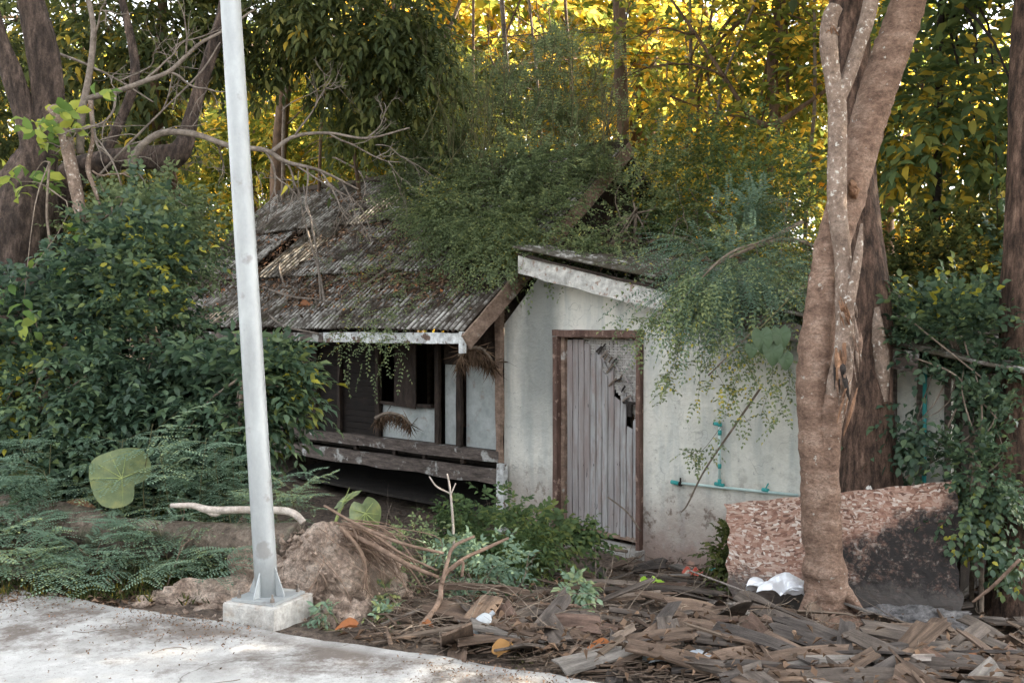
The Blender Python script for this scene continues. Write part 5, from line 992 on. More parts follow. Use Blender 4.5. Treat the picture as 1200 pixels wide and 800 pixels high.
for pts in ([(400, 620, 5.7, 6), (440, 640, 5.6, 6.5), (480, 662, 5.5, 5.5), (514, 676, 5.45, 4)], [(392, 612, 5.7, 3.5), (430, 622, 5.65, 3.5), (470, 648, 5.6, 3), (512, 668, 5.6, 3)], [(402, 618, 5.66, 4), (425, 650, 5.6, 4), (430, 690, 5.6, 3)], [(398, 616, 5.62, 4), (418, 640, 5.58, 4), (428, 664, 5.56, 3), (425, 690, 5.56, 2)]):
    P, R = pix_path(pts); V, Fc = tube(P, R, 20, 8, .08, seed=3); mobj('root', V, Fc, M['root'], fallen, smooth=True)
r_ = np.random.default_rng(78); b = B()
for k in range(520):
    a_, e_ = r_.uniform(0, 6.28), r_.uniform(0, 1); c_ = np.array([at(376, 600, 5.75)[0] + math.cos(a_) * .26 * (1.2 - .5 * e_) + r_.normal(0, .03), 5.80 + math.sin(a_) * .25 * (1.2 - .5 * e_), -.05 + e_ * .42])
    if r_.uniform() < .45: c_ = np.array([at(r_.uniform(215, 450), 700, 5.5)[0], r_.uniform(5.35, 5.8), -.06 + r_.uniform(0, .05)])
    sz = r_.uniform(.006, .028); V = c_ + nrm(np.array([[1, 0, 0], [-1, 0, 0], [0, 1, 0], [0, -1, 0], [0, 0, 1], [0, 0, -1.0]]) + r_.normal(0, .3, (6, 3))) * sz
    b.add(V, [(0, 2, 4), (2, 1, 4), (1, 3, 4), (3, 0, 4), (2, 0, 5), (1, 2, 5), (3, 1, 5), (0, 3, 5)])
o = b.obj('soil_clods', M['soil_ball'], fallen); o['kind'] = 'stuff'
for k in range(18):
    px0, py0 = r_.uniform(350, 415), r_.uniform(612, 690); l = r_.uniform(10, 45); a_ = r_.uniform(.2, 2.6)
    P, R = pix_path([(px0, py0, 5.52 + abs(px0 - 372) * .001, 1.2), (px0 + l * .5 * math.cos(a_) + 3, py0 + l * .4, 5.48, 1.2), (px0 + l * math.cos(a_), py0 + l * .8, 5.47, .6)]); V, Fc = tube(P, R, 6, 4, .1, seed=k); mobj('root', V, Fc, M['root'], fallen)
# earth thrown out along the road edge
lump('earth_heap', None, M['soil_ball'], [at(262, 690, 5.75)[0], 5.76, -.10], (.48, .24, .17), 23, amp=.10)
tag(bpy.data.objects['earth_heap'], 'low spill of pale crumbled earth left of the pole block', 'earth heap')
lump('earth_heap', None, M['soil_ball'], [at(405, 735, 5.35)[0], 5.42, -.16], (.20, .14, .20), 24, amp=.12)
tag(bpy.data.objects['earth_heap.001'], 'small lump of crumbled earth right of the pole block', 'earth heap')
branch_thing('pale_branch', 'peeled pale branch lying level behind the pole above the fallen log', M['pale_branch'],
    [[(200, 592, 6.0, 6), (226, 592, 6.0, 8), (246, 597, 5.98, 10), (290, 597, 5.95, 9), (328, 598, 5.92, 9), (345, 602, 5.9, 9), (356, 612, 5.88, 8)], [(240, 597, 5.98, 6), (252, 602, 5.98, 7), (262, 597, 5.98, 5)]], 71)
# splintered orange stump piece
r_ = np.random.default_rng(8); b = B(); P, R = pix_path([(62, 612, 6.6, 10), (78, 600, 6.6, 20), (95, 594, 6.55, 16), (112, 596, 6.5, 4)]); V, Fc = tube(P, R, 12, 9, .25, seed=4); b.add(V, Fc)
tag(b.obj('broken_stump', M['torn_wood']), 'splintered orange brown piece of wood on the left end of the log', 'broken wood')
# ================================================================ CREEPERS ON THE ROOFS
r_ = np.random.default_rng(500)
pc = Rf(tE + 1.2, 1.6)
creeper = empty('roof_creeper', Rf(tE + .5, 2.9), 'huge mound of fine leaved creeper smothering the right half of the main roof', 'creeper')
cb = [bl(*q) for q in [(640, 210, 10.9, 70, 45, 1.3), (575, 225, 11.2, 60, 40, 1.2), (600, 120, 12.2, 70, 50, .9), (670, 130, 12.0, 50, 40, .7), (520, 185, 12.2, 45, 28, .7), (690, 200, 11.4, 25, 22, .35),
                       (560, 265, 10.7, 50, 22, .9), (490, 225, 11.8, 35, 18, .5), (620, 268, 10.5, 45, 22, .9), (540, 120, 12.6, 40, 40, .4), (640, 60, 12.4, 60, 25, .3), (505, 255, 11.2, 30, 14, .3), (580, 300, 10.2, 30, 10, .35)]]
cen, Pp, D = crown_pts(r_, cb, 5200, 210, .13, .2)
# keep sprays above the roof
def above_roof(P):
    o_ = (P[:, :2] - HO) @ HN; s = (0.8 - o_) / ca; zr = zE + s * sa; zb_ = zR - (offR - o_) * rise / run
    return P[:, 2] > np.where(o_ > offR, zr, zb_) - .02
k = above_roof(Pp); Pp, D = Pp[k], D[k]; D[:, 2] += .45
foliage('foliage', creeper, M['leaf_vine'], r_, Pp, D, .24, 6, .042, .025, 'diamond', 1.1, 0, .93, droop=.35, opposite=True, jit=.3)
# upright feathery shoots out of its top
Pp = np.array([at(r_.uniform(470, 740), r_.uniform(60, 190), r_.uniform(11, 12.4)) for _ in range(520)]); D = r_.normal(0, .35, Pp.shape) + [0, 0, 1]
k = above_roof(Pp); foliage('foliage', creeper, M['leaf_vine'], r_, Pp[k], D[k], .3, 8, .032, .016, 'diamond', 1.1, .1, 1, droop=.1, opposite=True, jit=.3)
b = B()
for i in range(80):
    p = at(r_.uniform(480, 730), r_.uniform(150, 250), r_.uniform(10.8, 11.9)); bare_branch(b, r_, p, np.array([r_.normal(0, .3), r_.normal(0, .2), 1.0]), r_.uniform(.8, 1.5), .007, 1, .3, 3, 0, 4)
b.obj('stem', M['twig_green'], creeper, smooth=True)
# thin leafy trails down the sheets to the eave
trail = []
for (x0, y0, x1, y1, n) in [(560, 290, 430, 330, 70), (520, 300, 400, 310, 50), (470, 250, 420, 330, 40), (600, 300, 520, 350, 60), (440, 330, 410, 380, 45), (500, 350, 440, 395, 50), (560, 330, 545, 350, 25), (450, 395, 470, 405, 22), (600, 260, 500, 300, 120), (560, 300, 470, 350, 90), (500, 310, 450, 390, 70), (620, 250, 590, 320, 90), (520, 240, 430, 260, 60), (400, 400, 440, 412, 18), (600, 300, 575, 320, 40), (430, 300, 380, 330, 30), (640, 290, 600, 300, 40)]:
    for q in range(n):
        f = r_.uniform(); px, py = x0 + (x1 - x0) * f + r_.normal(0, 14), y0 + (y1 - y0) * f + r_.normal(0, 10)
        # hit the roof plane
        d = ray(px, py); den = np.dot(d, SN); kk_ = np.dot(Rf(tE, 0) - EYE, SN) / den; p = EYE + d * kk_
        if py > 392: p = at(px, py, 9.6)
        trail.append(p + SN * abs(r_.normal(.05, .05)))
trail = np.array(trail); D = r_.normal(0, 1, trail.shape) + N3 * .5 - Z3 * .2
foliage('foliage', creeper, M['leaf_vine'], r_, trail, D, .2, 6, .034, .019, 'diamond', 1.0, .1, 1, droop=.3, opposite=True)
hp = [at(x, y, 9.55) for x, y in ((432, 405), (425, 425), (436, 438), (441, 418), (450, 408), (408, 415), (402, 432), (455, 412))]
foliage('foliage', creeper, M['leaf_vine'], r_, np.array(hp), np.tile([0, -.1, -1.0], (8, 1)) + r_.normal(0, .2, (8, 3)), .22, 7, .04, .022, 'diamond', 1, .2, 1, droop=.2)
# small bushes hanging in the gap right of the gable
shrub('tangled dark green creeper hanging down in the dark gap under the gable', [(740, 420, 10.8, 6), (742, 330, 10.8, 5), (745, 250, 10.8, 4)],
      [(700, 290, 10.2, 18, 22), (745, 230, 11, 28, 45), (780, 290, 10.6, 30, 40), (780, 220, 11.2, 30, 50, .8), (650, 300, 10.2, 40, 10, .5)], 'leaf_vine', 510, name='creeper', cat='creeper', ntw=900, clumps=60, csize=.13, lL=.042, lW=.026, pairs=5, tl=.24, lo=0, hi=.9)
def roof_pt(px, py, h=0.0):
    d = ray(px, py); k = np.dot(Rf(tE, 0) - EYE, SN) / np.dot(d, SN); return EYE + d * k + SN * h
# dead twigs on the sheets
def roof_branch(label, paths, seed, wmul=1.0, tw=()):
    r2 = np.random.default_rng(seed); first = roof_pt(*paths[0][0][:2], .03); root = empty('dead_branch', first, label, 'branch', None); b = B()
    for path in paths:
        P = [roof_pt(x, y, hh) for x, y, hh, _ in path]; R = [w_ / 2 * 10 / F for *_, w_ in path]; V, Fc = tube(P, R, len(P) * 6, 6, .08, seed=seed); b.add(V, Fc)
    b.obj('stem', M['dead_grey'], root, smooth=True)
    for (x, y, dx, dy, L) in tw:
        b = B(); bare_branch(b, r2, roof_pt(x, y, .06), -A3 * dx + Z3 * dy * .8 - N3 * dy * .3 + SN * .2, L, .005, 2, .5, 3, -.03, 4); b.obj('twig', M['dead_grey'], root, smooth=True)
roof_branch('arching dead twigs standing up from the middle of the roof sheets', [[(385, 375, .02, 4), (380, 330, .12, 4), (372, 290, .25, 3.5), (366, 262, .3, 2)], [(378, 360, .03, 3), (384, 310, .3, 3), (376, 250, .5, 2)], [(340, 300, .05, 3), (332, 320, .1, 3), (338, 345, .03, 3)]], 520,
            tw=[(380, 320, .6, .6, .35), (372, 290, -.5, .7, .3), (340, 300, .3, .8, .3), (384, 300, .5, .8, .35), (360, 350, 1, .2, .4)])
roof_branch('dead branch lying across the sheets above the eave', [[(310, 340, .05, 3), (345, 352, .06, 4), (375, 355, .05, 4), (400, 358, .03, 3)], [(315, 370, .05, 3), (335, 386, .06, 3), (375, 395, .05, 3)], [(420, 345, .04, 4), (450, 325, .06, 5), (485, 300, .05, 4)], [(450, 285, .04, 2), (470, 310, .08, 2), (475, 325, .02, 2)]], 521,
            tw=[(345, 352, 1, .2, .4), (375, 355, .6, -.6, .4), (430, 330, .5, .4, .4), (440, 300, .9, .1, .4), (335, 386, .5, -.6, .35), (350, 330, -.6, .5, .35)])
branch_thing('dead_branch', 'bundle of thin dead twigs hanging from the eave left of the fascia board', M['dead_grey'], [[(350, 392, 10.2, 3), (345, 410, 10.1, 3), (338, 430, 10.1, 2)]], 522,
             [(352, 395, 10.1, .1, 1, .45, 3, 2, 4, -.1), (365, 395, 10.0, -.3, 1, .4, 3, 2, 4, -.1), (335, 392, 10.2, .3, 1, .4, 3, 2, 4, -.1), (345, 400, 10, .8, .8, .35, 2.5, 2, 3, -.05)])
branch_thing('dead_branch', 'fine tangle of thin dead twigs hanging above the middle of the roof', M['dead_grey'], [[(340, 190, 9.4, 3), (380, 215, 9.4, 3), (420, 240, 9.5, 2), (436, 275, 9.6, 2)]], 523,
             [(350, 200, 9.4, .4, 1, .6, 2, 2, 4, -.1), (390, 220, 9.4, .6, .8, .6, 2, 2, 4, -.1), (420, 200, 9.6, .7, .7, .7, 2, 2, 4, -.08), (300, 200, 9.3, .3, 1, .5, 2, 2, 4, -.1), (440, 170, 9.6, .9, .3, .8, 2, 2, 4, -.03), (330, 130, 9.3, .8, -.4, .7, 2, 2, 4, 0), (460, 200, 9.8, .5, .8, .5, 1.6, 2, 4, -.05), (280, 230, 9.2, .5, .5, .5, 2, 2, 4, 0)])
# dry leaf litter on both roofs
def scatter_leaves(name, label, P, U, seed, mat='leaf_dry', L=.06, lo=0, hi=1, lift=.01):
    r2 = np.random.default_rng(seed); P = np.array(P); n = len(P); U = np.broadcast_to(U, (n, 3)) + r2.normal(0, .35, (n, 3))
    D_ = nrm(np.cross(U, r2.normal(0, 1, (n, 3)))); sz = L * r2.uniform(.45, 1.2, n)
    V, Fc, per = leaves(P + nrm(U) * lift, D_, U, sz, sz * r2.uniform(.35, .6, n), 'diamond', .3, r2.uniform(-.2, .5, (n, 1)))
    o = mobj(name, V, Fc, M[mat], rnd=np.repeat(np.clip(lo + (hi - lo) * r2.uniform(0, 1, n) ** 1.6, 0, 1), per)); tag(o, label, 'leaf litter', kind='stuff'); return o
pts = []
r_ = np.random.default_rng(530)
for (cx, cy, sx, sy, n) in [(390, 320, 60, 40, 900), (350, 290, 60, 30, 700), (440, 340, 60, 30, 700), (350, 355, 40, 14, 500), (470, 300, 50, 40, 500), (510, 330, 40, 20, 400), (300, 240, 50, 12, 500), (400, 240, 80, 14, 600), (260, 330, 25, 25, 300), (420, 300, 70, 50, 1400), (370, 350, 70, 20, 900), (500, 340, 30, 14, 400), (440, 270, 50, 30, 600), (330, 330, 30, 30, 500)]:
    for _ in range(n):
        x, y = r_.normal(cx, sx * .6), r_.normal(cy, sy * .6); p = roof_pt(x, y); o_ = (p[:2] - HO) @ HN
        if p[2] > zE + .03 and p[2] < zR and (p[:2] - HO) @ HA > tE + .1 and (p[:2] - HO) @ HA < tEnd: pts.append(p + SN * r_.uniform(0.015, .045))
scatter_leaves('leaf_litter', 'brown leaf litter caught on the corrugated main roof', pts, SN, 1, L=.075, hi=.95)
ap = np.array([Ra(r_.uniform(.1, 4.0), r_.uniform(.1, 2.8), .05 + abs(r_.normal(0, .06))) for _ in range(420)])
foliage('foliage', creeper, M['leaf_vine'], r_, ap, r_.normal(0, 1, ap.shape) + [0, 0, .2], .2, 6, .034, .02, 'diamond', 1.0, 0, .95, droop=.3, opposite=True)
pts = []
for _ in range(5200):
    s = r_.uniform(.25, 4.7); tt = r_.uniform(0, 3.0); pts.append(Ra(s, tt, .02 + abs(r_.normal(0, .05)) * (s > 1.2)))
scatter_leaves('leaf_litter', 'thick brown leaf litter covering the annex roof', pts, Z3, 2, L=.08)
ab = empty('dead_brush', Ra(3.2, .8, 0), 'tangle of dead twigs heaped on the annex roof', 'brushwood')
for k in range(70):
    b = B(); s, tt = r_.uniform(1.3, 4.6), r_.uniform(.05, 2.6); bare_branch(b, r_, Ra(s, tt, .03), np.array([r_.normal(0, 1), r_.normal(0, .6), abs(r_.normal(0, .35))]), r_.uniform(.5, 1.1), .007, 2, .5, 3, -.03, 4); b.obj('twig', M['twig'], ab, smooth=True)
# overhanging green growth over the annex
oh = empty('overhanging_branch', at(930, 290, 8.3), 'feathery blue green branch arching over the annex eave beside the forked tree', 'branch')
r_ = np.random.default_rng(540)
for pts in ([(960, 290, 8.6, 5), (920, 280, 8.4, 5), (870, 295, 8.2, 4), (820, 320, 8.1, 3), (785, 340, 8.0, 2)], [(940, 260, 8.6, 5), (900, 280, 8.3, 4), (850, 300, 8.0, 3), (800, 350, 7.9, 2)], [(950, 330, 8.5, 4), (910, 360, 8.1, 3), (870, 400, 7.9, 2), (830, 440, 7.9, 2)]):
    P, R = pix_path(pts); V, Fc = tube(P, R, 20, 6, .05); mobj('stem', V, Fc, M['twig'], oh, smooth=True)
cen, Pp, D = crown_pts(r_, [bl(*q) for q in [(860, 310, 8.3, 60, 25, 1.4), (800, 310, 8.3, 45, 25, 1), (900, 340, 8.2, 50, 30, 1), (820, 350, 8.1, 45, 18, 1), (900, 290, 8.5, 50, 25, .8), (870, 250, 9, 40, 20, .5)]], 620, 60, .12, .2)
D[:, 2] -= .25
foliage('fronds', oh, M['leaf_fern'], r_, Pp, D, .3, 11, .045, .012, 'diamond', 1, 0, .6, droop=.3, opposite=True, jit=.12, spread=1.3)
cen, Pp, D = crown_pts(r_, [bl(*q) for q in [(905, 355, 8.1, 40, 22, 1.2), (840, 335, 8.0, 50, 16, 1), (790, 355, 8.0, 40, 14, .6), (870, 310, 8.3, 70, 25, .8), (930, 330, 8.4, 30, 30, .8)]], 430, 60, .12, .2)
D[:, 2] -= .5
foliage('foliage', oh, M['leaf_vine'], r_, Pp, D, .26, 6, .038, .024, 'diamond', 1, .1, 1, droop=.4, opposite=True, jit=.2)
# drooping sprigs in front of the wall
for i, pts in enumerate([[(880, 385, 7.95), (868, 430, 7.9), (850, 480, 7.85)], [(900, 390, 7.9), (905, 440, 7.85), (892, 485, 7.8)], [(850, 370, 8.0), (825, 410, 7.95), (818, 470, 7.9)], [(820, 360, 8.0), (800, 395, 8.0), (775, 470, 8.0)], [(780, 360, 8.1), (752, 380, 8.1), (748, 410, 8.1)], [(870, 380, 7.9), (835, 420, 7.9), (880, 500, 7.8)],
                         [(915, 400, 7.8), (925, 450, 7.8), (905, 500, 7.8)], [(860, 400, 7.9), (885, 450, 7.85), (848, 455, 7.9)], [(845, 500, 8.2), (820, 530, 8.2), (800, 528, 8.2)], [(800, 350, 8), (770, 370, 8), (720, 375, 8.1)], [(900, 380, 7.9), (880, 410, 7.9), (840, 428, 7.9)], [(800, 380, 8.0), (790, 430, 8.0), (770, 440, 8.0)]]):
    P = catmull([at(*q) for q in pts], 12); V, Fc = tube(P, np.linspace(.0022, .001, 12), 12, 4, resample=False); mobj('sprig_stem', V, Fc, M['twig_green'], oh, smooth=True)
    q = P[2:]; q = np.vstack([q, q + r_.normal(0, .02, q.shape)]); D = r_.normal(0, .7, q.shape) - [0, 0, .5]
    foliage('sprig_leaves', oh, M['leaf_vine'], r_, q, D, .13, 4, .036, .024, 'diamond', 1, .15, .98, droop=.3, opposite=True, jit=.25)
# a slender switch leaning on the wall
branch_thing('bare_switch', 'thin bare stick leaning diagonally before the water pipe', M['twig'], [[(893, 452, 8.2, 2.5), (860, 500, 8.3, 2.5), (825, 552, 8.4, 2.2), (806, 590, 8.5, 2), (798, 600, 8.5, 1.5)]], 545)
# dark broad leaves by the forked tree
def heart_leaf(name, parent, mat, c, tip_dir, up, L, W, seed=0, cup=.12, rndv=.5):
    r2 = np.random.default_rng(seed); tip_dir = nrm(tip_dir); S = nrm(np.cross(tip_dir, up)); U = np.cross(S, tip_dir); V = []; rv = []
    n = 28; rings = 4; out = []
    for i in range(n):
        a = 2 * math.pi * i / n; r0 = (1 - .42 * math.cos(a) ** 9 * (math.cos(a) > 0) ) ; x = math.cos(a); y = math.sin(a)
        u = -x * .5 * (1 + .12 * x); 
        if x > 0: u = -x * .40 * (1 - .45 * math.exp(-(y / .28) ** 2)) * 1.1
        else: u = (abs(x) ** 1.25) * .62
        v = y * .5 * (1 if x > 0 else (1 - .35 * abs(x) ** 2)); out.append((u, v))
    V.append(c); Fc = []
    for k in range(1, rings + 1):
        f = k / rings
        for u, v in out:
            h = cup * (abs(v) * f * 2) ** 1.5 * W - .16 * L * max(0, u * f) ** 2 * 3 + .012 * L * math.sin(9 * math.atan2(v, u)) * f + r2.normal(0, .002)
            V.append(c + tip_dir * L * u * f + S * W * v * f + U * h)
    for i in range(n): Fc.append((0, 1 + i, 1 + (i + 1) % n))
    for k in range(rings - 1):
        for i in range(n): a = 1 + k * n; j = (i + 1) % n; Fc.append((a + i, a + n + i, a + n + j, a + j))
    return mobj(name, np.array(V), Fc, mat, parent, smooth=True, rnd=[rndv] * len(Fc))
dl = empty('climbing_plant', at(900, 420, 7.6), 'few broad dark heart shaped leaves hanging left of the forked tree', 'plant')
V, Fc = tube([at(925, 350, 7.5), at(905, 370, 7.5), at(890, 385, 7.5)], [.005] * 3, 8, 5); mobj('stem', V, Fc, M['twig_green'], dl)
for x, y, s in ((893, 395, .17), (915, 392, .15), (905, 410, .16), (920, 420, .12), (880, 408, .1)): heart_leaf('leaf', dl, M['leaf_dark'], at(x, y, 7.5), [.1, -.2, -1], [0, -1, .3], s * 1.2, s, x, rndv=.7)
def veined_leaf_mat():
    m, N, L, b = new_mat('taro_leaf'); o_ = objc(N); col = ramp(N, [(0.3, (0.085, 0.125, 0.05)), (0.5, (0.15, 0.19, 0.08)), (0.62, (0.25, 0.265, 0.09)), (0.75, (0.38, 0.34, 0.09))]); L.new(noise(N, L, o_, 7, 9, .75), col.inputs[0])
    b.inputs['Roughness'].default_value = .45; L.new(col.outputs[0], b.inputs['Base Color'])
    t = N.new('ShaderNodeBsdfTranslucent'); L.new(col.outputs[0], t.inputs[0]); mx = N.new('ShaderNodeMixShader'); mx.inputs[0].default_value = .3
    L.new(b.outputs[0], mx.inputs[1]); L.new(t.outputs[0], mx.inputs[2]); L.new(mx.outputs[0], N['Material Output'].inputs[0]); return m
M['taro'] = veined_leaf_mat()
def ear(label, stem, leaf, seed, name='elephant_ear_plant'):
    P, R = pix_path(stem); root = empty(name, P[0], label, 'plant'); V, Fc = tube(P, R, 12, 7, .03); mobj('stalk', V, Fc, M['leaf_stalk'], root, smooth=True)
    for (x, y, Yd, td, up, L_, W_) in leaf:
        c = at(x, y, Yd); heart_leaf('leaf', root, M['taro'], c, td, up, L_, W_, seed)
        td = nrm(np.array(td, float)); S = nrm(np.cross(td, up)); b = B()
        for ang in (0, .55, -.55, 1.15, -1.15, 2.2, -2.2):
            dv = td * math.cos(ang) + S * math.sin(ang); U = np.cross(S, td); rr_ = .5 * (L_ if abs(ang) < .6 else W_ * .85); ln = [c + U * .004, c + dv * rr_ * .5 + U * (.006 + .1 * W_ * abs(math.sin(ang)) ** 1.5 * .35), c + dv * rr_ * .92 + U * (.008 + .12 * W_ * abs(math.sin(ang)) ** 1.5 * .8)]
            V, Fc = tube(ln, [.003, .002, .001], 6, 4); b.add(V, Fc)
        b.obj('vein', M['leaf_stalk'], root)
M['leaf_stalk'] = simple('leaf_stalk', [(0.3, (0.22, 0.28, 0.09)), (0.7, (0.34, 0.38, 0.15))], 8, bs=.2)
ear('large round yellow green elephant ear leaf standing over the seedlings at the left', [(140, 640, 6.7, 6), (142, 600, 6.6, 6), (143, 570, 6.5, 5), (156, 572, 6.42, 4)], [(143, 560, 6.4, [-.8, -.1, .5], [-.25, -.8, .55], .37, .42)], 1)
ear('upright green elephant ear leaf on top of the earth mound', [(440, 640, 6.0, 4), (434, 615, 5.95, 4), (428, 600, 5.9, 3)], [(428, 601, 5.88, [.35, -.1, -1], [.2, -1, .25], .23, .19)], 2)
ear('narrow folded green leaf pointing up beside the mound', [(392, 615, 5.95, 4), (398, 598, 5.95, 4), (402, 592, 5.95, 3)], [(403, 588, 5.93, [.6, -.1, .6], [-.3, -.6, .7], .20, .06)], 3)
ear('small half folded elephant ear leaf at the far left', [(30, 600, 6.9, 4), (24, 575, 6.9, 4), (22, 562, 6.9, 3)], [(24, 560, 6.85, [-1, -.4, -.25], [0, -.35, 1], .30, .24)], 4)

# ================================================================ FRONT SHRUBS
def low_shrub(px, py, blobs, label, seed, leafm='leaf_olive', name='low_shrub', cat='shrub', **k):
    g = G(px, py); r2 = np.random.default_rng(seed); root = empty(name, g, label, cat)
    cen, Pp, D = crown_pts(r2, [bl(*q) for q in blobs], k.pop('ntw', 200), k.pop('clumps', 30), k.pop('csize', .08), .1); D[:, 2] += .5
    b = B()
    for i, c_ in enumerate(cen[:22]):
        V, Fc = tube([g + r2.normal(0, .05, 3) * [1, 1, 0], (g + c_) / 2 + r2.normal(0, .03, 3), c_], [.006, .004, .002], 7, 4); b.add(V, Fc)
    b.obj('stem', M['twig_green'], root, smooth=True)
    foliage('foliage', root, M[leafm], r2, Pp, D, k.pop('tl', .16), k.pop('pairs', 4), k.pop('lL', .055), k.pop('lW', .024), 'oval', droop=.5, **k); return root
low_shrub(560, 670, [(540, 615, 7.4, 25, 18), (570, 610, 7.5, 30, 18), (600, 625, 7.3, 30, 20), (560, 640, 7.0, 35, 18), (620, 640, 7.2, 25, 15)], 'leafy olive green shrub growing before the black gap under the house', 601, ntw=480, clumps=50, lo=.0, hi=.75, leafm='leaf_green')
low_shrub(640, 665, [(645, 620, 7.8, 25, 14), (670, 635, 7.7, 20, 14), (640, 645, 7.4, 25, 12), (610, 655, 7.0, 25, 12)], 'small bright shrub at the white wall left of the door', 602, leafm='leaf_green', ntw=260, lo=.05, hi=.72, lL=.065, lW=.034)
low_shrub(560, 700, [(545, 660, 6.4, 25, 14), (580, 675, 6.3, 25, 14), (560, 690, 6.2, 20, 8)], 'low shrub behind the forked stick', 603, ntw=130, lo=.1, hi=.9, leafm='leaf_fern')
low_shrub(880, 672, [(865, 645, 7.6, 14, 16), (890, 650, 7.6, 20, 14), (905, 655, 7.5, 14, 12), (860, 655, 7.6, 15, 12)], 'dark green shrub at the left end of the chipboard', 604, ntw=150, lo=.3, hi=.97, lL=.06, lW=.035)
low_shrub(605, 778, [(590, 765, 5.15, 16, 10), (615, 768, 5.1, 18, 10), (630, 772, 5.1, 10, 6)], 'small green plant at the road edge among the scraps', 605, ntw=34, clumps=12, csize=.04, lo=.3, hi=.9, leafm='leaf_fern', lL=.05, lW=.03, tl=.08)
low_shrub(680, 700, [(680, 688, 6.0, 14, 9), (672, 684, 6.0, 8, 7)], 'small bright star leaved plant growing out of the boards', 606, ntw=22, clumps=8, csize=.03, lo=.6, hi=1, leafm='leaf_fern', lL=.07, lW=.035, tl=.07)
low_shrub(460, 700, [(455, 690, 5.9, 14, 9), (440, 700, 5.8, 14, 8)], 'little green plant right of the hanging roots', 607, ntw=26, clumps=8, csize=.03, lo=.4, hi=1, leafm='leaf_fern', lL=.055, lW=.03, tl=.07)
low_shrub(450, 735, [(452, 725, 5.4, 12, 9)], 'grey green weed behind the road edge left of the stick', 608, ntw=18, clumps=6, csize=.03, lo=.4, hi=1, leafm='leaf_fern', lL=.05, lW=.02, tl=.08)
low_shrub(390, 735, [(380, 720, 5.32, 8, 8)], 'tiny weed on the crumbled earth right of the pole block', 609, ntw=10, clumps=4, csize=.02, lo=.3, hi=.8, leafm='leaf_fern', lL=.05, lW=.02, tl=.06)
low_shrub(520, 660, [(480, 640, 6.8, 28, 14), (520, 650, 6.7, 28, 12), (470, 655, 6.5, 25, 10)], 'thin scraggly weeds right of the earth mound', 610, ntw=130, lo=.1, hi=.9, leafm='leaf_vine', lL=.035, lW=.018)
# climbers at the right edge
shrub('bushy climber with round leaves wrapping the foot of the edge tree', [(1150, 700, 7.0, 6), (1150, 600, 7.0, 5), (1145, 520, 7.0, 4)],
      [(1140, 540, 6.95, 25, 35), (1165, 600, 6.9, 25, 40), (1130, 600, 7.0, 18, 30), (1150, 480, 7.0, 25, 30, .6), (1170, 650, 6.8, 25, 20, .6), (1125, 450, 7.2, 30, 30, .4)], 'leaf_dark', 620, name='climber', cat='climber', ntw=430, clumps=50, csize=.07, lL=.06, lW=.04, pairs=3, tl=.14, kind='oval', lo=.3, hi=.99, nlimb=12)
shrub('loose dark leaved vine hanging over the dim right end of the annex', [(1140, 560, 7.4, 5), (1130, 440, 7.4, 4), (1110, 390, 7.4, 4)],
      [(1100, 390, 7.3, 40, 20), (1140, 380, 7.2, 40, 30), (1080, 370, 7.6, 35, 15), (1150, 440, 7.2, 35, 40, .7), (1060, 510, 7.3, 12, 20, .2)], 'leaf_dark', 621, name='climber', cat='climber', ntw=520, clumps=60, csize=.09, lL=.075, lW=.045, pairs=3, tl=.18, kind='oval', lo=.2, hi=.98, nlimb=14)
shrub('dark leafy thicket filling the space between annex and edge tree', [(1150, 600, 8.6, 8), (1150, 480, 8.6, 6), (1140, 400, 8.6, 5)],
      [(1140, 470, 8.6, 30, 50), (1170, 560, 8.4, 30, 50), (1150, 390, 8.8, 50, 40), (1190, 330, 8.8, 40, 50), (1230, 450, 8.4, 50, 80)], 'leaf_dark', 622, ntw=1000, clumps=70, csize=.13, lL=.08, lW=.04, pairs=4, tl=.2, kind='oval', lo=0, hi=.8)
branch_thing('bare_vine', 'thin bare vines criss crossing before the dim right end of the annex', M['twig'], [[(1060, 370, 7.2, 2), (1110, 410, 7.1, 2), (1160, 450, 7, 2)], [(1075, 420, 7.2, 2), (1120, 440, 7.1, 2.5), (1168, 490, 7, 2)], [(1130, 640, 6.9, 2), (1145, 540, 7, 2), (1150, 470, 7, 2), (1130, 400, 7.1, 2)], [(1060, 560, 7.2, 2), (1110, 530, 7.2, 2), (1150, 500, 7.1, 2)], [(1045, 600, 7.2, 2), (1090, 540, 7.2, 2), (1125, 470, 7.2, 2)]], 623)

# ================================================================ CHIPBOARD, SCRAPS, RUBBISH
pts4 = [at(848, 590, 7.35), at(1122, 562, 6.95)]; ex = nrm(pts4[1] - pts4[0]); bw = np.linalg.norm(pts4[1] - pts4[0]); fn = nrm(np.cross(ex, Z3)); fn = fn if fn[1] < 0 else -fn; dn = nrm(-Z3 * 1.0 + fn * .16)
nx_, nz_ = 60, 26; V = []; hgt = .95
for k in (0, 1):
    for j in range(nz_ + 1):
        for i in range(nx_ + 1):
            u = i / nx_ * bw; v = j / nz_ * hgt
            left = .02 * math.sin(v * 9) + .10 * v + .012 * math.sin(v * 40); right = .015 * math.sin(v * 12 + 1) + .01 * math.sin(v * 37)
            u2 = left + (bw - left - right) * i / nx_; V.append(pts4[0] + ex * u2 + dn * (v + (.004 * math.sin(u * 25) if j == 0 else 0)) + fn * ((.011 if k == 0 else 0) + .02 * math.sin(u * 1.7) + rng.normal(0, .0012)))
V = np.array(V); n1 = (nx_ + 1) * (nz_ + 1); Fc = []
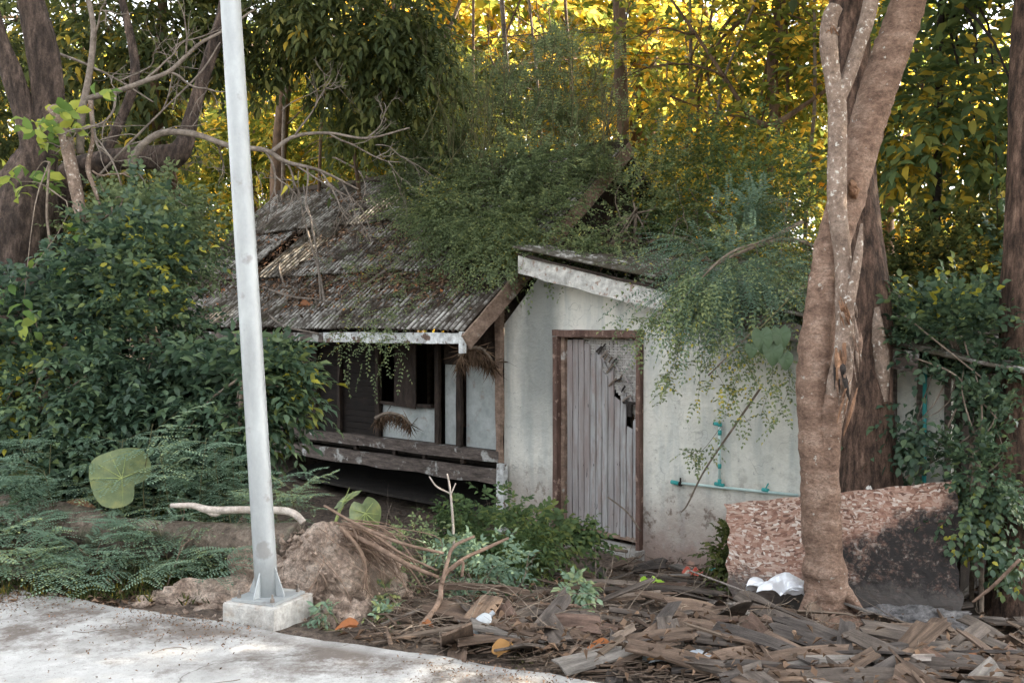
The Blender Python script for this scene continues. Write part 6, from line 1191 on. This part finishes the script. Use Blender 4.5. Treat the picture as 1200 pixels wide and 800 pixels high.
for j in range(nz_):
    for i in range(nx_):
        a_ = j * (nx_ + 1) + i; Fc.append((a_, a_ + nx_ + 1, a_ + nx_ + 2, a_ + 1)); Fc.append((a_ + n1, a_ + 1 + n1, a_ + nx_ + 2 + n1, a_ + nx_ + 1 + n1))
for i in range(nx_): Fc.append((i, i + 1, i + 1 + n1, i + n1)); a_ = nz_ * (nx_ + 1) + i; Fc.append((a_, a_ + n1, a_ + 1 + n1, a_ + 1))
for j in range(nz_): a_ = j * (nx_ + 1); Fc.append((a_, a_ + n1, a_ + nx_ + 1 + n1, a_ + nx_ + 1)); a_ += nx_; Fc.append((a_, a_ + nx_ + 1, a_ + nx_ + 1 + n1, a_ + n1))
oc = (pts4[0] + pts4[1]) / 2 - Z3 * .35
cbd = mobj('chipboard_sheet', V, Fc, M['chip'], origin=oc); tag(cbd, 'scorched reddish chipboard sheet standing on edge between the forked tree and the thick trunk', 'board')
# ash and char heap at its foot
lump('ash_heap', None, M['ash'], [at(1060, 700, 6.7)[0], 6.70, -.46], (.40, .16, .13), 31, 50, 90, amp=.14)
tag(bpy.data.objects['ash_heap'], 'low grey heap of ash and char at the foot of the chipboard', 'ash heap')

def board_mesh(L, W_, T, seed, mat, nseg=7, jag=.06, name='wood_scrap'):
    r2 = np.random.default_rng(seed); V = []; Fc = []; xs = np.linspace(-L / 2, L / 2, nseg); tw = r2.uniform(-.25, .25); bow = r2.uniform(-.05, .05) * L
    across = 3; ja, jb = r2.uniform(-1, 1, across + 1) * jag * L, r2.uniform(-1, 1, across + 1) * jag * L; tap = r2.uniform(-.25, .25)
    for s in (0, 1):
        for i, x in enumerate(xs):
            for j in range(across + 1):
                y = (j / across - .5) * W_ * (1 + tap * x / L + r2.normal(0, .01)); xx = x + (ja[j] if i == 0 else 0) + (jb[j] if i == nseg - 1 else 0)
                V.append([xx, y, bow * math.cos(math.pi * x / L) + tw * y * x / L * 2 + (T if s else 0) * (1 if 0 < i < nseg - 1 else .8) + r2.normal(0, .0008)])
    n = nseg * (across + 1); w_ = across + 1
    for i in range(nseg - 1):
        for j in range(across): a_ = i * w_ + j; Fc += [(a_, a_ + 1, a_ + w_ + 1, a_ + w_), (a_ + n, a_ + w_ + n, a_ + w_ + 1 + n, a_ + 1 + n)]
        a_ = i * w_; Fc.append((a_, a_ + w_, a_ + w_ + n, a_ + n)); a_ += across; Fc.append((a_, a_ + n, a_ + w_ + n, a_ + w_))
    for j in range(across): Fc.append((j, j + n, j + 1 + n, j + 1)); a_ = (nseg - 1) * w_ + j; Fc.append((a_, a_ + 1, a_ + 1 + n, a_ + n))
    return make_mesh(name, np.array(V), Fc, M[mat])
def place_mesh(me, name, p, yaw, pitch, roll, label, cat, group=None, scale=1.0):
    o = bpy.data.objects.new(name, me); C.objects.link(o); o.location = p; o.rotation_euler = (roll, pitch, yaw); o.scale = (scale,) * 3; return tag(o, label, cat, group)
TONES = {'board': 'dark grey', 'board_brown': 'brown', 'board_black': 'blackened', 'board_pale grey': 'pale grey', 'board_reddish': 'reddish', 'slat': 'pale'}
wide = []; thin_ = []
for ti, (mt_, cnt) in enumerate((('board', 3), ('board_brown', 4), ('board_black', 2), ('board_pale grey', 1), ('board_reddish', 1))):
    for q in range(cnt): 
        for (L_, W_, word, jg) in ((.60, .082, 'long', .04), (.42, .115, 'broad', .05), (.28, .085, 'short', .09)): wide.append((board_mesh(L_, W_ * (1 + .12 * q), .013, 700 + ti * 31 + q * 5 + int(L_ * 10), mt_, jag=jg), TONES[mt_], word))
for ti, mt_ in enumerate(('slat', 'board', 'board_brown')):
    for (L_, W_, word) in ((.62, .028, 'long thin'), (.42, .04, 'short thin')): thin_.append((board_mesh(L_, W_, .012, 770 + ti, mt_, jag=.02), TONES[mt_], word))
r_ = np.random.default_rng(733)
def zone(px, py):
    if px > 1090: return 'in the right corner heap', 'corner'
    if py < 700 and px < 760: return 'behind the heap below the door', 'door'
    if px < 640: return 'at the left heap end', 'left end'
    if px > 880 and py < 735: return 'round the foot of the forked tree', 'tree foot'
    if px > 880: return 'in front of the forked tree', 'tree front'
    if py > 735: return 'at the heap front by the road', 'front'
    return 'in the middle of the heap', 'middle'
placed = 0; tries = 0; used_labels = set()
MARKS = [(557, 752, 'clear bottle'), (762, 699, 'green snack bag'), (812, 680, 'red packet'), (912, 672, 'foil sheet'), (968, 712, 'forked tree foot'), (795, 782, 'grey plastic'), (680, 690, 'star leaved plant'), (608, 775, 'roadside plant'),
         (860, 745, 'upright grey board'), (1060, 785, 'big splintered board'), (1080, 725, 'ash heap'), (1165, 695, 'rightmost boards'), (490, 750, 'crooked stick foot'), (560, 712, 'smooth brown plank'), (870, 789, 'yellow green leaf'), (706, 770, 'tan leaf'),
         (666, 751, 'small orange leaf'), (1142, 779, 'frontmost orange leaf'), (940, 735, 'orange leaf before the tree')]
def heap_h(px, py):
    return .10 * math.exp(-((px - 950) / 170) ** 2 - ((py - 735) / 40) ** 2) + .05 * math.exp(-((px - 700) / 90) ** 2 - ((py - 705) / 25) ** 2) + .12 * math.exp(-((px - 1180) / 60) ** 2 - ((py - 700) / 35) ** 2)
def inheap(px, py):
    edge = 690 + .157 * px - 12
    if py > edge or py < 655: return False
    if px < 480: return False
    if px < 620 and py < 700 + (620 - px) * .2: return r_.uniform() < .1
    if py < 680: return r_.uniform() < (.25 if px < 860 else .0 if px < 1130 else .8)
    return True
while placed < 290 and tries < 6000:
    tries += 1; px, py = r_.uniform(480, 1240), r_.uniform(655, 850)
    if not inheap(px, py): continue
    if 935 < px < 1000 and 690 < py < 712: continue
    g = G(px, py); zt, zk = zone(px, py); slim = r_.uniform() < .18; bunch = 590 < px < 720 and 690 < py < 740
    lath = slim or bunch; yaw = r_.normal(.15, .12) if bunch else r_.normal(-.25, .75) if r_.uniform() < .8 else r_.uniform(-1.6, 1.6)
    lift = r_.uniform(0, 1); p = g + [0, 0, .02 + lift * .06 + heap_h(px, py) * r_.uniform(.3, 1)]
    pit, rol = r_.normal(0, .20), r_.normal(.12, .36)
    pose = 'tipped on edge' if abs(rol) > .5 else 'pointing at the road' if abs(yaw) > 1.0 else 'slanting down right' if yaw < -.3 else 'slanting up right' if yaw > .3 else 'lying level'
    what = 'lath' if lath else 'board'; near = min(MARKS, key=lambda m_: (m_[0] - px) ** 2 + ((m_[1] - py) * 2.2) ** 2); dx, dy = px - near[0], (py - near[1]) * 2.2
    rel = ('right of' if dx > 0 else 'left of') if abs(dx) > abs(dy) else ('in front of' if dy > 0 else 'behind')
    for attempt in range(40):
        me, tone, word = thin_[r_.integers(len(thin_))] if lath else wide[r_.integers(len(wide))]
        lb = f'{word} {tone} {what} {pose} {rel} the {near[2]}'
        if lb not in used_labels and len(lb.split()) <= 16: break
    else: continue
    used_labels.add(lb)
    place_mesh(me, 'wood_lath' if lath else 'wood_scrap', p, yaw, pit, rol, lb, what, f'{what}s of the collapsed wood heap', r_.uniform(.8, 1.15)); placed += 1
# some that can be singled out
def hero(px, py, L, W_, mat, yaw, pitch, roll, label, up=.08, T=.012, seed=1, name='wood_scrap', jag=.04):
    g = G(px, py); place_mesh(board_mesh(L, W_, T, seed, mat, 9, jag), name, g + [0, 0, up], yaw, pitch, roll, label, 'board')
hero(600, 694, .46, .10, 'board_brown', .35, -.28, -.25, 'flat brown plank tilted up at the left of the heap', .12, seed=11)
hero(860, 745, .13, .34, 'board', .1, .1, -.6, 'wide grey board leaning upright left of the forked tree', .13, seed=12)
hero(900, 742, .48, .12, 'board', -1.0, .25, .5, 'long grey plank sloping steeply beside the leaning board', .12, seed=13)
hero(1060, 785, .48, .17, 'board_brown', .6, -.35, -.3, 'big brown splintered board at the front right of the heap', .1, seed=14, jag=.12)
hero(1165, 690, .36, .22, 'board_brown', .9, -.6, .2, 'broad brown board propped up at the right edge', .22, seed=15)
hero(1195, 680, .4, .2, 'board', .7, -.7, .3, 'grey board leaning behind the brown one at the right edge', .24, seed=16)
hero(560, 735, .22, .17, 'board', -.9, .1, -.4, 'dark square shingle standing near the clear bottle', .08, seed=17)
hero(560, 712, .62, .05, 'board_brown', -.12, .02, 0, 'long smooth brown board end pointing right at the heap left end', .10, T=.03, seed=18)
hero(775, 712, .9, .06, 'board', -.05, .02, .2, 'long blackened lath lying level in the middle of the heap', .11, seed=19)
hero(820, 700, .8, .05, 'board', -.3, .05, 0, 'dark plank end sticking out left of the foil sheet', .12, seed=20)
hero(990, 718, .5, .11, 'board_brown', -.08, .0, -.3, 'reddish plank lying against the foot of the forked tree', .16, seed=21)
hero(1040, 712, .55, .10, 'board_brown', .1, .02, -.3, 'brown plank right of the forked tree before the ash', .13, seed=22)
# small splinters and chips: past counting
def splinters(name, label, n, seed, area, L=.12, mat='board_brown', ok=None, W=.02):
    r2 = np.random.default_rng(seed); V = []; Fc = []; c = 0
    while c < n:
        px, py = r2.uniform(area[0], area[1]), r2.uniform(area[2], area[3])
        if ok and not ok(px, py): continue
        g = G(px, py); l = L * r2.uniform(.3, 1.3); wd = W * r2.uniform(.3, 1.2); d = nrm([r2.normal(0, 1), r2.normal(0, .6), r2.normal(0, .12)]); s = nrm(np.cross(d, [r2.normal(0, .3), r2.normal(0, .3), 1])); u = np.cross(s, d)
        if u[2] < 0: u = -u
        p = g + [0, 0, .012 + r2.uniform(0, .04)]; t = .004
        q = [p - d * l / 2 - s * wd / 2, p - d * l / 2 + s * wd / 2, p + d * l / 2 + s * wd / 2 * r2.uniform(.1, 1), p + d * l / 2 - s * wd / 2 * r2.uniform(.1, 1)]
        V += q + [x + u * t for x in q]; o_ = c * 8; Fc += [(o_, o_ + 3, o_ + 2, o_ + 1), (o_ + 4, o_ + 5, o_ + 6, o_ + 7)] + [(o_ + i, o_ + (i + 1) % 4, o_ + (i + 1) % 4 + 4, o_ + i + 4) for i in range(4)]; c += 1
    o = mobj(name, np.array(V), np.array([f for f in Fc]), M[mat]); tag(o, label, 'wood debris', kind='stuff')
rd = lambda x, y: y < 690 + .157 * x - 3 and not (x < 440 and y < 735)
splinters('wood_splinters', 'brown splinters and chips strewn among the boards', 1500, 741, (420, 1250, 655, 860), .14, 'board_brown', rd)
splinters('wood_splinters', 'grey splinters and bark bits strewn over the yard', 1600, 742, (400, 1250, 640, 860), .12, 'slat', rd, .014)
splinters('wood_splinters', 'thin pale sticks strewn over the bare soil', 700, 743, (360, 1250, 610, 860), .22, 'slat', rd, .006)
pts = []
r_ = np.random.default_rng(750)
for _ in range(3600):
    x, y = r_.uniform(380, 1260), r_.uniform(600, 870)
    if rd(x, y): pts.append(G(x, y, 0) + [0, 0, .01 + r_.uniform(0, .03) + (r_.uniform(0, .12) if y > 690 and x > 560 else 0)])
scatter_leaves('leaf_litter', 'dull brown dead leaves over the yard', pts, Z3, 3, L=.055, hi=.66)
pts = [p for p in ([G(r_.uniform(-40, 330), r_.uniform(640, 712)) + [0, 0, .012] for _ in range(2600)])]
scatter_leaves('leaf_litter', 'dead leaves under the roadside seedlings', pts, Z3, 4, L=.05, hi=.9)
# litter band on the road slab
pts = []
for _ in range(7000):
    e = r_.uniform(-2, 7); d = -abs(r_.normal(0, .22)) if r_.uniform() < .8 else -abs(r_.normal(0, .7)); cl = math.sin(e * 1.9) + math.sin(e * 4.1 + 1) - d * .5
    if cl + r_.normal(0, .6) < .1: continue
    q = RE0 + e * RT + d * RN; pts.append([q[0], q[1], .008])
scatter_leaves('leaf_litter', 'crumbs of dry leaf and bark along the edge of the road', pts, Z3, 5, L=.017, lo=.3, hi=.9, lift=.002)
b = B(); r_ = np.random.default_rng(760)
for k in range(12):
    e, d = r_.uniform(-.5, 5), -r_.uniform(.05, 1.0); q = RE0 + e * RT + d * RN; p = np.array([q[0], q[1], .008]); a_ = r_.uniform(0, 3.1)
    P = [p]; 
    for i in range(4): a_ += r_.normal(0, .5); P.append(P[-1] + np.array([math.cos(a_), math.sin(a_), 0]) * r_.uniform(.03, .08))
    V, Fc = tube(P, [.002] * 5, 10, 4); b.add(V, Fc)
tag(b.obj('twig_litter', M['dead_grey']), 'thin twigs lying on the pale road', 'twigs', kind='stuff')
# orange fallen leaves that stand out
for i, (x, y, s, lb) in enumerate([(548, 762, .10, 'orange curled leaf at the road edge left of the bottle'), (590, 775, .16, 'long orange husk lying at the road edge below the clear bottle'), (655, 688, .10, 'orange leaf between planks behind the level board'), (666, 751, .06, 'small orange leaf in the slat bundle'),
                                (706, 770, .12, 'tan leaf lying before the dark laths'), (1142, 779, .09, 'orange leaf at the front right corner of the heap'), (1086, 731, .11, 'orange leaf right of the forked tree'), (1115, 709, .09, 'curled orange leaf below the chipboard corner'),
                                (870, 789, .11, 'yellow and green leaf at the front of the heap'), (780, 785, .14, 'brown leaf before the grey plastic sheet'), (410, 745, .12, 'brown curled leaf behind the road right of the pole'), (1190, 782, .10, 'brown leaf at the lower right edge'), (940, 735, .06, 'small orange leaf before the forked tree'), (500, 742, .07, 'brown leaf just right of the forked stick foot'), (1140, 700, .12, 'yellow orange leaf under the propped boards'), (345, 357, 0, '')]):
    if s == 0: continue
    g = G(x, y) + [0, 0, .05]; r2 = np.random.default_rng(i); heart_leaf('fallen_leaf', None, M['leaf_orange'], g, [r2.normal(0, 1), r2.normal(0, .4), .1], [r2.normal(0, .4), -.4, 1], s, s * .55, i, .5, r2.uniform())
    o = C.objects[-1] if False else bpy.context.scene.objects[-1]
    tag(o, lb, 'leaf')
p = roof_pt(359, 362, .06); heart_leaf('fallen_leaf', None, M['leaf_orange'], p, -A3 + Z3 * .1, SN, .2, .10, 3, .5, .3); tag(bpy.context.scene.objects[-1], 'large curled rusty leaf lying on the roof above the eave', 'leaf')
# curved stick standing before the heap, and others
branch_thing('forked_stick', 'long crooked pale stick rising from the road edge and forking among the weeds', M['root'], [[(478, 760, 5.15, 6), (490, 738, 5.2, 6.5), (508, 716, 5.3, 6.5), (516, 700, 5.4, 6), (517, 686, 5.45, 5.5), (522, 672, 5.5, 4.5), (540, 656, 5.6, 3.5), (565, 644, 5.7, 4.5), (596, 630, 5.8, 3)],
     [(518, 684, 5.45, 5), (524, 660, 5.5, 4.5), (532, 640, 5.55, 4), (556, 628, 5.6, 3)], [(528, 668, 5.5, 4), (542, 658, 5.5, 3.5), (541, 675, 5.5, 3.5)]], 801)
branch_thing('bare_sapling', 'thin bare upright twig before the black gap under the veranda', M['pale_branch'], [[(532, 640, 6.6, 3.5), (530, 600, 6.6, 3), (527, 570, 6.6, 2.5), (524, 555, 6.6, 1.8)], [(528, 578, 6.6, 2), (512, 570, 6.6, 2), (503, 558, 6.6, 1.5)], [(528, 580, 6.6, 1.8), (534, 566, 6.6, 1.4)]], 802)
branch_thing('fallen_stick', 'long thin stick lying from the earth mound down to the crooked stick', M['root'], [[(380, 592, 5.6, 3), (420, 615, 5.5, 4), (470, 636, 5.4, 4), (520, 648, 5.4, 3)]], 803)
branch_thing('fallen_stick', 'grey stick lying level behind the road edge right of the mound', M['dead_grey'], [[(408, 738, 5.3, 6), (440, 734, 5.3, 6), (470, 722, 5.35, 5), (498, 712, 5.4, 3)]], 804)
branch_thing('fallen_stick', 'thin dark branch lying in front of the door step', M['twig'], [[(690, 634, 8.6, 3), (715, 642, 8.4, 4), (735, 646, 8.3, 4)], [(712, 582, 8.3, 1.6), (735, 600, 8.3, 2), (751, 622, 8.3, 2.2)]], 805)
branch_thing('fallen_stick', 'thin pale stick lying across the soil from below the door towards the foil', M['slat'], [[(808, 668, 7.2, 2), (840, 680, 7.0, 2.4), (880, 695, 6.6, 2)]], 806)
branch_thing('fallen_stick', 'slim bent stick arching over boards right of the forked tree', M['twig'], [[(1050, 725, 6.3, 2), (1070, 735, 6.1, 2.5), (1090, 760, 5.7, 2.5)]], 807)
branch_thing('fallen_stick', 'stick propped in the leaves above the right corner boards', M['root'], [[(1140, 705, 6.4, 3), (1165, 685, 6.3, 4), (1195, 655, 6.2, 4)]], 808)
b = B(); r_ = np.random.default_rng(811)
for k in range(300):
    x, y = r_.uniform(430, 1190), r_.uniform(640, 760)
    if not rd(x, y): continue
    g = G(x, y) + [0, 0, .03 + r_.uniform(0, .10)]; a_ = r_.uniform(0, 6.28); bare_branch(b, r_, g, np.array([math.cos(a_), math.sin(a_) * .6, abs(r_.normal(0, .15))]), r_.uniform(.2, .5), .0035, 1, .4, 2, -.02, 4)
for k in range(50):
    x, y = r_.uniform(400, 560), r_.uniform(610, 700); g = G(x, y) + [0, 0, .03]; a_ = r_.uniform(0, 6.28); bare_branch(b, r_, g, np.array([math.cos(a_), math.sin(a_) * .6, abs(r_.normal(0, .5))]), r_.uniform(.3, .6), .004, 1, .4, 3, -.02, 4)
tag(b.obj('twig_litter', M['twig'], smooth=True), 'fine dead twigs tangled over the soil and boards', 'twigs', kind='stuff')
# dried palm fronds in the veranda
def dry_frond(label, pts, seed, n=60, L=.35, down=1.0):
    r2 = np.random.default_rng(seed); P, R = pix_path(pts); root = empty('dry_palm_frond', P[0], label, 'palm frond'); V, Fc = tube(P, R, 10, 5); mobj('rib', V, Fc, M['frond_dry'] if False else M['twig'], root)
    Q = catmull(P, n); D_ = r2.normal(0, .45, Q.shape) + np.array([.1, -.15, -1.0 * down]); Q2 = np.vstack([Q, Q, Q]); D2 = np.vstack([D_, r2.normal(0, .45, Q.shape) + [-.1, -.1, -down], r2.normal(0, .7, Q.shape) + [0, -.2, -.6 * down]])
    ln = L * r2.uniform(.4, 1.1, len(Q2)); V, Fc, per = leaves(Q2, D2, r2.normal(0, 1, Q2.shape), ln, .009, 'oval', .1, .2); mobj('leaflets', V, Fc, M['frond_dry'], root, rnd=np.repeat(r2.uniform(0, 1, len(Q2)), per))
dry_frond('matted brown dry palm frond stuck high in the corner of the veranda', [(538, 418, 9.85, 5), (550, 408, 9.9, 5), (566, 410, 9.95, 5), (578, 425, 10.0, 4)], 821, 150, .26, 1.6)
dry_frond('dry palm frond caught on the sill below the dark window', [(440, 490, 10.75, 5), (455, 484, 10.7, 5), (472, 488, 10.6, 4), (482, 498, 10.55, 3)], 822, 90, .19, 1.4)
# rubbish
def crumple(name, label, cat, mat, c, sx, sy, sz, seed, n=14, fold=.5, soft=False):
    r2 = np.random.default_rng(seed); V = []
    ph = r2.uniform(0, 6.28, 8)
    for j in range(n):
        for i in range(n):
            u, v = i / (n - 1) - .5, j / (n - 1) - .5; z = sum(math.sin((3 + k * 2.3) * (u * math.cos(ph[k]) + v * math.sin(ph[k])) * 2 + ph[k + 4]) / (1 + k * .6) for k in range(4)); z = abs(z) * .5 + r2.uniform(-.06, .06) if not soft else abs(sum(math.sin((2 + k * 1.7) * (u * math.cos(ph[k]) + v * math.sin(ph[k])) * 2 + ph[k + 4]) / (1 + k) for k in range(4))) ** .8 * .6 + r2.uniform(-.04, .04)
            V.append([c[0] + u * sx * (1 + .15 * math.sin(v * 9 + ph[1])), c[1] + v * sy * (1 + .15 * math.sin(u * 8 + ph[2])), c[2] + z * sz * (1 - 1.2 * (u * u + v * v))])
    V = np.array(V); Vb = V - [0, 0, .004]; idx = np.arange(n * n).reshape(n, n); Fc = []
    for j in range(n - 1):
        for i in range(n - 1): a_ = idx[j, i]; Fc += [(a_, a_ + 1, a_ + n + 1, a_ + n), (a_ + n * n, a_ + n + n * n, a_ + n + 1 + n * n, a_ + 1 + n * n)]
    for i in range(n - 1):
        for a_, b_ in ((idx[0, i], idx[0, i + 1]), (idx[-1, i + 1], idx[-1, i]), (idx[i + 1, 0], idx[i, 0]), (idx[i, -1], idx[i + 1, -1])): Fc.append((b_, a_, a_ + n * n, b_ + n * n))
    return tag(mobj(name, np.vstack([V, Vb]), [tuple(int(q) for q in f) for f in Fc], M[mat]), label, cat)
crumple('foil_sheet', 'crumpled shiny silver foil sheet beside the foot of the forked tree', 'foil', 'foil', at(914, 688, 6.95) + [0, 0, -.03], .42, .26, .15, 9, 20, soft=True)
crumple('foil_scrap', 'thin strip of silver foil trailing towards the tree foot', 'foil', 'foil', at(935, 684, 6.9) + [0, 0, -.03], .16, .12, .06, 5)
crumple('snack_bag', 'bright green crumpled snack bag on the boards', 'bag', 'bag_green', G(762, 699) + [0, 0, .10], .20, .10, .07, 6)
crumple('snack_bag', 'crumpled red and white packet right of the green bag', 'bag', 'bag_red', G(812, 680) + [0, 0, .05], .16, .10, .08, 7)
crumple('plastic_scrap', 'small teal plastic scrap beside the red packet', 'litter', 'pvc_teal', G(836, 673) + [0, 0, .04], .08, .05, .03, 8)
crumple('plastic_scrap', 'pale green plastic scrap behind the boards left of the foil', 'litter', 'leaf_stalk', G(846, 684) + [0, 0, .05], .08, .05, .03, 9)
crumple('plastic_sheet', 'crumpled grey plastic sheet at the front of the heap', 'plastic', 'plastic_grey', G(795, 782) + [0, 0, .04], .30, .14, .05, 10)
crumple('plastic_sheet', 'white plastic bag behind the propped boards at the right edge', 'bag', 'foil', G(1196, 672) + [0, 0, .28], .16, .12, .12, 11)
crumple('paper_scrap', 'small white paper scrap lying on the top edge of the chipboard', 'paper', 'paper', at(1018, 574, 7.08) + [0, 0, .01], .035, .03, .03, 12)
g = G(557, 752) + [0, 0, .07]; bt = empty('crushed_bottle', g, 'clear crushed plastic bottle lying at the road edge', 'bottle')
dv = nrm([.55, .25, .42]); V, Fc = tube([g - dv * .10, g - dv * .05, g, g + dv * .05, g + dv * .085, g + dv * .10], [.034, .037, .033, .037, .030, .012], 22, 14, .07, seed=3); mobj('bottle_body', V, Fc, M['clear'], bt, smooth=True)
V, Fc = tube([g + dv * .10, g + dv * .125], [.012, .012], 2, 10, resample=False); mobj('bottle_neck', V, Fc, M['plastic_grey'], bt)
# two stones and bits at the verge
for i, (x, y, s) in enumerate([(168, 710, .05), (222, 695, .06), (60, 700, .05)]):
    lump('stone', None, M['soil_ball'], G(x, y) + [0, 0, .01], (s, s * .7, s * .5), 900 + i, 10, 16, .1); tag(bpy.context.scene.objects[-1], ['small stone at the road edge before the seedlings', 'pale stone at the road edge left of the earth spill', 'little stone at the road edge far left'][i], 'stone')
